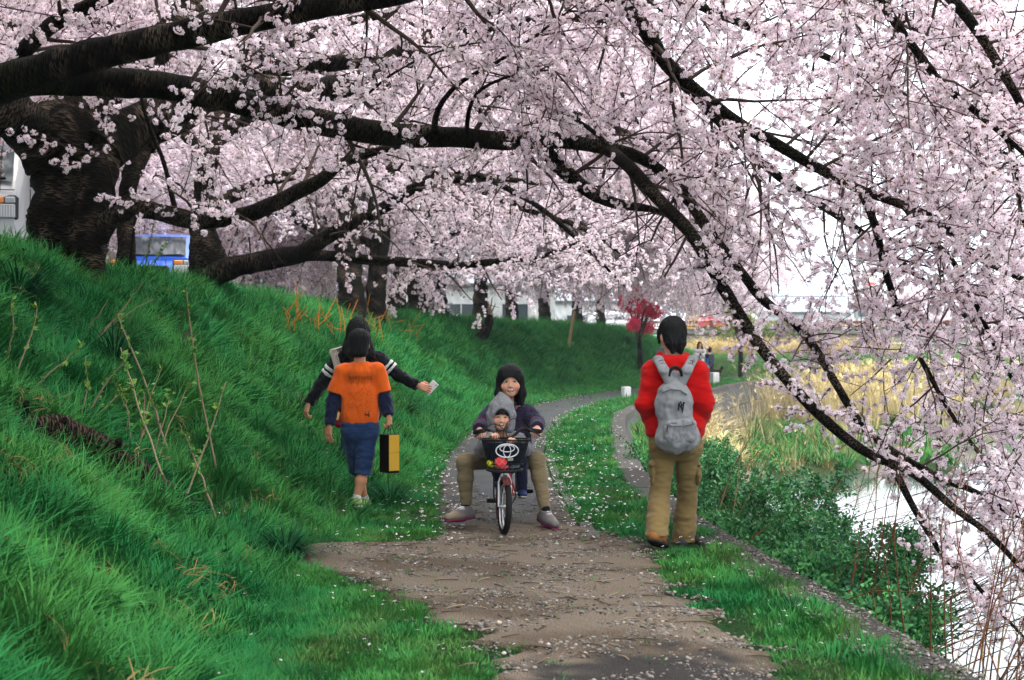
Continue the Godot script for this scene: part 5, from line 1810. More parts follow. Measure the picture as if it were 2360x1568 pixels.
	house("white workshop beyond the bend behind the parked white car", Vector3(at(1330, 720, 130).x, 2.0, -130), 14.0, 3.6, 8, Color(0.62, 0.61, 0.60), Color(0.25, 0.26, 0.28), 1.4, [[-5, 0.8, 2, 1.5], [-1, 0.8, 2, 1.5], [3, 0.8, 2, 1.5]], 0.0, "buildings beyond the bridge")
	# signboard and utility poles with their wires
	var sg := thing("signboard", "small red and white roadside sign beyond the bridge", "sign", Vector3(at(2003, 650, 150).x, 1.7, -150))
	block(sg, "pole", Vector3(-0.08, 0, -0.08), Vector3(0.08, 5.6, 0.08), Color(0.4, 0.4, 0.4), M.metal, 0.02)
	block(sg, "board", Vector3(-0.75, 5.6, -0.1), Vector3(0.75, 8.4, 0.1), Color(0.70, 0.66, 0.64), M.plain, 0.02)
	block(sg, "stripe", Vector3(-0.7, 6.2, 0.101), Vector3(0.7, 6.5, 0.12), Color(0.55, 0.10, 0.07), M.plain, 0.0)
	var poles := [[1560, 150.0, 9.0, "grey utility pole behind the crimson peach tree"], [1975, 158.0, 11.0, "utility pole right of the grey-roofed house"], [2318, 165.0, 11.5, "utility pole at the right edge beyond the bridge"]]
	var tops := []
	for q in poles:
		var x: float = at(q[0], 700, q[1]).x
		var po := thing("utility_pole", q[3], "utility pole", Vector3(x, 1.7, -q[1]), 0.0, "utility poles beyond the bridge")
		var m := MB.new()
		m.tube([Vector3.ZERO, Vector3(0, q[2], 0)], [0.17, 0.11], 10, Color(0.30, 0.30, 0.29))
		put(po, "mast", m.commit(), M.plaster)
		for k in 2: block(po, "crossarm", Vector3(-0.9, q[2] - 0.4 - 0.8 * k, -0.06), Vector3(0.9, q[2] - 0.28 - 0.8 * k, 0.06), Color(0.25, 0.25, 0.25), M.plain, 0.01)
		var tr := MB.new()
		tr.tube([Vector3(0.35, q[2] - 2.6, 0), Vector3(0.35, q[2] - 1.7, 0)], [0.25, 0.25], 10, Color(0.38, 0.38, 0.38))
		put(po, "transformer", tr.commit(), M.plain)
		tops.append(Vector3(x, 1.7 + q[2], -q[1]))
	var ends := [tops[0] + Vector3(-45, 0.5, -10)] + tops + [tops[2] + Vector3(40, 0, -8)]
	for i in ends.size() - 1:
		for k in 3:
			var wm := MB.new()
			var ps := []
			var rs := []
			var off := Vector3([-0.8, 0.8, 0.0][k], [-0.25, -0.25, -1.1][k], 0)
			for j in 13:
				var t := j / 12.0
				ps.append(ends[i].lerp(ends[i + 1], t) + off - Vector3(0, 0.9 * 4.0 * t * (1.0 - t), 0))
				rs.append(0.022)
			wm.tube(ps, rs, 4, Color(0.05, 0.05, 0.055), false)
			tag(put(self, "power_line", wm.commit(), M.plain), "%s power line of the %s stretch between the far utility poles" % [["left upper", "right upper", "low"][k], ["leftmost", "left", "right", "rightmost"][i]], "power line", "power lines beyond the bridge")

func loft(mb: MB, secs: Array, col: Color, seg := 28) -> void:   # sections [z, half width, y0, y1, corner power, x shift]
	var first := mb.v.size()
	for s in secs:
		for j in seg + 1:
			var a := TAU * j / seg
			var p: float = 2.0 / s[4]
			var x: float = signf(cos(a)) * pow(absf(cos(a)), p) * s[1]
			var y := signf(sin(a)) * pow(absf(sin(a)), p)
			mb.vert(Vector3(x, lerpf(s[2], s[3], y * 0.5 + 0.5), s[0]), Vector3(x, 0, 0), col)
	var w := seg + 1
	for i in secs.size():
		for j in w:
			var a := first + i * w + j
			var t1 := mb.v[first + i * w + (j + 1) % seg] - mb.v[first + i * w + (j - 1 + seg) % seg]
			var t2 := mb.v[first + mini(i + 1, secs.size() - 1) * w + j] - mb.v[first + maxi(i - 1, 0) * w + j]
			var nn := t2.cross(t1).normalized()
			var c := Vector3(0, (secs[i][2] + secs[i][3]) / 2.0, secs[i][0])
			mb.n[a] = nn if nn.dot(mb.v[a] - c) >= 0.0 else -nn
	for i in secs.size() - 1:
		for j in seg:
			var a0 := first + i * w + j
			mb.tri(a0, a0 + 1, a0 + w)
			mb.tri(a0 + 1, a0 + w + 1, a0 + w)
	for e in [0, secs.size() - 1]:
		var ps := []
		for j in seg: ps.append(mb.v[first + e * w + j])
		mb.face(ps, col, Vector3(0, 0, secs[e][0] - secs[secs.size() / 2][0]))

func car_wheel(o: Node3D, p: Vector3, r: float) -> void:
	var t := MB.new()
	t.torus(Vector3.ZERO, Vector3.RIGHT, r * 0.78, r * 0.26, 24, 8, Color(0.015, 0.015, 0.015))
	var w := put(o, "wheel", t.commit(), M.rubber)
	w.position = p
	var h := MB.new()
	h.lathe([Vector2(0.0, 0.03), Vector2(r * 0.3, 0.03), Vector2(r * 0.62, 0.0), Vector2(r * 0.64, -0.04)], 16, Transform3D(Basis(Vector3.BACK, -PI / 2 * signf(p.x)), Vector3(signf(p.x) * 0.05, 0, 0)), Color(0.4, 0.4, 0.42))
	put(w, "hub", h.commit(), M.metal)

func motor_car(called: String, label: String, pos: Vector3, turn: float, kind: String, paint: Color, cat: String) -> void:   # front along +z
	var o := thing(called, label, cat, pos, turn)
	var b := MB.new()
	var g := MB.new()
	var L := 3.9
	var W := 0.80
	var hd := 0.75
	if kind == "van":
		L = 3.4; W = 0.74; hd = 0.80
		loft(b, [[-L / 2, W * 0.94, 0.30, 1.80, 7.0], [-L / 2 + 0.12, W, 0.24, 1.87, 8.0], [L / 2 - 0.75, W, 0.22, 1.89, 8.0], [L / 2 - 0.42, W, 0.22, 1.70, 7.0], [L / 2 - 0.18, W * 0.99, 0.22, 1.28, 6.0], [L / 2 - 0.06, W * 0.96, 0.24, 1.05, 6.0], [L / 2, W * 0.90, 0.30, 0.95, 5.0]], paint)
		g.face([Vector3(-W * 0.86, 1.08, L / 2 - 0.085), Vector3(W * 0.86, 1.08, L / 2 - 0.085), Vector3(W * 0.80, 1.72, L / 2 - 0.40), Vector3(-W * 0.80, 1.72, L / 2 - 0.40)], Color.WHITE, Vector3(0, 0.4, 1))
		for i in g.v.size(): g.v[i] += Vector3(0, 0.018, 0.034)
		for s in [-1.0, 1.0]:
			g.face([Vector3(s * (W + 0.004), 1.08, L / 2 - 0.40), Vector3(s * (W + 0.004), 1.08, L / 2 - 1.15), Vector3(s * (W + 0.004), 1.66, L / 2 - 1.15), Vector3(s * (W + 0.004), 1.66, L / 2 - 0.62)], Color.WHITE, Vector3(s, 0, 0))
			g.face([Vector3(s * (W + 0.004), 1.08, L / 2 - 1.28), Vector3(s * (W + 0.004), 1.08, -L / 2 + 0.4), Vector3(s * (W + 0.004), 1.66, -L / 2 + 0.4), Vector3(s * (W + 0.004), 1.66, L / 2 - 1.28)], Color.WHITE, Vector3(s, 0, 0))
	else:
		var tall := 1.52 if kind == "hatch" else 1.42
		loft(b, [[-L / 2, W * 0.86, 0.34, 0.88, 5.0], [-L / 2 + 0.2, W * 0.98, 0.24, 0.95, 5.0], [0, W, 0.20, 0.98, 6.0], [L / 2 - 0.9, W, 0.20, 0.94, 6.0], [L / 2 - 0.25, W * 0.96, 0.22, 0.82, 5.0], [L / 2, W * 0.82, 0.30, 0.66, 4.0]], paint)
		loft(b, [[-L / 2 + 0.12, W * 0.80, 0.85, 1.00, 5.0], [-L / 2 + 0.55, W * 0.84, 0.85, tall - 0.06, 5.0], [-0.2, W * 0.84, 0.85, tall, 5.0], [0.35, W * 0.82, 0.85, tall - 0.08, 5.0], [L / 2 - 0.75, W * 0.80, 0.85, 0.97, 5.0]], paint)
		g.face([Vector3(-W * 0.70, 1.0, L / 2 - 0.80), Vector3(W * 0.70, 1.0, L / 2 - 0.80), Vector3(W * 0.62, tall - 0.12, 0.42), Vector3(-W * 0.62, tall - 0.12, 0.42)], Color.WHITE, Vector3(0, 0.6, 1))
		for i in g.v.size(): g.v[i] += Vector3(0, 0.02, 0.03)
		for s in [-1.0, 1.0]:
			for q in [[-L / 2 + 0.55, -0.25], [-0.15, 0.65]]:
				g.face([Vector3(s * (W * 0.835 + 0.01), 1.02, q[0]), Vector3(s * (W * 0.835 + 0.01), 1.02, q[1]), Vector3(s * (W * 0.76 + 0.03), tall - 0.12, q[1] - (0.35 if q[1] > 0.0 else 0.0)), Vector3(s * (W * 0.76 + 0.03), tall - 0.12, q[0] + (0.12 if q[0] < -1.0 else 0.0))], Color.WHITE, Vector3(s, 0.1, 0))
	put(o, "body", b.commit(), M.gloss)
	put(o, "window", g.commit(), M.glass_dark)
	var fz := L / 2
	for s in [-1.0, 1.0]:
		var h := MB.new()
		h.box(Vector3(s * W * 0.72 - 0.17, hd - 0.15, fz - 0.18), Vector3(s * W * 0.72 + 0.17, hd + 0.14, fz + 0.008), Color(0.05, 0.05, 0.055), 0.03)
		var hl := put(o, "headlight", h.commit(), M.plain)
		var tn := MB.new()
		tn.box(Vector3(s * W * 0.72 - 0.145, hd + 0.045, fz - 0.03), Vector3(s * W * 0.72 + 0.02, hd + 0.12, fz + 0.022), Color(0.75, 0.22, 0.02), 0.012)
		put(hl, "indicator", tn.commit(), M.gloss)
		var lens := MB.new()
		lens.box(Vector3(s * W * 0.72 - 0.145, hd - 0.125, fz - 0.03), Vector3(s * W * 0.72 + 0.145, hd + 0.042, fz + 0.020), Color(0.42, 0.44, 0.46), 0.015)
		lens.box(Vector3(s * W * 0.72 + 0.03, hd + 0.045, fz - 0.03), Vector3(s * W * 0.72 + 0.145, hd + 0.12, fz + 0.018), Color(0.36, 0.38, 0.40), 0.012)
		for k in 9: lens.box(Vector3(s * W * 0.72 - 0.13 + 0.03 * k, hd - 0.11, fz + 0.018), Vector3(s * W * 0.72 - 0.118 + 0.03 * k, hd + 0.03, fz + 0.026), Color(0.62, 0.63, 0.65), 0.003)
		put(hl, "lens", lens.commit(), M.gloss)
		var mi := MB.new()
		mi.box(Vector3(s * (W + 0.13) - 0.08, 1.08, fz - 0.85), Vector3(s * (W + 0.13) + 0.08, 1.26, fz - 0.75), Color(0.02, 0.02, 0.02), 0.03)
		put(o, "mirror", mi.commit(), M.plain)
		car_wheel(o, Vector3(s * (W - 0.08), 0.28, L / 2 - 0.72), 0.28)
		car_wheel(o, Vector3(s * (W - 0.08), 0.28, -L / 2 + 0.65), 0.28)
	var wp := MB.new()   # wipers and the seams of bonnet and doors
	for s in [-1.0, 1.0]:
		if kind == "van":
			wp.tube([Vector3(s * 0.1, 1.10, fz - 0.045), Vector3(s * W * 0.75, 1.14, fz - 0.06)], [0.012, 0.008], 5, Color(0.02, 0.02, 0.02))
			wp.tube([Vector3(s * (W + 0.003), 0.35, fz - 0.45), Vector3(s * (W + 0.003), 1.05, fz - 0.42)], [0.006, 0.006], 4, Color(0.03, 0.03, 0.03))
			wp.tube([Vector3(s * (W + 0.003), 0.35, fz - 1.2), Vector3(s * (W + 0.003), 1.75, fz - 1.2)], [0.006, 0.006], 4, Color(0.03, 0.03, 0.03))
		else:
			wp.tube([Vector3(s * 0.1, 1.01, fz - 0.74), Vector3(s * W * 0.62, 1.03, fz - 0.74)], [0.010, 0.008], 5, Color(0.02, 0.02, 0.02))
	if kind == "van": wp.tube([Vector3(-W * 0.9, hd + 0.20, fz - 0.015), Vector3(0, hd + 0.20, fz + 0.002), Vector3(W * 0.9, hd + 0.20, fz - 0.015)], [0.006, 0.006, 0.006], 4, Color(0.05, 0.05, 0.05))
	put(o, "wipers", wp.commit(), M.plain)
	block(o, "grille", Vector3(-W * 0.4, hd - 0.10, fz - 0.1), Vector3(W * 0.4, hd + 0.02, fz + 0.006), Color(0.02, 0.02, 0.02), M.plain, 0.01)
	block(o, "bumper", Vector3(-W * 0.93, 0.28, fz - 0.15), Vector3(W * 0.93, 0.52, fz + 0.05), paint * 0.92, M.gloss, 0.04)
	block(o, "number_plate", Vector3(-0.165, 0.36, fz + 0.052), Vector3(0.165, 0.50, fz + 0.06), Color(0.65, 0.62, 0.3), M.plain, 0.004)

func vehicles() -> void:
	motor_car("parked_van", "silver-white van with orange indicator parked nose-on behind the split trunk", Vector3(-6.45, 2.15, -17.6), 0.10, "van", Color(0.40, 0.41, 0.42), "van")
	motor_car("parked_car", "bright blue car with pale windscreen parked behind the shoots", Vector3(-6.9, 2.1, -28.0), 0.12, "hatch", Color(0.03, 0.12, 0.55), "car")
	motor_car("parked_bus", "long white minibus parked beyond the grassy crest", Vector3(at(700, 680, 54).x, 1.95, -54), 1.2, "van", Color(0.68, 0.69, 0.70), "minibus")
	motor_car("parked_car", "white car parked on the levee left of the crimson peach tree", Vector3(at(1425, 745, 89).x, 2.05, -89), 1.3, "hatch", Color(0.70, 0.71, 0.72), "car")
	motor_car("passing_car", "silver car crossing the bridge at the right", Vector3(at(2255, 740, 108).x, 2.56, -108), -1.57, "saloon", Color(0.55, 0.58, 0.60), "car")
	motor_car("passing_car", "red car on the bridge above the walker's head", Vector3(at(1668, 742, 109).x, 2.56, -109), 1.57, "saloon", Color(0.45, 0.02, 0.05), "car")

func small_things() -> void:
	for q in [[1443, 921, 37.5, 0.20, 0.30, "short white concrete marker post on the grass by the path bend"], [1647, 889, 52.0, 0.26, 0.42, "squat white concrete block by the dog on the river wall"], [1791, 863, 72.0, 0.34, 0.42, "small white block on the far lawn beside a low bush"]]:
		var p := at(q[0], q[1], q[2])
		var o := thing("marker_post", q[5], "marker post", Vector3(p.x, H(p.x, q[2]), p.z), 0.4)
		block(o, "post", Vector3(-q[3] / 2, -0.1, -q[3] / 2), Vector3(q[3] / 2, q[4], q[3] / 2), Color(0.58, 0.57, 0.55), M.plaster, 0.015)
		block(o, "cap", Vector3(-q[3] / 2 + 0.015, q[4] + 0.001, -q[3] / 2 + 0.015), Vector3(q[3] / 2 - 0.015, q[4] + 0.018, q[3] / 2 - 0.015), Color(0.5, 0.49, 0.47), M.plaster, 0.008)
	var st := thing("stake", "leaning wooden stake on the far slope", "stake", hit(1308, 806))
	var m := MB.new()
	m.tube([Vector3(0, -0.2, 0), Vector3(0.14, 0.7, 0), Vector3(0.30, 1.55, -0.05)], [0.06, 0.055, 0.05], 8, Color(0.20, 0.13, 0.07))
	put(st, "pole", m.commit(), M.twig_v)
	var bs := thing("stump", "broken splintered stump leaning on the far slope", "stump", hit(1112, 800))
	var sm := MB.new()
	var sp := spline([Vector3(-0.25, -0.2, 0), Vector3(-0.1, 0.2, 0), Vector3(0.15, 0.6, 0), Vector3(0.22, 1.0, 0)], [0.24, 0.2, 0.16, 0.1], 0.08)
	wood(sm, sp[0], sp[1], 12, 0.2)
	put(bs, "trunk", sm.commit(), M.bark)
	for k in 4:
		var sl := MB.new()
		sl.tube([Vector3(0.2, 0.9, 0), Vector3(0.2 + rf(-0.25, 0.25), 1.3 + rf(0, 0.3), rf(-0.1, 0.1))], [0.05, 0.015], 6, Color(0.16, 0.11, 0.07))
		put(bs, "splinter", sl.commit(), M.twig_v)
	var bo := thing("boulder", "tall rough grey standing stone behind the walker's head", "boulder", Vector3(at(1530, 840, 70).x, H(at(1530, 840, 70).x, 70) - 0.1, -70))
	var bm := MB.new()
	net(bm, [cap(Vector3(0, 0.2, 0), Vector3(0.1, 1.0, 0), 0.62, 0.42, Color(0.17, 0.16, 0.15), 0.1), ell(Vector3(0.25, 0.5, 0.1), Vector3(0.45, 0.6, 0.4), Color(0.19, 0.18, 0.16), 0.1)], 0.05, 0.12, Vector3(2.5, 2.5, 2.5))
	put(bo, "rock", bm.commit(), M.plaster)
	# a low hedge-like bush on the far lawn
	leafy_tree("bush", "low green bush on the far lawn behind the white block", Vector3(at(1790, 862, 70).x, H(at(1790, 862, 70).x, 70), -70), 0.55, 0.9, 0.2, Color(0.03, 0.13, 0.03), Color(0.07, 0.2, 0.05), 420, 0.06, "bush")

# ======================================================================= people
const SKIN := Color(0.47, 0.25, 0.165)
const BLACK_HAIR := Color(0.010, 0.0085, 0.009)

func frame(fwd: Vector3, up: Vector3) -> Basis:   # x to the side, y up, z where the face looks
	var z := fwd.normalized()
	var x := up.cross(z).normalized()
	return Basis(x, z.cross(x), z)

func head_prims(c: Vector3, fr: Basis, s: float, col: Color, smile := 0.0, blush := 0.0) -> Array:
	var P := []
	var red := col.lerp(Color(0.52, 0.17, 0.13), blush)
	var w := func(x: float, y: float, z: float) -> Vector3: return c + fr * (Vector3(x, y, z) * s)
	P.append(ell(w.call(0, 0.035, -0.014), Vector3(0.075, 0.083, 0.092) * s, col, 0.02, fr))
	P.append(ell(w.call(0, -0.028, 0.018), Vector3(0.067, 0.076, 0.066) * s, col, 0.03, fr))
	P.append(ell(w.call(0, -0.084, 0.056), Vector3(0.027, 0.018, 0.020) * s, col, 0.03, fr))
	for q in [-1.0, 1.0]:
		P.append(ell(w.call(q * 0.040, -0.032, 0.056), Vector3(0.026, 0.024, 0.021) * s, red, 0.018, fr))
		P.append(ell(w.call(q * 0.077, -0.012, -0.008), Vector3(0.010, 0.030, 0.018) * s, col, 0.008, fr))
		P.append(ell(w.call(q * 0.031, 0.010, 0.087), Vector3(0.016, 0.008, 0.008) * s, col, 0.008, fr).cut())
	P.append(cap(w.call(0, 0.004, 0.078), w.call(0, -0.024, 0.088), 0.0065 * s, 0.0095 * s, col, 0.014))
	for q in [-1.0, 1.0]:
		P.append(ell(w.call(q * 0.010, -0.028, 0.083), Vector3(0.0075, 0.006, 0.008) * s, col, 0.008, fr))
		# eyes narrowed by the smile, lids and brows
		P.append(ell(w.call(q * 0.032, 0.007, 0.0735), Vector3(0.0135, 0.0042, 0.0075) * s, Color(0.42, 0.37, 0.34), 0.001, fr))
		P.append(ell(w.call(q * 0.031, 0.007, 0.0765), Vector3(0.0078, 0.0046, 0.0055) * s, Color(0.010, 0.006, 0.005), 0.001, fr))
		P.append(cap(w.call(q * 0.018, 0.008, 0.0805), w.call(q * 0.033, 0.0130, 0.0785), 0.0020 * s, 0.0022 * s, Color(0.03, 0.015, 0.012), 0.001))
		P.append(cap(w.call(q * 0.033, 0.0130, 0.0785), w.call(q * 0.047, 0.006, 0.070), 0.0022 * s, 0.0016 * s, Color(0.03, 0.015, 0.012), 0.001))
		P.append(cap(w.call(q * 0.017, 0.029, 0.082), w.call(q * 0.045, 0.032, 0.073), 0.0024 * s, 0.0016 * s, col * 0.32, 0.002))
	var lip := col.lerp(Color(0.42, 0.12, 0.10), 0.55)
	if smile > 0.0:
		P.append(ell(w.call(0, -0.056, 0.074), Vector3(0.0235, 0.0105 * smile, 0.012) * s, Color(0.075, 0.014, 0.012), 0.002, fr))
		P.append(ell(w.call(0, -0.0525, 0.0768), Vector3(0.0195, 0.0050, 0.0105) * s, Color(0.62, 0.59, 0.54), 0.001, fr))
		for q in [-1.0, 1.0]:
			P.append(cap(w.call(0, -0.0455, 0.0855), w.call(q * 0.026, -0.044, 0.0735), 0.0028 * s, 0.0022 * s, lip, 0.003))
			P.append(cap(w.call(0, -0.057 - 0.0105 * smile, 0.083), w.call(q * 0.025, -0.046, 0.0735), 0.0036 * s, 0.0022 * s, lip, 0.003))
	else:
		P.append(cap(w.call(-0.020, -0.056, 0.080), w.call(0.020, -0.056, 0.080), 0.005 * s, 0.005 * s, lip, 0.004))
	return P

func hand_prims(w: Vector3, dir: Vector3, back: Vector3, thumb: float, s: float, curl: float, col: Color) -> Array:
	# dir: from the wrist to the fingers, back: out of the back of the hand, thumb: +1 or -1 along dir x back
	var P := []
	dir = dir.normalized()
	back = (back - dir * back.dot(dir)).normalized()
	var sd := dir.cross(back) * thumb
	P.append(cap(w - dir * 0.02 * s, w + dir * 0.03 * s, 0.024 * s, 0.024 * s, col, 0.012).flatten(back, 0.75))
	for q in [-0.024, -0.008, 0.008, 0.024]:
		P.append(cap(w + dir * 0.025 * s + sd * q * 0.8 * s, w + dir * 0.082 * s + sd * q * 1.1 * s, 0.015 * s, 0.0125 * s, col, 0.008))
	var ln := [0.036, 0.042, 0.039, 0.030]
	for i in 4:
		var p := w + dir * 0.086 * s + sd * (0.028 - 0.0187 * i) * s
		var dd := (dir + sd * (0.10 - 0.07 * i)).normalized()
		var r: float = [0.0088, 0.0090, 0.0088, 0.0078][i] * s
		for k in 3:
			var ang: float = curl * [0.55, 0.9, 0.6][k] * (1.0 + 0.10 * i)
			dd = dd.rotated(sd, -ang * thumb)
			var q: Vector3 = p + dd * ln[i] * s * [1.0, 0.66, 0.52][k]
			P.append(cap(p, q, r, r * 0.92, col, 0.004))
			p = q
			r *= 0.92
	var t0 := w + dir * 0.026 * s + sd * 0.024 * s
	var t1 := t0 + (dir * 0.6 + sd * 0.75 - back * 0.35 * curl).normalized() * 0.036 * s
	var t2 := t1 + (dir * 0.9 + sd * (0.35 - 0.5 * curl) - back * 0.5 * curl).normalized() * 0.032 * s
	P.append(cap(t0, t1, 0.0135 * s, 0.011 * s, col, 0.008))
	P.append(cap(t1, t2, 0.0105 * s, 0.0085 * s, col, 0.004))
	return P

func body_prims(J: Dictionary, s: float, col: Color) -> Array:   # one figure from neck to feet
	var P := []
	var mid: Vector3 = (J.shl + J.shr) / 2.0
	var pel: Vector3 = (J.hil + J.hir) / 2.0
	P.append(cap(J.neck, mid + Vector3(0, -0.02, 0), 0.052 * s, 0.065 * s, col, 0.04))
	P.append(cap(J.shl.lerp(mid, 0.2), J.shr.lerp(mid, 0.2), 0.062 * s, 0.062 * s, col, 0.05))
	P.append(cap(mid.lerp(pel, 0.2), mid.lerp(pel, 0.62), 0.085 * s, 0.078 * s, col, 0.06))
	P.append(cap(J.hil, J.hir, 0.076 * s, 0.076 * s, col, 0.05))
	P.append(cap(mid.lerp(pel, 0.6), pel, 0.078 * s, 0.078 * s, col, 0.05))
	for q in ["l", "r"]:
		P.append(cap(J["sh" + q], J["el" + q], 0.046 * s, 0.037 * s, col, 0.03))
		P.append(cap(J["el" + q], J["wr" + q], 0.036 * s, 0.024 * s, col, 0.02))
		P.append(cap(J["hi" + q], J["kn" + q], 0.064 * s, 0.048 * s, col, 0.03))
		var ca: Vector3 = J["kn" + q].lerp(J["an" + q], 0.35)
		P.append(cap(J["kn" + q], ca, 0.05 * s, 0.053 * s, col, 0.02))
		P.append(cap(ca, J["an" + q], 0.052 * s, 0.033 * s, col, 0.02))
		P.append(cap(J["an" + q] - Vector3(0, 0.02 * s, 0), (J["an" + q] - Vector3(0, 0.03 * s, 0)).lerp(J["toe" + q], 0.7), 0.026 * s, 0.016 * s, col, 0.01))
	return P

func shoe(parent: Node3D, ankle: Vector3, toe: Vector3, s: float, upper: Color, sole: Color, accent: Color, toe_col := Color(-1, 0, 0)) -> void:
	# heel under the ankle, sole along the foot
	var dir := (toe - ankle)
	var sole_up := (Vector3.UP - dir.normalized() * dir.normalized().y).normalized()
	var fw := dir.normalized()
	var heel := ankle - sole_up * 0.035 * s - fw * 0.045 * s
	var tip := toe - sole_up * 0.0 * s
	var P := []
	P.append(cap(ankle + sole_up * 0.03 * s, ankle - sole_up * 0.02 * s, 0.046 * s, 0.048 * s, upper, 0.02).clip(Plane(sole_up, (ankle + sole_up * 0.035 * s).dot(sole_up))))
	P.append(cap(heel, heel.lerp(tip, 0.6), 0.042 * s, 0.046 * s, upper, 0.03))
	P.append(cap(heel.lerp(tip, 0.55), tip, 0.047 * s, 0.036 * s, upper if toe_col.r < 0.0 else toe_col, 0.03).flatten(sole_up, 0.8))
	P.append(cap(heel.lerp(tip, 0.25) + sole_up * 0.03 * s, heel.lerp(tip, 0.5) + sole_up * 0.022 * s, 0.036 * s, 0.034 * s, accent, 0.01))
	var m := MB.new()
	net(m, P, 0.006)
	put(parent, "shoe", m.commit(), M.plain)
	var S := []
	var dn := sole_up * -0.036 * s
	S.append(cap(heel + dn, heel.lerp(tip, 0.55) + dn, 0.043 * s, 0.047 * s, sole, 0.02).flatten(sole_up, 0.38))
	S.append(cap(heel.lerp(tip, 0.5) + dn, tip + dn * 0.75 + fw * 0.006, 0.049 * s, 0.037 * s, sole, 0.02).flatten(sole_up, 0.38))
	var so := MB.new()
	net(so, S, 0.006)
	var last: Node = parent.get_child(parent.get_child_count() - 1)
	put(last, "sole", so.commit(), M.rubber)
	var la := MB.new()   # laces
	for k in 4:
		var c0 := heel.lerp(tip, 0.36 + 0.08 * k) + sole_up * (0.056 - 0.005 * k) * s
		var sd := fw.cross(sole_up) * 0.024 * s
		la.tube([c0 - sd, c0 + sole_up * 0.006, c0 + sd], [0.0032, 0.0036, 0.0032], 5, Color(0.75, 0.74, 0.72))
	put(last, "laces", la.commit(), M.plain)
	var sp := MB.new()   # dark trim along both sides
	for sgn in [-1.0, 1.0]:
		for k in 3:
			var c1: Vector3 = heel.lerp(tip, 0.22 + 0.13 * k) + fw.cross(sole_up) * 0.044 * s * sgn
			sp.tube([c1 - sole_up * 0.022 * s, c1 + sole_up * 0.020 * s - fw * 0.02 * s - fw.cross(sole_up) * 0.006 * s * sgn], [0.005 * s, 0.004 * s], 5, accent * 0.35)
	put(last, "trim", sp.commit(), M.plain)

func person(label: String, J: Dictionary, pos: Vector3) -> Node3D:
	var o := thing("person", label, "person", pos)
	for k in J.keys(): J[k] -= pos
	return o

func people() -> void:
	red_walker()
	orange_boy()
	dark_girl()
	bicycle()
	bike_girl()
	hooded_child()
	far_people()

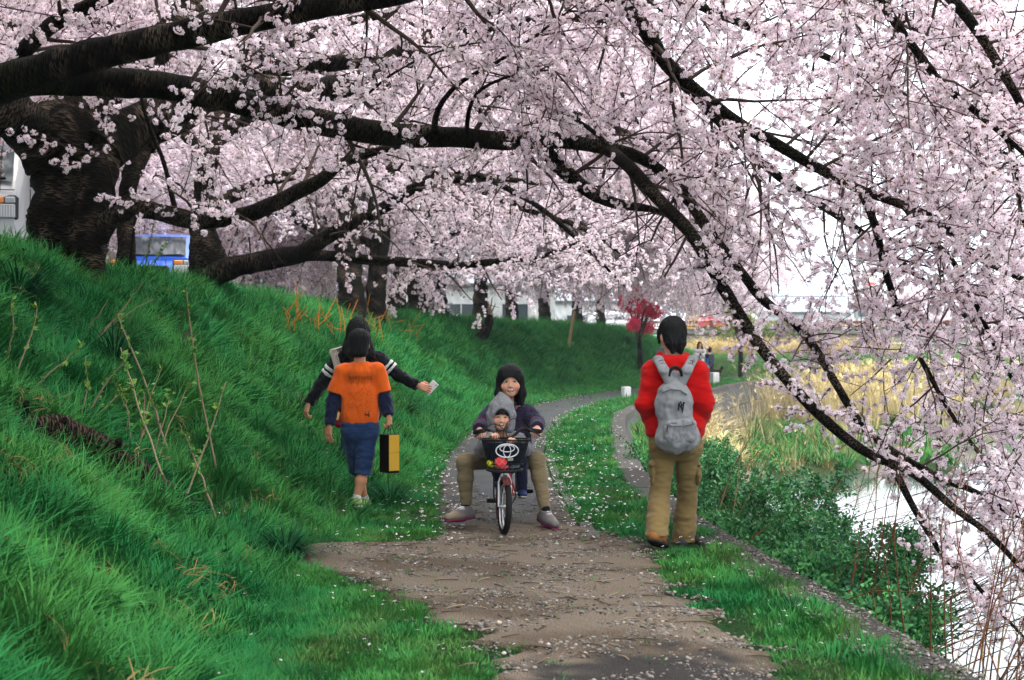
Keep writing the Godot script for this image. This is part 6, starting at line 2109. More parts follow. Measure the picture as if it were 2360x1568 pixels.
func red_walker() -> void:
	var D := 9.8
	var J := {"head": at(1549, 775, D), "neck": at(1551, 815, D), "shl": at(1507, 856, D), "shr": at(1606, 856, D), "ell": at(1492, 930, D - 0.04), "elr": at(1620, 930, D - 0.04),
		"wrl": at(1508, 984, D + 0.10), "wrr": at(1608, 986, D + 0.10), "hil": at(1530, 1030, D), "hir": at(1584, 1030, D), "knl": at(1520, 1146, D - 0.03), "knr": at(1584, 1148, D + 0.12),
		"anl": at(1513, 1222, D - 0.26), "anr": at(1573, 1238, D + 0.16), "toel": at(1531, 1247, D - 0.09), "toer": at(1573, 1248, D + 0.36)}
	var pos := Vector3(at(1556, 1250, D).x, 0, -D)
	var o := person("boy in red hoodie and khaki cargo trousers walking away with grey backpack", J, pos)
	var fr := frame(Vector3(-0.30, -0.05, -1.0), Vector3.UP)
	var b := MB.new()
	net(b, body_prims(J, 0.95, SKIN), 0.013)
	net(b, head_prims(J.head, fr, 1.02, SKIN) + [cap(J.neck + Vector3(0, 0.03, 0), J.neck + Vector3(0, -0.06, 0), 0.052, 0.056, SKIN, 0.03)], 0.004)
	put(o, "body", b.commit(), M.skin)
	var hr := [ell(J.head + fr * Vector3(0, 0.048, -0.016), Vector3(0.090, 0.094, 0.106), BLACK_HAIR, 0.02, fr),
		ell(J.head + fr * Vector3(0, -0.025, -0.052), Vector3(0.078, 0.082, 0.066), BLACK_HAIR, 0.03, fr),
		cap(J.head + fr * Vector3(-0.03, -0.06, -0.07), J.head + fr * Vector3(-0.028, -0.115, -0.072), 0.042, 0.016, BLACK_HAIR, 0.02),
		cap(J.head + fr * Vector3(0.03, -0.06, -0.07), J.head + fr * Vector3(0.028, -0.110, -0.072), 0.042, 0.016, BLACK_HAIR, 0.02),
		cap(J.head + fr * Vector3(0.07, 0.03, 0.04), J.head + fr * Vector3(0.080, -0.045, 0.045), 0.026, 0.010, BLACK_HAIR, 0.02),
		cap(J.head + fr * Vector3(-0.07, 0.03, 0.04), J.head + fr * Vector3(-0.080, -0.045, 0.045), 0.026, 0.010, BLACK_HAIR, 0.02),
		ell(J.head + fr * Vector3(0, -0.04, 0.085), Vector3(0.06, 0.075, 0.05), BLACK_HAIR, 0.02, fr).cut()]
	for k in 26:   # loose locks
		var a := rf(0, TAU)
		var q: Vector3 = J.head + fr * Vector3(cos(a) * 0.078, rf(0.0, 0.10), -0.016 + sin(a) * 0.09)
		hr.append(cap(q, q + fr * Vector3(cos(a) * 0.014, rf(-0.07, -0.03), sin(a) * 0.014), 0.012, 0.004, BLACK_HAIR, 0.012))
	put(o, "hair", solid(hr, 0.005, 0.004, Vector3(70, 10, 70)), M.hair)
	var R := Color(0.46, 0.007, 0.005)
	var hem := Plane(Vector3.DOWN, -(at(1550, 1010, D).y))
	var ho := [cap(J.shl + Vector3(0.03, -0.015, 0), J.shr + Vector3(-0.03, -0.015, 0), 0.092, 0.092, R, 0.06).flatten(Vector3.BACK, 1.15),
		cap(at(1525, 905, D) - pos, at(1588, 905, D) - pos, 0.125, 0.125, R, 0.08).flatten(Vector3.BACK, 0.92),
		cap(at(1526, 985, D) - pos, at(1588, 985, D) - pos, 0.118, 0.118, R, 0.07).flatten(Vector3.BACK, 0.95).clip(hem),
		cap(J.neck + Vector3(0, -0.03, 0), J.neck + Vector3(0, -0.12, 0), 0.075, 0.13, R, 0.05).clip(Plane(Vector3.UP, J.neck.y - 0.02)),
		cap(J.shl, J.ell + Vector3(-0.012, 0, 0), 0.078, 0.068, R, 0.04), cap(J.ell + Vector3(-0.012, 0, 0), J.wrl, 0.068, 0.056, R, 0.03),
		cap(J.shr, J.elr + Vector3(0.012, 0, 0), 0.078, 0.068, R, 0.04), cap(J.elr + Vector3(0.012, 0, 0), J.wrr, 0.068, 0.056, R, 0.03),
		# the hood, fallen back
		cap(J.neck + Vector3(-0.085, -0.025, 0.0), J.neck + Vector3(-0.04, -0.075, 0.085), 0.038, 0.045, R, 0.03),
		cap(J.neck + Vector3(0.085, -0.025, 0.0), J.neck + Vector3(0.05, -0.085, 0.085), 0.038, 0.045, R, 0.03),
		cap(J.neck + Vector3(-0.05, -0.055, 0.075), J.neck + Vector3(0.06, -0.055, 0.075), 0.042, 0.042, R, 0.03),
		ell(J.neck + Vector3(0.01, -0.13, 0.075), Vector3(0.10, 0.09, 0.05), R, 0.03)]
	put(o, "hoodie", solid(ho, 0.008, 0.008, Vector3(4.5, 11, 4.5)), M.cloth)
	var K := Color(0.19, 0.130, 0.052)
	var tr := [cap(J.hil + Vector3(0.0, 0.0, 0), J.hir + Vector3(0.0, 0.0, 0), 0.106, 0.106, K, 0.04), cap(J.hil + Vector3(0.0, 0.06, 0), J.hir + Vector3(0.0, 0.06, 0), 0.10, 0.10, K, 0.04)]
	for q in ["l", "r"]:
		var an: Vector3 = J["an" + q]
		var cut := Plane(Vector3.DOWN, -(an.y - 0.035))
		var sx := -1.0 if q == "l" else 1.0
		tr.append(cap(J["hi" + q] + Vector3(0, -0.02, 0), J["kn" + q], 0.084, 0.070, K, 0.02))
		tr.append(cap(J["kn" + q], an + Vector3(0, -0.04, 0.01), 0.074, 0.080, K, 0.02).clip(cut))
		var pk: Vector3 = J["hi" + q].lerp(J["kn" + q], 0.52) + Vector3(sx * 0.070, 0, 0.03)
		tr.append(ell(pk, Vector3(0.020, 0.080, 0.055), K * 0.96, 0.008))
		tr.append(ell(pk + Vector3(sx * 0.005, 0.065, 0), Vector3(0.022, 0.022, 0.060), K * 1.04, 0.004))
	put(o, "trousers", solid(tr, 0.008, 0.008, Vector3(5, 11, 5)), M.cloth)
	shoe(o, J.anl + Vector3(0, -0.02, 0), J.toel, 1.0, Color(0.20, 0.085, 0.025), Color(0.02, 0.018, 0.016), Color(0.03, 0.025, 0.025), Color(0.03, 0.026, 0.026))
	shoe(o, J.anr + Vector3(0, -0.005, 0), J.toer, 1.0, Color(0.035, 0.035, 0.04), Color(0.10, 0.045, 0.018), Color(0.03, 0.03, 0.034))
	backpack(at(1560, 940, D - 0.19), J.shl + pos, J.shr + pos)

func backpack(c: Vector3, shl: Vector3, shr: Vector3) -> void:
	var o := thing("backpack", "grey jersey backpack with black embroidered monogram on the red hoodie", "backpack", Vector3(c.x, c.y - 0.28, c.z))
	var p := o.position
	var G := Color(0.235, 0.24, 0.25)
	var D := -c.z
	var w := func(x: float, y: float, dd: float) -> Vector3: return at(x, y, D + dd) - p
	var P := [cap(w.call(1557, 872, 0.06), w.call(1553, 925, 0.02), 0.055, 0.112, G, 0.05).flatten(Vector3.BACK, 0.75),
		cap(w.call(1553, 925, 0.02), w.call(1560, 1003, 0.0), 0.112, 0.130, G, 0.06).flatten(Vector3.BACK, 0.68),
		cap(w.call(1536, 1012, 0.0), w.call(1590, 1010, 0.0), 0.064, 0.062, G, 0.05)]
	put(o, "bag", solid(P, 0.008, 0.010, Vector3(10, 7, 10)), M.cloth)
	var Q := [cap(w.call(1548, 985, -0.075), w.call(1588, 983, -0.075), 0.052, 0.052, G * 0.97, 0.03).flatten(Vector3.BACK, 0.5),
		cap(w.call(1547, 1008, -0.07), w.call(1590, 1006, -0.07), 0.050, 0.048, G * 0.97, 0.03).flatten(Vector3.BACK, 0.55)]
	var pocket := put(o, "pocket", solid(Q, 0.007, 0.008, Vector3(16, 10, 16)), M.cloth)
	var z := MB.new()
	z.tube([w.call(1534, 978, -0.106), w.call(1552, 983, -0.113), w.call(1578, 982, -0.113), w.call(1600, 977, -0.10)], [0.004, 0.004, 0.004, 0.004], 6, Color(0.09, 0.09, 0.095))
	z.tube([w.call(1539, 982, -0.112), w.call(1537, 996, -0.112)], [0.005, 0.003], 6, Color(0.02, 0.02, 0.02))
	put(pocket, "zip", z.commit(), M.plain)
	var fl := MB.new()   # seam across the top panel
	fl.tube([w.call(1527, 905, -0.055), w.call(1545, 898, -0.075), w.call(1568, 900, -0.075), w.call(1583, 910, -0.055)], [0.006, 0.0065, 0.0065, 0.006], 6, G * 0.6)
	put(o, "seam", fl.commit(), M.cloth)
	# straps over the shoulders and the black grab loop
	for q in [[shl, 1516, 1540], [shr, 1597, 1572]]:
		var lf: bool = q[1] < 1550
		var a0: Vector3 = w.call(1543 if lf else 1571, 880, 0.02)
		var a1: Vector3 = w.call(1530 if lf else 1584, 853, 0.005)
		var a2: Vector3 = w.call(1517 if lf else 1596, 829, 0.10)
		var a3: Vector3 = w.call(1516 if lf else 1597, 840, 0.27)
		var S := [cap(a0, a1, 0.036, 0.036, G * 1.05, 0.01).flatten(Vector3(0, 0.3, 1), 0.62), cap(a1, a2, 0.036, 0.036, G * 1.05, 0.01).flatten(Vector3(0, 0.75, 0.65), 0.62), cap(a2, a3, 0.036, 0.034, G * 1.05, 0.01).flatten(Vector3(0, 0.7, -0.7), 0.62)]
		put(o, "strap", solid(S, 0.006), M.cloth)
	var lp := MB.new()
	var arc := []
	var ar := []
	for k in 13:
		var a := PI * k / 12.0
		arc.append(w.call(1557, 868, 0.0) + Vector3(cos(a) * 0.045, sin(a) * 0.062, 0.0))
		ar.append(0.012)
	lp.tube(arc, ar, 8, Color(0.012, 0.012, 0.013))
	put(o, "loop", lp.commit(), M.cloth)
	# monogram: two interlocked letters in black thread
	var mg := MB.new()
	var m0: Vector3 = w.call(1571, 937, -0.085)
	var st := func(a: Vector2, b: Vector2) -> void:
		mg.tube([m0 + Vector3(a.x, a.y, -0.002 - a.y * 0.02), m0 + Vector3((a.x + b.x) / 2, (a.y + b.y) / 2, 0.004), m0 + Vector3(b.x, b.y, -0.002 - b.y * 0.02)], [0.0038, 0.0042, 0.0038], 6, Color(0.012, 0.012, 0.02))
	st.call(Vector2(-0.022, -0.028), Vector2(-0.017, 0.026))
	st.call(Vector2(-0.020, 0.024), Vector2(0.010, -0.030))
	st.call(Vector2(0.010, -0.030), Vector2(0.013, 0.030))
	st.call(Vector2(-0.008, 0.034), Vector2(0.002, 0.004))
	st.call(Vector2(0.022, 0.026), Vector2(0.002, 0.004))
	st.call(Vector2(0.002, 0.004), Vector2(0.006, -0.044))
	put(o, "monogram", mg.commit(), M.cloth)

func orange_boy() -> void:
	var D := 11.8
	var y0 := 0.03
	var J := {"head": at(829, 793, D), "neck": at(829, 828, D), "shl": at(790, 857, D), "shr": at(869, 855, D), "ell": at(768, 925, D), "elr": at(888, 925, D),
		"wrl": at(759, 980, D - 0.04), "wrr": at(896, 958, D - 0.05), "hil": at(815, 995, D), "hir": at(846, 995, D), "knl": at(824, 1083, D + 0.16), "knr": at(837, 1088, D - 0.03),
		"anl": at(840, 1150, D + 0.22), "anr": at(822, 1148, D - 0.06), "toel": at(848, 1162, D + 0.36), "toer": at(812, 1168, D + 0.06)}
	var pos := Vector3(at(829, 1170, D).x, y0, -D)
	var o := person("boy in orange shirt over navy sleeves and denim shorts, seen from behind", J, pos)
	var fr := frame(Vector3(0.12, 0, -1.0), Vector3.UP)
	var sk := Color(0.40, 0.185, 0.10)
	var b := MB.new()
	net(b, body_prims(J, 0.86, sk), 0.012)
	net(b, head_prims(J.head, fr, 0.98, sk) + [cap(J.neck + Vector3(0, 0.03, 0), J.neck + Vector3(0, -0.05, 0), 0.046, 0.05, sk, 0.03)], 0.0045)
	net(b, hand_prims(J.wrl, Vector3(-0.08, -1, 0.05), Vector3(-0.6, 0, 0.8), 1.0, 0.92, 0.45, sk), 0.0042)
	net(b, hand_prims(J.wrr, Vector3(0.05, -1, 0.0), Vector3(0.9, 0.1, 0.5), -1.0, 0.92, 1.25, sk), 0.0042)
	put(o, "body", b.commit(), M.skin)
	var hr := [ell(J.head + fr * Vector3(0, 0.040, -0.012), Vector3(0.092, 0.090, 0.104), BLACK_HAIR, 0.02, fr), ell(J.head + fr * Vector3(0, -0.030, -0.046), Vector3(0.084, 0.076, 0.066), BLACK_HAIR, 0.03, fr),
		cap(J.head + fr * Vector3(-0.04, -0.07, -0.065), J.head + fr * Vector3(0.04, -0.07, -0.065), 0.040, 0.040, BLACK_HAIR, 0.02),
		ell(J.head + fr * Vector3(0, -0.04, 0.09), Vector3(0.062, 0.08, 0.06), BLACK_HAIR, 0.02, fr).cut()]
	put(o, "hair", solid(hr, 0.005, 0.0035, Vector3(80, 9, 80)), M.hair)
	var O := Color(0.78, 0.125, 0.012)
	var ts := [cap(J.shl + Vector3(0.02, -0.01, 0), J.shr + Vector3(-0.02, -0.01, 0), 0.076, 0.076, O, 0.05), cap(at(816, 905, D) - pos, at(842, 905, D) - pos, 0.104, 0.104, O, 0.06),
		cap(at(815, 962, D) - pos, at(845, 962, D) - pos, 0.105, 0.105, O, 0.06).clip(Plane(Vector3.DOWN, -(at(800, 979, D).y - y0))),
		cap(J.neck + Vector3(0, -0.03, 0), J.neck + Vector3(0, -0.1, 0), 0.058, 0.11, O, 0.05).clip(Plane(Vector3.UP, J.neck.y - 0.032))]
	for q in ["l", "r"]:
		var dv: Vector3 = (J["el" + q] - J["sh" + q]).normalized()
		var ce: Vector3 = J["sh" + q] + dv * 0.185
		ts.append(cap(J["sh" + q], ce + dv * 0.05, 0.070, 0.078, O, 0.03).clip(Plane(dv, ce.dot(dv))))
	ts.append(cap(at(816, 934, D) - pos, at(843, 934, D) - pos, 0.102, 0.102, O, 0.07))
	var smb := MB.new()
	net(smb, ts, 0.0065, 0.008, Vector3(9, 4, 9))
	for i in smb.v.size():   # faded dark print on the back of the shirt
		var p := smb.v[i] - (at(832, 905, D) - pos)
		if p.z < 0.0 or absf(p.x) > 0.115: continue
		var q := nz.get_noise_2d(p.x * 26.0 + 5.0, p.y * 19.0) + 0.6 * nz.get_noise_2d(p.x * 60.0, p.y * 60.0)
		var inside := smoothstep(0.115, 0.085, absf(p.x)) * smoothstep(0.17, 0.13, absf(p.y + 0.01))
		if absf(p.y - 0.125) < 0.014 and absf(p.x) < 0.095 and fposmod(p.x, 0.024) > 0.008: smb.c[i] = O.lerp(Color(0.22, 0.05, 0.012), 0.75)
		elif absf(q) < 0.16: smb.c[i] = O.lerp(Color(0.30, 0.055, 0.012), inside * 0.7)
		if absf(p.y + 0.182) < 0.006 and absf(p.x - 0.065) < 0.02 or absf(p.x - 0.047) < 0.005 and absf(p.y + 0.172) < 0.012 or absf(p.x - 0.073) < 0.005 and absf(p.y + 0.178) < 0.02: smb.c[i] = Color(0.03, 0.015, 0.01)
	put(o, "shirt", smb.commit(), M.cloth)
	var N := Color(0.012, 0.017, 0.045)
	for q in ["l", "r"]:
		var dv: Vector3 = (J["wr" + q] - J["el" + q]).normalized()
		var sl := [cap(J["sh" + q], J["el" + q], 0.058, 0.056, N, 0.03), cap(J["el" + q], J["wr" + q] + dv * 0.03, 0.056, 0.046, N, 0.02).clip(Plane(dv, J["wr" + q].dot(dv)))]
		put(o, "sleeve", solid(sl, 0.008, 0.007, Vector3(16, 12, 16)), M.cloth)
	var B := Color(0.020, 0.045, 0.115)
	var sh := [cap(J.hil + Vector3(-0.005, 0.04, 0), J.hir + Vector3(0.005, 0.04, 0), 0.100, 0.100, B, 0.05), cap(J.hil, J.hir, 0.096, 0.096, B, 0.04)]
	for q in ["l", "r"]:
		var dv: Vector3 = (J["kn" + q] - J["hi" + q]).normalized()
		var en: Vector3 = J["kn" + q] + dv * 0.02
		sh.append(cap(J["hi" + q] + Vector3(0, -0.01, 0), en + dv * 0.07, 0.088, 0.066, B, 0.022).clip(Plane(dv, en.dot(dv))))
		sh.append(cap(en - dv * 0.03, en + dv * 0.05, 0.071, 0.071, B * 1.25, 0.005).clip(Plane(dv, (en + dv * 0.004).dot(dv))).clip(Plane(-dv, -(en - dv * 0.028).dot(dv))))
	put(o, "shorts", solid(sh, 0.008, 0.007, Vector3(6, 12, 6)), M.cloth)
	var W := Color(0.68, 0.68, 0.66)
	for q in ["l", "r"]:
		put(o, "sock", solid([cap(J["an" + q] + Vector3(0, 0.005, 0), J["an" + q] - Vector3(0, 0.03, 0), 0.037, 0.040, W, 0.01)], 0.006), M.cloth)
		shoe(o, J["an" + q] - Vector3(0, 0.03, 0), J["toe" + q], 0.88, Color(0.20, 0.30, 0.10), Color(0.40, 0.45, 0.30), Color(0.02, 0.025, 0.03))
	# the paper carrier bag in his right hand
	var bc := at(897, 1040, D - 0.05)
	var bag := thing("paper_bag", "black and gold paper carrier bag hanging from the orange-shirted boy's hand", "paper bag", Vector3(bc.x, at(0, 1088, D).y, bc.z), -1.0)
	var mb := MB.new()
	var hh := 0.315
	mb.box(Vector3(-0.085, 0, -0.048), Vector3(0.085, hh, 0.048), Color(0.008, 0.007, 0.007), 0.003)
	put(bag, "black_side", mb.commit(), M.plain)
	var gd := MB.new()
	gd.face([Vector3(0.0872, 0.02, -0.047), Vector3(0.0872, 0.02, 0.047), Vector3(0.0872, hh, 0.047), Vector3(0.0872, hh, -0.047)], Color(0.50, 0.29, 0.035), Vector3.RIGHT)
	gd.face([Vector3(0.0885, 0.165, -0.047), Vector3(0.0885, 0.16, 0.047), Vector3(0.0875, 0.172, 0.047), Vector3(0.0875, 0.176, -0.047)], Color(0.40, 0.22, 0.03), Vector3.RIGHT)
	put(bag, "gold_side", gd.commit(), M.plain)
	var st := MB.new()
	for zz in [-0.04, 0.04]:
		st.tube([Vector3(-0.045, hh - 0.02, zz), Vector3(-0.02, hh + 0.07, zz * 0.4), Vector3(0.0, hh + 0.10, 0), Vector3(0.02, hh + 0.07, zz * 0.4), Vector3(0.045, hh - 0.02, zz)], [0.004, 0.004, 0.004, 0.004, 0.004], 6, Color(0.01, 0.01, 0.01))
	put(bag, "handle", st.commit(), M.plain)

func dark_girl() -> void:
	var D := 13.3
	var J := {"head": at(826, 764, D), "neck": at(826, 803, D), "shl": at(782, 826, D), "shr": at(872, 826, D), "ell": at(742, 884, D + 0.03), "elr": at(918, 866, D + 0.02),
		"wrl": at(711, 930, D), "wrr": at(963, 889, D - 0.04), "hil": at(807, 965, D), "hir": at(848, 965, D), "knl": at(803, 1050, D + 0.05), "knr": at(838, 1045, D + 0.22),
		"anl": at(809, 1118, D - 0.05), "anr": at(836, 1105, D + 0.32), "toel": at(806, 1126, D + 0.14), "toer": at(838, 1118, D + 0.50)}
	var pos := Vector3(at(826, 1130, D).x, 0.03, -D)
	var o := person("long-haired girl in black jumper with white sleeve stripes, arms spread, walking away", J, pos)
	var fr := frame(Vector3(0.05, 0, -1.0), Vector3.UP)
	var sk := Color(0.44, 0.21, 0.13)
	var b := MB.new()
	net(b, body_prims(J, 0.92, sk), 0.013)
	net(b, head_prims(J.head, fr, 1.0, sk), 0.006)
	net(b, hand_prims(J.wrl, Vector3(-0.25, -0.9, 0.15), Vector3(-0.8, 0.3, 0.5), 1.0, 1.0, 0.8, sk), 0.0045)
	net(b, hand_prims(J.wrr, Vector3(0.95, -0.28, 0.1), Vector3(-0.1, 0.3, 1.0), -1.0, 1.0, 0.75, sk), 0.0045)
	put(o, "body", b.commit(), M.skin)
	var H1 := Color(0.011, 0.008, 0.008)
	var hr := [ell(J.head + fr * Vector3(0, 0.042, -0.016), Vector3(0.092, 0.098, 0.106), H1, 0.02, fr),
		cap(J.head + Vector3(-0.045, 0.0, 0.04), J.head + Vector3(-0.085, -0.21, 0.075), 0.060, 0.062, H1, 0.05), cap(J.head + Vector3(0.045, 0.0, 0.04), J.head + Vector3(0.095, -0.20, 0.075), 0.060, 0.062, H1, 0.05),
		cap(J.head + Vector3(0.0, 0.0, 0.06), J.head + Vector3(0.0, -0.26, 0.10), 0.075, 0.075, H1, 0.05),
		cap(J.head + Vector3(0.10, -0.14, 0.07), J.head + Vector3(0.155, -0.25, 0.08), 0.04, 0.012, Color(0.045, 0.018, 0.010), 0.03), cap(J.head + Vector3(-0.085, -0.14, 0.07), J.head + Vector3(-0.12, -0.29, 0.08), 0.045, 0.012, H1, 0.03)]
	put(o, "hair", solid(hr, 0.007, 0.007, Vector3(55, 5, 55)), M.hair)
	var K := Color(0.010, 0.010, 0.012)
	var ju := [cap(J.shl + Vector3(0.02, -0.02, 0), J.shr + Vector3(-0.02, -0.02, 0), 0.085, 0.085, K, 0.06), cap(at(803, 880, D) - pos, at(850, 880, D) - pos, 0.13, 0.13, K, 0.07).flatten(Vector3.BACK, 0.8),
		cap(at(803, 945, D) - pos, at(852, 945, D) - pos, 0.13, 0.13, K, 0.06).flatten(Vector3.BACK, 0.85)]
	for q in ["l", "r"]:
		var dv: Vector3 = (J["wr" + q] - J["el" + q]).normalized()
		ju.append(cap(J["sh" + q], J["el" + q], 0.070, 0.058, K, 0.04))
		ju.append(cap(J["el" + q], J["wr" + q] + dv * 0.03, 0.058, 0.046, K, 0.02).clip(Plane(dv, J["wr" + q].dot(dv))))
	var jm := put(o, "jumper", solid(ju, 0.010, 0.009, Vector3(12, 9, 12)), M.cloth)
	for q in ["l", "r"]:
		for f in [0.44, 0.62]:
			var dv: Vector3 = (J["el" + q] - J["sh" + q]).normalized()
			var c: Vector3 = J["sh" + q].lerp(J["el" + q], f)
			put(jm, "stripe", solid([cap(c - dv * 0.05, c + dv * 0.05, 0.0735, 0.070, Color(0.62, 0.62, 0.60), 0.002).clip(Plane(dv, (c + dv * 0.013).dot(dv))).clip(Plane(-dv, -(c - dv * 0.013).dot(dv)))], 0.005, 0.006, Vector3(12, 9, 12)), M.cloth)
	var B := Color(0.035, 0.075, 0.16)
	var je := [cap(J.hil + Vector3(0, 0.02, 0), J.hir + Vector3(0, 0.02, 0), 0.108, 0.108, B, 0.05)]
	for q in ["l", "r"]:
		je.append(cap(J["hi" + q], J["kn" + q], 0.092, 0.066, B, 0.04))
		je.append(cap(J["kn" + q], J["an" + q], 0.066, 0.048, B, 0.03))
	put(o, "jeans", solid(je, 0.010, 0.006, Vector3(18, 12, 18)), M.cloth)
	for q in ["l", "r"]:
		shoe(o, J["an" + q] - Vector3(0, 0.02, 0), J["toe" + q], 0.95, Color(0.10, 0.10, 0.11), Color(0.4, 0.4, 0.4), Color(0.08, 0.08, 0.08))
	# bag strap, the bag, and the phone she holds out
	var ba := thing("shoulder_bag", "small dark red shoulder bag on a beige strap, worn by the long-haired girl", "bag", at(782, 965, D - 0.05))
	var S := []
	var sp := [at(790, 805, D + 0.02), at(768, 812, D - 0.10), at(779, 850, D - 0.125), at(795, 900, D - 0.13)]
	for k in 3: S.append(cap(sp[k] - ba.position, sp[k + 1] - ba.position, 0.034, 0.034, Color(0.42, 0.38, 0.32), 0.01).flatten(Vector3(0, 0.3, 1), 0.3))
	put(ba, "strap", solid(S, 0.007), M.cloth)
	put(ba, "pouch", solid([ell(Vector3(0.0, 0.0, 0.0), Vector3(0.075, 0.085, 0.04), Color(0.22, 0.015, 0.025), 0.02), cap(Vector3(-0.03, 0.05, 0.02), Vector3(0.04, 0.06, 0.02), 0.03, 0.03, Color(0.25, 0.02, 0.03), 0.02)], 0.006, 0.004), M.plain)
	put(ba, "tag", solid([cap(Vector3(0.0, 0.05, 0.045), Vector3(-0.015, 0.0, 0.05), 0.012, 0.016, Color(0.45, 0.33, 0.12), 0.005)], 0.004), M.plain)
	var ph := thing("phone", "white phone with a small lens in the long-haired girl's outstretched hand", "phone", at(993, 894, D - 0.03))
	var pb := MB.new()
	pb.box(Vector3(-0.037, -0.07, -0.004), Vector3(0.037, 0.07, 0.004), Color(0.72, 0.66, 0.65), 0.003)
	pb.box(Vector3(0.014, 0.045, 0.0042), Vector3(0.024, 0.055, 0.0055), Color(0.03, 0.03, 0.04), 0.001)
	put(ph, "case", pb.commit(), M.plain)
	ph.rotation = Vector3(0.2, 0.15, -0.75)

const WHEEL_R := 0.205

func wheel(parent: Node3D, rim_col: Color) -> void:   # turns about x, centre at the parent's origin
	var t := MB.new()
	t.torus(Vector3.ZERO, Vector3.RIGHT, WHEEL_R - 0.022, 0.023, 48, 12, Color(0.014, 0.014, 0.015))
	put(parent, "tyre", t.commit(), M.rubber)
	var r := MB.new()
	for s in [-1.0, 1.0]: r.torus(Vector3(s * 0.010, 0, 0), Vector3.RIGHT, WHEEL_R - 0.046, 0.006, 48, 6, rim_col)
	put(parent, "rim", r.commit(), M.metal)
	var k := MB.new()
	k.tube([Vector3(-0.04, 0, 0), Vector3(0.04, 0, 0)], [0.016, 0.016], 10, Color(0.35, 0.35, 0.36))
	for i in 20:
		var a := TAU * i / 20.0
		k.tube([Vector3(0.02 if i % 2 == 0 else -0.02, cos(a + 0.25) * 0.015, sin(a + 0.25) * 0.015), Vector3(0, cos(a) * (WHEEL_R - 0.044), sin(a) * (WHEEL_R - 0.044))], [0.0014, 0.0014], 4, Color(0.5, 0.5, 0.5))
	put(parent, "spokes", k.commit(), M.metal)

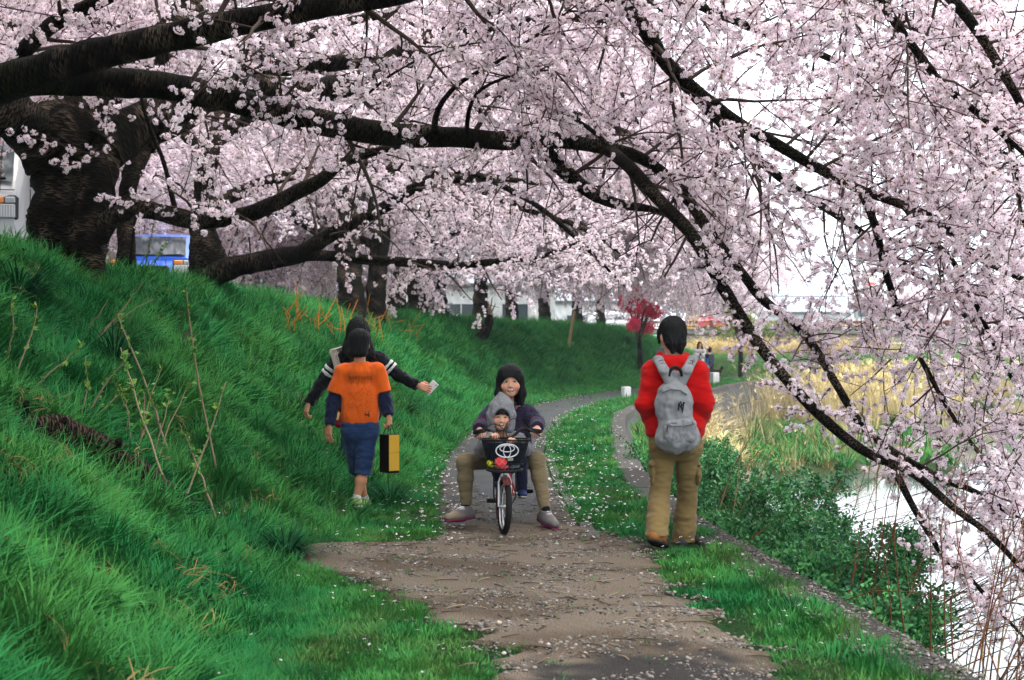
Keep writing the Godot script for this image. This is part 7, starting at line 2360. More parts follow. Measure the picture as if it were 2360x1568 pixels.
func bicycle() -> void:
	var fw := at(1163, 1238, 10.27)
	var o := thing("bicycle", "small red folding bicycle with a black front basket carrying two children", "bicycle", Vector3(fw.x, 0.015, fw.z))
	# local axes: +z towards the camera, the front axle stands over the origin
	var steer := Basis(Vector3.UP, 0.17)
	var f := Node3D.new()
	f.name = "front_wheel"
	o.add_child(f, true)
	f.position = Vector3(0, WHEEL_R, 0)
	f.basis = Basis(Vector3.BACK, -0.04) * steer
	wheel(f, Color(0.6, 0.6, 0.62))
	var r := Node3D.new()
	r.name = "rear_wheel"
	o.add_child(r, true)
	r.position = Vector3(0.03, WHEEL_R, -0.92)
	wheel(r, Color(0.4, 0.4, 0.42))
	var RED := Color(0.50, 0.012, 0.03)
	var PINK := Color(0.65, 0.03, 0.14)
	var BLK := Color(0.012, 0.012, 0.013)
	var SIL := Color(0.40, 0.40, 0.42)
	var fk := MB.new()
	for s in [-1.0, 1.0]:
		var off: Vector3 = steer * Vector3(s * 0.045, 0, 0)
		fk.tube([Vector3(0, WHEEL_R, 0) + off, Vector3(0, 0.38, -0.03) + off * 0.95, Vector3(0, 0.445, -0.045) + off * 0.3], [0.009, 0.011, 0.012], 8, SIL)
	fk.tube([Vector3(0, 0.43, -0.04), Vector3(0, 0.49, -0.055)], [0.018, 0.018], 10, SIL)
	put(o, "fork", fk.commit(), M.metal)
	var gu := MB.new()   # mudguard over the front wheel
	var arc := []
	for k in 12:
		var a := deg_to_rad(lerpf(-40.0, 120.0, k / 11.0))
		arc.append(Vector3(0, WHEEL_R + cos(a) * (WHEEL_R + 0.018), -sin(a) * (WHEEL_R + 0.018)))
	for k in 11:
		for s in [-1.0, 1.0]:
			var x: Vector3 = steer * Vector3(s * 0.030, 0, 0)
			gu.face([steer * arc[k], steer * arc[k + 1], steer * (arc[k + 1] * Vector3(1, 0.985, 0.985)) + x, steer * (arc[k] * Vector3(1, 0.985, 0.985)) + x], Color(0.10, 0.02, 0.02), Vector3.UP)
	put(o, "mudguard", gu.commit(), M.gloss)
	var fr := MB.new()
	fr.tube([Vector3(0.0, 0.45, -0.045), Vector3(0, 0.60, -0.085)], [0.021, 0.021], 12, PINK)
	fr.tube([Vector3(0.0, 0.56, -0.075), Vector3(0.035, 0.38, -0.20), Vector3(0.045, 0.26, -0.36), Vector3(0.03, 0.24, -0.52)], [0.017, 0.018, 0.018, 0.017], 12, RED)
	fr.tube([Vector3(0.03, 0.24, -0.52), Vector3(0.01, 0.34, -0.60), Vector3(0, 0.40, -0.66)], [0.017, 0.016, 0.015], 12, RED)
	for s in [-1.0, 1.0]:
		fr.tube([Vector3(0.03 + s * 0.03, 0.24, -0.54), Vector3(0.03 + s * 0.055, WHEEL_R, -0.92)], [0.010, 0.008], 8, RED)
		fr.tube([Vector3(0.01 + s * 0.02, 0.38, -0.65), Vector3(0.03 + s * 0.055, WHEEL_R, -0.92)], [0.008, 0.008], 8, RED)
	put(o, "frame", fr.commit(), M.gloss)
	var sd := [ell(Vector3(0, 0.40, -0.70), Vector3(0.075, 0.035, 0.11), BLK, 0.02), cap(Vector3(0, 0.41, -0.60), Vector3(0, 0.41, -0.52), 0.035, 0.022, BLK, 0.03)]
	put(o, "saddle", solid(sd, 0.008), M.plain)
	# stem, handlebar, grips, brake levers and cables
	var hb := MB.new()
	hb.tube([Vector3(0, 0.58, -0.08), Vector3(0, 0.70, -0.115)], [0.014, 0.013], 10, BLK)
	var bar := [Vector3(-0.17, 0.742, -0.225), Vector3(-0.11, 0.748, -0.155), Vector3(-0.05, 0.70, -0.115), Vector3(0.05, 0.70, -0.115), Vector3(0.12, 0.755, -0.155), Vector3(0.20, 0.748, -0.225)]
	var bs := spline(bar, [0.011, 0.011, 0.011, 0.011, 0.011, 0.011], 0.02)
	hb.tube(bs[0], bs[1], 10, BLK)
	put(o, "handlebar", hb.commit(), M.plain)
	for g in [[Vector3(-0.15, 0.744, -0.20), Vector3(-0.225, 0.725, -0.30)], [Vector3(0.18, 0.750, -0.20), Vector3(0.265, 0.73, -0.30)]]:
		var gm := MB.new()
		gm.tube([g[0], g[0].lerp(g[1], 0.5), g[1]], [0.016, 0.017, 0.018], 12, BLK)
		put(o, "grip", gm.commit(), M.rubber)
		var s := signf(g[0].x)
		var lv := MB.new()
		lv.tube([g[0] + Vector3(0, 0.0, 0.015), g[0] + Vector3(s * 0.02, -0.008, 0.035), g[1] + Vector3(0, -0.03, 0.05)], [0.007, 0.006, 0.005], 6, Color(0.03, 0.03, 0.03))
		put(o, "brake_lever", lv.commit(), M.plain)
		var cb := MB.new()
		var cs := spline([g[0] + Vector3(0, 0.005, 0.01), Vector3(s * 0.085, 0.80, -0.07), Vector3(s * 0.0, 0.76, 0.02), Vector3(-s * 0.03, 0.66, 0.01)] if s < 0.0 else [g[0] + Vector3(-0.01, 0.01, 0.01), Vector3(0.10, 0.835, -0.07), Vector3(0.03, 0.825, -0.01), Vector3(-0.01, 0.74, 0.03), Vector3(0.0, 0.66, 0.02)], [0.003, 0.003, 0.003, 0.003, 0.003], 0.02)
		cb.tube(cs[0], cs[1], 6, BLK)
		put(o, "cable", cb.commit(), M.plain)
	# wire basket: rims, mesh wires, dark lining, emblem and plate
	var bk := Node3D.new()
	bk.name = "basket"
	o.add_child(bk, true)
	bk.position = Vector3(0.005, 0.52, 0.03)
	bk.basis = Basis(Vector3.UP, 0.05)
	var ring := func(mb: MB, y: float, wx: float, wz: float, rr: float) -> void:
		var ps := []
		var rs := []
		for k in 33:
			var a := TAU * k / 32.0
			var cx := signf(cos(a)) * pow(absf(cos(a)), 0.6)
			var cz := signf(sin(a)) * pow(absf(sin(a)), 0.6)
			ps.append(Vector3(cx * wx, y, cz * wz))
			rs.append(rr)
		mb.tube(ps, rs, 6, BLK, false)
	var rim := MB.new()
	ring.call(rim, 0.175, 0.172, 0.115, 0.006)
	ring.call(rim, 0.155, 0.168, 0.112, 0.003)
	ring.call(rim, 0.0, 0.125, 0.085, 0.005)
	put(bk, "rim", rim.commit(), M.plain)
	var wi := MB.new()
	for k in 44:
		var a := TAU * k / 44.0
		var cx := signf(cos(a)) * pow(absf(cos(a)), 0.6)
		var cz := signf(sin(a)) * pow(absf(sin(a)), 0.6)
		wi.tube([Vector3(cx * 0.125, 0, cz * 0.085), Vector3(cx * 0.171, 0.172, cz * 0.114)], [0.0018, 0.0018], 4, BLK)
	for y in 5: ring.call(wi, 0.03 + 0.03 * y, lerpf(0.125, 0.171, (0.03 + 0.03 * y) / 0.172), lerpf(0.085, 0.114, (0.03 + 0.03 * y) / 0.172), 0.0018)
	put(bk, "wires", wi.commit(), M.plain)
	var li := MB.new()
	for k in 32:
		var q := []
		for kk in [[k, 0.0], [k + 1, 0.0], [k + 1, 1.0], [k, 1.0]]:
			var a: float = TAU * kk[0] / 32.0
			var cx := signf(cos(a)) * pow(absf(cos(a)), 0.6)
			var cz := signf(sin(a)) * pow(absf(sin(a)), 0.6)
			q.append(Vector3(cx * lerpf(0.119, 0.160, kk[1]), 0.004 + kk[1] * 0.135, cz * lerpf(0.079, 0.105, kk[1])))
		li.face(q, Color(0.010, 0.013, 0.03), q[0] - Vector3(0, q[0].y, 0))
	put(bk, "lining", li.commit(), M.cloth)
	var em := MB.new()   # the oval emblem: an oval, a tall oval and a wide oval inside it
	var oval := func(c: Vector2, rx: float, ry: float, rr: float) -> void:
		var ps := []
		var rs := []
		for k in 41:
			var a := TAU * k / 40.0
			var p := c + Vector2(cos(a) * rx, sin(a) * ry)
			ps.append(Vector3(p.x, 0.100 + p.y, 0.118 + p.y * 0.17 - p.x * p.x * 0.5))
			rs.append(rr)
		em.tube(ps, rs, 6, Color(0.52, 0.53, 0.55), false)
	oval.call(Vector2(0.008, 0.0), 0.080, 0.048, 0.0048)
	oval.call(Vector2(0.008, -0.003), 0.026, 0.043, 0.0036)
	oval.call(Vector2(0.008, 0.016), 0.052, 0.024, 0.0036)
	put(bk, "emblem", em.commit(), M.plain)
	var pl := MB.new()
	pl.box(Vector3(0.012, 0.026, 0.094), Vector3(0.052, 0.046, 0.100), Color(0.30, 0.28, 0.20), 0.003)
	put(bk, "sticker", pl.commit(), M.plain)
	# oval carrier under the basket
	var tr := MB.new()
	var ps := []
	var rs := []
	for k in 37:
		var a := TAU * k / 36.0
		ps.append(Vector3(cos(a) * 0.125, 0.475 + 0.004 * cos(2 * a), 0.06 + sin(a) * 0.10))
		rs.append(0.011)
	tr.tube(ps, rs, 8, BLK, false)
	for k in 9: tr.tube([Vector3(-0.11 + 0.0275 * k, 0.472, -0.02), Vector3(-0.11 + 0.0275 * k, 0.472, 0.14)], [0.004, 0.004], 5, BLK)
	put(o, "carrier", tr.commit(), M.plain)
	# crank, pedals and child seat rods
	for s in [[-0.08, 0.20, -0.44, -0.055], [0.10, 0.255, -0.60, 0.075]]:
		var cr := MB.new()
		cr.tube([Vector3(0.03 + s[3] * 0.6, 0.235, -0.52), Vector3(0.03 + s[3], s[1], s[2])], [0.010, 0.008], 8, SIL)
		cr.tube([Vector3(0.03 + s[3], s[1], s[2]), Vector3(0.03 + s[3] + signf(s[3]) * 0.02, s[1], s[2])], [0.006, 0.006], 8, SIL)
		put(o, "crank", cr.commit(), M.metal)
		var pd := MB.new()
		var px0: float = 0.03 + s[3] + signf(s[3]) * 0.065
		pd.box(Vector3(px0 - 0.048, s[1] - 0.014, s[2] - 0.03), Vector3(px0 + 0.048, s[1] + 0.014, s[2] + 0.03), BLK, 0.008)
		put(o, "pedal", pd.commit(), M.rubber)
	var cs2 := MB.new()
	for s in [-1.0, 1.0]:
		cs2.tube([Vector3(s * 0.075, 0.50, -0.30), Vector3(s * 0.082, 0.40, -0.26), Vector3(s * 0.082, 0.25, -0.24), Vector3(s * 0.06, 0.215, -0.20), Vector3(s * 0.035, 0.21, -0.18)], [0.006, 0.006, 0.006, 0.006, 0.006], 6, BLK)
	cs2.box(Vector3(-0.10, 0.475, -0.50), Vector3(0.10, 0.505, -0.28), BLK, 0.012)
	put(o, "child_seat", cs2.commit(), M.plain)
	# things that ride on the carrier
	var p0 := o.position
	ball_toy(p0 + Vector3(-0.028, 0.538, 0.085), 0.052, Color(0.62, 0.05, 0.055), Color(0.80, 0.22, 0.2), "red ball in a knotted net on the bicycle's front carrier")
	ball_toy(p0 + Vector3(-0.094, 0.528, 0.075), 0.033, Color(0.68, 0.45, 0.01), Color(0.05, 0.32, 0.03), "small yellow and green ball beside the red netted ball")
	var rp := thing("rope", "frayed pale rope bundle lying beside the red ball", "rope", p0 + Vector3(0.065, 0.49, 0.08))
	var rm := MB.new()
	for k in 14:
		var a := rf(0, TAU)
		rm.tube([Vector3(cos(a) * 0.02, rf(0, 0.01), sin(a) * 0.02), Vector3(rf(-0.03, 0.04), rf(0.0, 0.035), rf(-0.03, 0.03)), Vector3(rf(0.0, 0.05), rf(0.02, 0.07), rf(-0.02, 0.02))], [0.005, 0.006, 0.003], 5, Color(0.22, 0.24, 0.26).lerp(Color(0.04, 0.12, 0.16), rng.randf()))
	put(rp, "strands", rm.commit(), M.cloth)

func ball_toy(c: Vector3, r: float, col: Color, net_col: Color, label: String) -> void:
	var o := thing("ball", label, "ball", c - Vector3(0, r, 0))
	var m := MB.new()
	m.ball(Vector3(0, r, 0), Vector3.ONE * r, 16, col)
	put(o, "skin", m.commit(), M.plain)
	var n := MB.new()
	for s in [-1.0, 1.0]:
		for k in 7:
			var ps := []
			var rs := []
			for i in 19:
				var th := PI * i / 18.0
				var ph: float = s * th * 0.9 + TAU * k / 7.0
				ps.append(Vector3(0, r, 0) + Vector3(sin(th) * cos(ph), cos(th), sin(th) * sin(ph)) * (r + 0.001))
				rs.append(0.0022)
			n.tube(ps, rs, 4, net_col, false)
	put(o, "netting", n.commit(), M.cloth)

func bike_girl() -> void:
	var D := 11.0
	var J := {"head": at(1176, 881, 10.92), "neck": at(1175, 922, 10.98), "shl": at(1133, 951, 11.02), "shr": at(1217, 951, 11.02), "ell": at(1108, 982, 10.92), "elr": at(1238, 978, 10.92),
		"wrl": at(1105, 991, 10.64), "wrr": at(1238, 987, 10.64), "hil": at(1145, 1054, 11.10), "hir": at(1195, 1054, 11.10), "knl": at(1072, 1066, 10.78), "knr": at(1237, 1062, 10.78),
		"anl": at(1074, 1168, 10.78), "anr": at(1257, 1178, 10.66), "toel": at(1034, 1192, 10.62), "toer": at(1279, 1208, 10.52)}
	var pos := Vector3(at(1170, 1200, D).x, 0.0, -D)
	var o := person("smiling girl with bobbed black hair riding the small red bicycle, legs stuck out", J, pos)
	var fr := frame(Vector3(0.02, -0.03, 1.0), Vector3(-0.02, 1, 0.0))
	var b := MB.new()
	net(b, body_prims(J, 0.85, SKIN), 0.012)
	net(b, head_prims(J.head, fr, 1.07, SKIN * 1.0, 1.0, 0.42) + [cap(J.neck + Vector3(0, 0.03, 0), J.neck + Vector3(0, -0.06, 0), 0.044, 0.05, SKIN, 0.03)], 0.0032)
	net(b, hand_prims(J.wrl + Vector3(0, 0, 0.0), Vector3(0.05, -0.25, 1.0), Vector3(-0.1, 1, 0.3), -1.0, 0.9, 1.2, SKIN), 0.004)
	net(b, hand_prims(J.wrr + Vector3(0, 0, 0.0), Vector3(-0.05, -0.25, 1.0), Vector3(0.1, 1, 0.3), 1.0, 0.9, 1.2, SKIN), 0.004)
	put(o, "body", b.commit(), M.skin)
	var hd: Vector3 = J.head
	var w := func(x: float, y: float, z: float) -> Vector3: return hd + fr * Vector3(x, y, z)
	var hr := [ell(w.call(0, 0.042, -0.012), Vector3(0.102, 0.100, 0.112), BLACK_HAIR, 0.02, fr)]
	for q in [-1.0, 1.0]:
		hr.append(cap(w.call(q * 0.080, 0.02, 0.015), w.call(q * 0.090, -0.085, 0.020), 0.028, 0.030, BLACK_HAIR, 0.03))
		hr.append(cap(w.call(q * 0.090, -0.085, 0.020), w.call(q * 0.085, -0.165, 0.035), 0.030, 0.018, BLACK_HAIR, 0.03))
		hr.append(cap(w.call(q * 0.055, -0.02, -0.06), w.call(q * 0.065, -0.14, -0.045), 0.05, 0.045, BLACK_HAIR, 0.04))
	hr.append(ell(w.call(0, -0.050, 0.082), Vector3(0.0680, 0.094, 0.09), BLACK_HAIR, 0.010, fr).cut())
	for k in 15:   # fringe
		var x := -0.068 + 0.136 * k / 14.0
		hr.append(cap(w.call(x * 0.9, 0.086, 0.072 - x * x * 5.0), w.call(x, rf(0.036, 0.050), 0.096 - x * x * 7.0), 0.012, 0.0045, BLACK_HAIR, 0.006))
	put(o, "hair", solid(hr, 0.0042, 0.0022, Vector3(70, 6, 70)), M.hair)
	# checked shirt
	var P := Color(0.016, 0.020, 0.052)
	var sh := [cap(J.shl + Vector3(0.02, -0.015, 0), J.shr + Vector3(-0.02, -0.015, 0), 0.070, 0.070, P, 0.05), cap(at(1153, 1000, 11.02) - pos, at(1193, 1000, 11.02) - pos, 0.110, 0.110, P, 0.06).flatten(Vector3.BACK, 0.85),
		cap(at(1153, 1042, 11.06) - pos, at(1193, 1042, 11.06) - pos, 0.115, 0.115, P, 0.06).flatten(Vector3.BACK, 0.9)]
	for q in ["l", "r"]:
		var dv: Vector3 = (J["wr" + q] - J["el" + q]).normalized()
		sh.append(cap(J["sh" + q], J["el" + q], 0.066, 0.058, P, 0.03))
		sh.append(cap(J["el" + q], J["wr" + q] + dv * 0.03, 0.058, 0.048, P, 0.02).clip(Plane(dv, (J["wr" + q] - dv * 0.012).dot(dv))))
	sh.append(ell(J.neck + Vector3(0, -0.055, 0.065), Vector3(0.035, 0.06, 0.05), P, 0.01).cut())
	sh.append(cap(J.neck + Vector3(-0.05, -0.005, 0.03), J.neck + Vector3(-0.025, -0.075, 0.085), 0.014, 0.018, P * 1.2, 0.006))
	sh.append(cap(J.neck + Vector3(0.05, -0.005, 0.03), J.neck + Vector3(0.025, -0.075, 0.085), 0.014, 0.018, P * 1.2, 0.006))
	var smb := MB.new()
	net(smb, sh, 0.0055, 0.008, Vector3(10, 7, 10))
	for i in smb.v.size():   # woven check: the lines run with the cloth
		var p := smb.v[i]
		var u := p.x * 0.85 + p.z * 0.5
		var a := absf(fposmod(u, 0.040) / 0.040 - 0.5)
		var c := absf(fposmod(p.y + p.z * 0.2, 0.040) / 0.040 - 0.5)
		if a < 0.07 or c < 0.07: smb.c[i] = Color(0.085, 0.014, 0.045)
		elif a > 0.435 or c > 0.435: smb.c[i] = Color(0.022, 0.055, 0.075)
	put(o, "shirt", smb.commit(), M.cloth)
	var K := Color(0.215, 0.165, 0.098)
	var le := [cap(J.hil, J.hir, 0.108, 0.108, K, 0.06), cap((J.hil + J.hir) / 2.0, (J.hil + J.hir) / 2.0 + Vector3(0, 0.05, 0), 0.10, 0.10, K, 0.05)]
	for q in ["l", "r"]:
		var dv: Vector3 = (J["an" + q] - J["kn" + q]).normalized()
		le.append(cap(J["hi" + q], J["kn" + q], 0.092, 0.066, K, 0.05))
		var ca: Vector3 = J["kn" + q].lerp(J["an" + q], 0.35)
		le.append(cap(J["kn" + q], ca, 0.065, 0.060, K, 0.03))
		le.append(cap(ca, J["an" + q] + dv * 0.0, 0.060, 0.041, K, 0.02).clip(Plane(dv, (J["an" + q] - dv * 0.012).dot(dv))))
	put(o, "leggings", solid(le, 0.008, 0.004, Vector3(7, 18, 7)), M.cloth)
	for q in ["l", "r"]:
		put(o, "sock", solid([cap(J["an" + q] + Vector3(0, 0.02, 0), J["an" + q] - Vector3(0, 0.03, 0), 0.036, 0.038, Color(0.015, 0.012, 0.016), 0.01)], 0.006), M.cloth)
		shoe(o, J["an" + q] - Vector3(0, 0.025, 0), J["toe" + q], 0.95, Color(0.115, 0.10, 0.105), Color(0.10, 0.012, 0.05), Color(0.30, 0.28, 0.28), Color(0.17, 0.135, 0.10) if q == "l" else Color(0.13, 0.115, 0.115))

func hooded_child() -> void:
	var J := {"head": at(1155, 960, 10.60), "neck": at(1158, 996, 10.68), "shl": at(1127, 1012, 10.72), "shr": at(1192, 1012, 10.72), "ell": at(1110, 1036, 10.62), "elr": at(1212, 1036, 10.62),
		"wrl": at(1131, 1009, 10.36), "wrr": at(1188, 1018, 10.36), "hil": at(1146, 1054, 10.80), "hir": at(1176, 1054, 10.80), "knl": at(1142, 1066, 10.62), "knr": at(1200, 1068, 10.66),
		"anl": at(1150, 1108, 10.70), "anr": at(1203, 1128, 10.72), "toel": at(1151, 1120, 10.62), "toer": at(1205, 1140, 10.62)}
	var pos := at(1160, 1060, 10.75)
	var o := person("laughing small child in grey hooded sweatshirt sitting in front on the bicycle", J, pos)
	var fr := frame(Vector3(0.06, -0.14, 1.0), Vector3(0.05, 1, 0.1))
	var sk := SKIN * 1.02
	var b := MB.new()
	net(b, body_prims(J, 0.62, sk), 0.010)
	net(b, head_prims(J.head, fr, 0.90, sk, 1.2, 0.4), 0.003)
	net(b, hand_prims(J.wrl, Vector3(0.35, 0.45, 0.8), Vector3(-0.4, 0.8, -0.3), -1.0, 0.68, 1.15, sk), 0.0036)
	net(b, hand_prims(J.wrr, Vector3(-0.35, 0.35, 0.8), Vector3(0.4, 0.8, -0.3), 1.0, 0.68, 1.15, sk), 0.0036)
	put(o, "body", b.commit(), M.skin)
	var hd: Vector3 = J.head
	var w := func(x: float, y: float, z: float) -> Vector3: return hd + fr * Vector3(x, y, z)
	var hr := [ell(w.call(0, 0.036, -0.008), Vector3(0.074, 0.070, 0.086), BLACK_HAIR, 0.02, fr), ell(w.call(0, -0.040, 0.072), Vector3(0.056, 0.072, 0.06), BLACK_HAIR, 0.006, fr).cut()]
	for k in 13:
		var x := -0.054 + 0.108 * k / 12.0
		hr.append(cap(w.call(x * 0.9, 0.068, 0.060 - x * x * 5.0), w.call(x, rf(0.026, 0.038), 0.078 - x * x * 8.0), 0.011, 0.004, BLACK_HAIR, 0.006))
	put(o, "hair", solid(hr, 0.004, 0.002, Vector3(80, 9, 80)), M.hair)
	var G := Color(0.205, 0.210, 0.222)
	var ho := [ell(w.call(0, 0.040, -0.020), Vector3(0.096, 0.100, 0.106), G, 0.03, fr), cap(w.call(0, 0.10, -0.02), w.call(-0.012, 0.168, -0.02), 0.062, 0.016, G, 0.05),
		cap(w.call(-0.084, 0.01, 0.01), w.call(-0.062, -0.085, 0.02), 0.030, 0.036, G, 0.03), cap(w.call(0.084, 0.01, 0.01), w.call(0.062, -0.085, 0.02), 0.030, 0.036, G, 0.03),
		ell(w.call(0, -0.05, -0.05), Vector3(0.08, 0.08, 0.06), G, 0.03, fr),
		ell(w.call(0, -0.022, 0.075), Vector3(0.0645, 0.092, 0.105), G, 0.008, fr).cut()]
	# rolled edge round the face
	for k in 14:
		var a0 := lerpf(-0.62, PI + 0.62, k / 14.0)
		var a1 := lerpf(-0.62, PI + 0.62, (k + 1) / 14.0)
		ho.append(cap(w.call(cos(a0) * 0.070, -0.012 + sin(a0) * 0.092, 0.052 + 0.012 * sin(a0)), w.call(cos(a1) * 0.070, -0.012 + sin(a1) * 0.092, 0.052 + 0.012 * sin(a1)), 0.013, 0.013, G * 1.06, 0.006))
	put(o, "hood", solid(ho, 0.0055, 0.005, Vector3(16, 10, 16)), M.cloth)
	var sw := [cap(J.shl + Vector3(0.01, -0.01, 0), J.shr + Vector3(-0.01, -0.01, 0), 0.062, 0.062, G, 0.05), cap(J.shl.lerp(J.hil, 0.5), J.shr.lerp(J.hir, 0.5), 0.085, 0.085, G, 0.05), cap(J.hil + Vector3(0, 0.03, 0), J.hir + Vector3(0, 0.03, 0), 0.085, 0.085, G, 0.05)]
	for q in ["l", "r"]:
		var dv: Vector3 = (J["wr" + q] - J["el" + q]).normalized()
		sw.append(cap(J["sh" + q], J["el" + q], 0.055, 0.052, G, 0.03))
		sw.append(cap(J["el" + q], J["wr" + q] + dv * 0.03, 0.052, 0.040, G, 0.02).clip(Plane(dv, (J["wr" + q] - dv * 0.004).dot(dv))))
	put(o, "sweatshirt", solid(sw, 0.007, 0.007, Vector3(16, 11, 16)), M.cloth)
	var N := Color(0.014, 0.018, 0.04)
	var tr := [cap(J.hil, J.hir, 0.080, 0.080, N, 0.05)]
	for q in ["l", "r"]:
		tr.append(cap(J["hi" + q], J["kn" + q], 0.066, 0.052, N, 0.03))
		tr.append(cap(J["kn" + q], J["an" + q], 0.050, 0.040, N, 0.03))
	put(o, "trousers", solid(tr, 0.008, 0.005), M.cloth)
	for q in ["l", "r"]:
		shoe(o, J["an" + q] - Vector3(0, 0.02, 0), J["toe" + q], 0.6, Color(0.02, 0.03, 0.09), Color(0.25, 0.25, 0.25), Color(0.02, 0.03, 0.08))

func far_people() -> void:
	# two people and their dog round the bend
	var D := 64.0
	var J := {"head": at(1613, 795, D), "neck": at(1613, 803, D), "shl": at(1602, 808, D), "shr": at(1623, 808, D), "ell": at(1601, 821, D), "elr": at(1625, 822, D), "wrl": at(1604, 830, D + 0.1), "wrr": at(1636, 829, D + 0.05),
		"hil": at(1608, 832, D), "hir": at(1617, 832, D), "knl": at(1608, 849, D), "knr": at(1617, 849, D), "anl": at(1608, 865, D), "anr": at(1617, 865, D), "toel": at(1607, 868, D - 0.2), "toer": at(1617, 868, D - 0.2)}
	var pos := Vector3(at(1613, 868, D).x, H(at(1613, 868, D).x, D), -D)
	var o := person("woman with long brown hair in a white penguin sweatshirt, standing on the far path", J, pos)
	var fr := frame(Vector3(0.2, 0, 1), Vector3.UP)
	var b := MB.new()
	net(b, body_prims(J, 1.0, SKIN), 0.02)
	net(b, head_prims(J.head, fr, 1.05, SKIN, 1.0), 0.008)
	net(b, hand_prims(J.wrr, Vector3(1, -0.1, 0), Vector3.UP, 1.0, 1.0, 0.8, SKIN), 0.008)
	put(o, "body", b.commit(), M.skin)
	var br := Color(0.035, 0.014, 0.010)
	put(o, "hair", solid([ell(J.head + Vector3(0, 0.045, -0.03), Vector3(0.10, 0.10, 0.11), br, 0.02), cap(J.head + Vector3(-0.085, 0, 0), J.head + Vector3(-0.11, -0.36, 0.04), 0.05, 0.05, br, 0.03), cap(J.head + Vector3(0.085, 0, 0), J.head + Vector3(0.13, -0.36, 0.05), 0.05, 0.05, br, 0.03), ell(J.head + Vector3(0, -0.04, 0.10), Vector3(0.065, 0.09, 0.08), br, 0.01).cut()], 0.014), M.hair)
	var W := Color(0.62, 0.58, 0.59)
	var sw := put(o, "sweatshirt", solid([cap(J.shl + Vector3(0.03, -0.02, 0), J.shr + Vector3(-0.03, -0.02, 0), 0.10, 0.10, W, 0.06), cap(J.shl.lerp(J.hil, 0.5), J.shr.lerp(J.hir, 0.5), 0.14, 0.14, W, 0.06), cap(J.hil, J.hir, 0.13, 0.13, W, 0.05),
		cap(J.shl, J.ell, 0.08, 0.07, W, 0.04), cap(J.ell, J.wrl, 0.07, 0.05, W, 0.03), cap(J.shr, J.elr, 0.08, 0.07, W, 0.04), cap(J.elr, J.wrr, 0.07, 0.05, W, 0.03)], 0.018), M.cloth)
	var c := at(1614, 823, D) - pos
	var pg := MB.new()
	pg.ball(c + Vector3(0, 0, 0.135), Vector3(0.075, 0.13, 0.03), 10, Color(0.015, 0.015, 0.018))
	pg.ball(c + Vector3(0, 0.13, 0.135), Vector3(0.05, 0.055, 0.03), 10, Color(0.015, 0.015, 0.018))
	pg.ball(c + Vector3(0, -0.02, 0.155), Vector3(0.045, 0.085, 0.02), 10, Color(0.6, 0.6, 0.6))
	put(sw, "print", pg.commit(), M.cloth)
	put(o, "jeans", solid([cap(J.hil, J.hir, 0.12, 0.12, Color(0.2, 0.2, 0.22), 0.05), cap(J.hil, J.knl, 0.1, 0.07, Color(0.2, 0.2, 0.22), 0.03), cap(J.knl, J.anl, 0.07, 0.05, Color(0.2, 0.2, 0.22), 0.03), cap(J.hir, J.knr, 0.1, 0.07, Color(0.2, 0.2, 0.22), 0.03), cap(J.knr, J.anr, 0.07, 0.05, Color(0.2, 0.2, 0.22), 0.03)], 0.02), M.cloth)
	for q in ["l", "r"]: shoe(o, J["an" + q], J["toe" + q], 1.0, Color(0.1, 0.1, 0.1), Color(0.3, 0.3, 0.3), Color(0.1, 0.1, 0.1))
	D = 62.0
	J = {"head": at(1634, 806, D), "neck": at(1634, 813, D), "shl": at(1630, 818, D - 0.15), "shr": at(1640, 818, D + 0.15), "ell": at(1631, 829, D - 0.2), "elr": at(1641, 829, D + 0.2), "wrl": at(1630, 836, D - 0.3), "wrr": at(1636, 836, D + 0.2),
		"hil": at(1634, 840, D - 0.08), "hir": at(1641, 840, D + 0.08), "knl": at(1635, 853, D - 0.08), "knr": at(1641, 853, D + 0.08), "anl": at(1636, 868, D - 0.08), "anr": at(1641, 868, D + 0.08), "toel": at(1630, 871, D - 0.1), "toer": at(1636, 871, D + 0.1)}
	pos = Vector3(at(1637, 870, D).x, H(at(1637, 870, D).x, D), -D)
	o = person("short woman in blue sleeves and dark quilted vest holding a bag and dog lead", J, pos)
	fr = frame(Vector3(-1, 0, 0.1), Vector3.UP)
	b = MB.new()
	net(b, body_prims(J, 0.92, SKIN), 0.02)
	net(b, head_prims(J.head, fr, 0.95, SKIN), 0.008)
	net(b, hand_prims(J.wrl, Vector3(-0.3, -1, 0), Vector3.BACK, 1.0, 1.0, 1.0, SKIN), 0.008)
	put(o, "body", b.commit(), M.skin)
	put(o, "hair", solid([ell(J.head + Vector3(0.02, 0.035, 0), Vector3(0.11, 0.10, 0.105), br, 0.02), ell(J.head + Vector3(0.04, -0.04, 0), Vector3(0.09, 0.09, 0.095), br, 0.03), ell(J.head + Vector3(-0.10, -0.04, 0), Vector3(0.06, 0.08, 0.07), br, 0.01).cut()], 0.012), M.hair)
	var BL := Color(0.012, 0.075, 0.30)
	put(o, "sleeve", solid([cap(J.shl, J.ell, 0.075, 0.065, BL, 0.03), cap(J.ell, J.wrl, 0.065, 0.045, BL, 0.03)], 0.015), M.cloth)
	put(o, "sleeve", solid([cap(J.shr, J.elr, 0.075, 0.065, BL, 0.03), cap(J.elr, J.wrr, 0.065, 0.045, BL, 0.03)], 0.015), M.cloth)
	var V := Color(0.025, 0.035, 0.05)
	var vest := []
	for k in 6:
		var f := k / 5.0
		vest.append(cap(J.shl.lerp(J.hil, f) + Vector3(0, -0.02, 0.02), J.shr.lerp(J.hir, f) + Vector3(0, -0.02, -0.02), 0.115, 0.115, V, 0.015).flatten(Vector3.UP, 0.55))
	put(o, "vest", solid(vest, 0.014), M.cloth)
	var DK := Color(0.02, 0.025, 0.04)
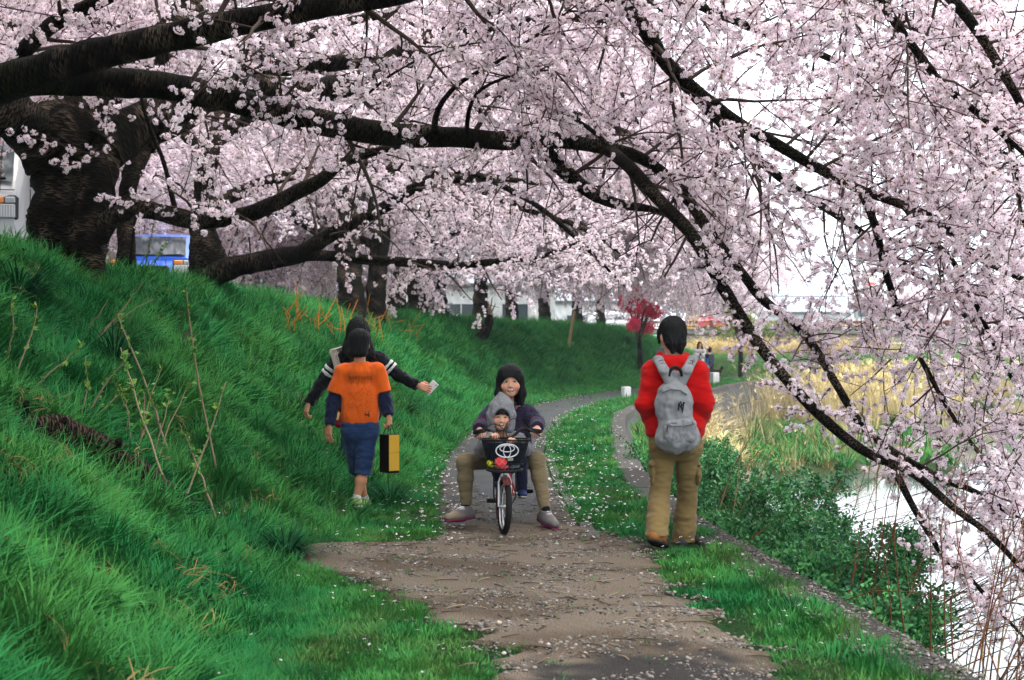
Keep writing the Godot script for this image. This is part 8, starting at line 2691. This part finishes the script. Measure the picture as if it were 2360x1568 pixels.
	put(o, "trousers", solid([cap(J.hil, J.hir, 0.11, 0.11, DK, 0.05), cap(J.hil, J.knl, 0.095, 0.07, DK, 0.03), cap(J.knl, J.anl, 0.07, 0.05, DK, 0.03), cap(J.hir, J.knr, 0.095, 0.07, DK, 0.03), cap(J.knr, J.anr, 0.07, 0.05, DK, 0.03)], 0.02), M.cloth)
	for q in ["l", "r"]: shoe(o, J["an" + q], J["toe" + q], 0.9, Color(0.03, 0.03, 0.03), Color(0.1, 0.1, 0.1), Color(0.03, 0.03, 0.03))
	var bg := thing("tote_bag", "turquoise tote bag in the vest-wearing woman's hand", "bag", at(1629, 858, D - 0.32))
	put(bg, "cloth", solid([cap(Vector3(-0.07, 0.08, 0), Vector3(0.07, 0.08, 0), 0.07, 0.07, Color(0.03, 0.25, 0.28), 0.05).flatten(Vector3.BACK, 0.6), cap(Vector3(-0.06, 0.22, 0), Vector3(0.06, 0.22, 0), 0.08, 0.08, Color(0.05, 0.33, 0.35), 0.05).flatten(Vector3.BACK, 0.5)], 0.014), M.cloth)
	var hm := MB.new()
	for s in [-1.0, 1.0]: hm.tube([Vector3(s * 0.08, 0.28, 0), Vector3(s * 0.05, 0.38, 0), Vector3(s * 0.01, 0.43, 0)], [0.012, 0.012, 0.012], 6, Color(0.05, 0.3, 0.33))
	put(bg, "handle", hm.commit(), M.cloth)
	dog(at(1652, 873, D - 1.0))

func dog(c: Vector3) -> void:
	var y := H(c.x, -c.z)
	var o := thing("dog", "small black and tan dog standing beside the vest-wearing woman", "dog", Vector3(c.x, y, c.z), 0.15)
	var K := Color(0.012, 0.011, 0.011)
	var T := Color(0.24, 0.11, 0.035)
	var P := [cap(Vector3(-0.19, 0.30, 0), Vector3(0.10, 0.295, 0), 0.085, 0.10, K, 0.05), cap(Vector3(0.12, 0.30, 0), Vector3(0.21, 0.42, 0), 0.075, 0.05, K, 0.04),
		ell(Vector3(0.25, 0.455, 0), Vector3(0.065, 0.055, 0.052), K, 0.02), cap(Vector3(0.29, 0.445, 0), Vector3(0.36, 0.43, 0), 0.030, 0.021, T, 0.015),
		cap(Vector3(-0.26, 0.33, 0), Vector3(-0.33, 0.42, 0.02), 0.022, 0.018, K, 0.02), cap(Vector3(-0.33, 0.42, 0.02), Vector3(-0.28, 0.48, 0.02), 0.02, 0.012, K, 0.02),
		ell(Vector3(0.372, 0.437, 0), Vector3(0.012, 0.012, 0.014), Color(0.01, 0.01, 0.01), 0.003)]
	for s in [-1.0, 1.0]:
		P.append(cap(Vector3(0.23, 0.49, s * 0.035), Vector3(0.22, 0.555, s * 0.05), 0.026, 0.008, K, 0.01))
		P.append(cap(Vector3(0.12, 0.27, s * 0.055), Vector3(0.125, 0.13, s * 0.055), 0.038, 0.022, K, 0.02))
		P.append(cap(Vector3(0.125, 0.13, s * 0.055), Vector3(0.13, 0.02, s * 0.055), 0.021, 0.018, T, 0.01))
		P.append(cap(Vector3(0.13, 0.018, s * 0.055), Vector3(0.16, 0.016, s * 0.055), 0.02, 0.017, T, 0.01))
		P.append(cap(Vector3(-0.19, 0.29, s * 0.055), Vector3(-0.155, 0.19, s * 0.06), 0.062, 0.036, K, 0.02))
		P.append(cap(Vector3(-0.155, 0.19, s * 0.06), Vector3(-0.225, 0.115, s * 0.06), 0.032, 0.021, K, 0.015))
		P.append(cap(Vector3(-0.225, 0.115, s * 0.06), Vector3(-0.21, 0.02, s * 0.06), 0.02, 0.018, T, 0.01))
		P.append(cap(Vector3(-0.21, 0.018, s * 0.06), Vector3(-0.175, 0.016, s * 0.06), 0.02, 0.017, T, 0.01))
	put(o, "body", solid(P, 0.008, 0.003, Vector3(40, 40, 40)), M.cloth)
	var l := MB.new()
	var e := at(1631, 838, 61.7) - o.position
	l.tube([Vector3(0.17, 0.40, 0.05), Vector3(-0.05, 0.45, 0.0).lerp(e, 0.3), Vector3(0, 0.6, 0).lerp(e, 0.7), e], [0.006, 0.006, 0.006, 0.006], 5, Color(0.25, 0.02, 0.02))
	put(o, "lead", l.commit(), M.plain)
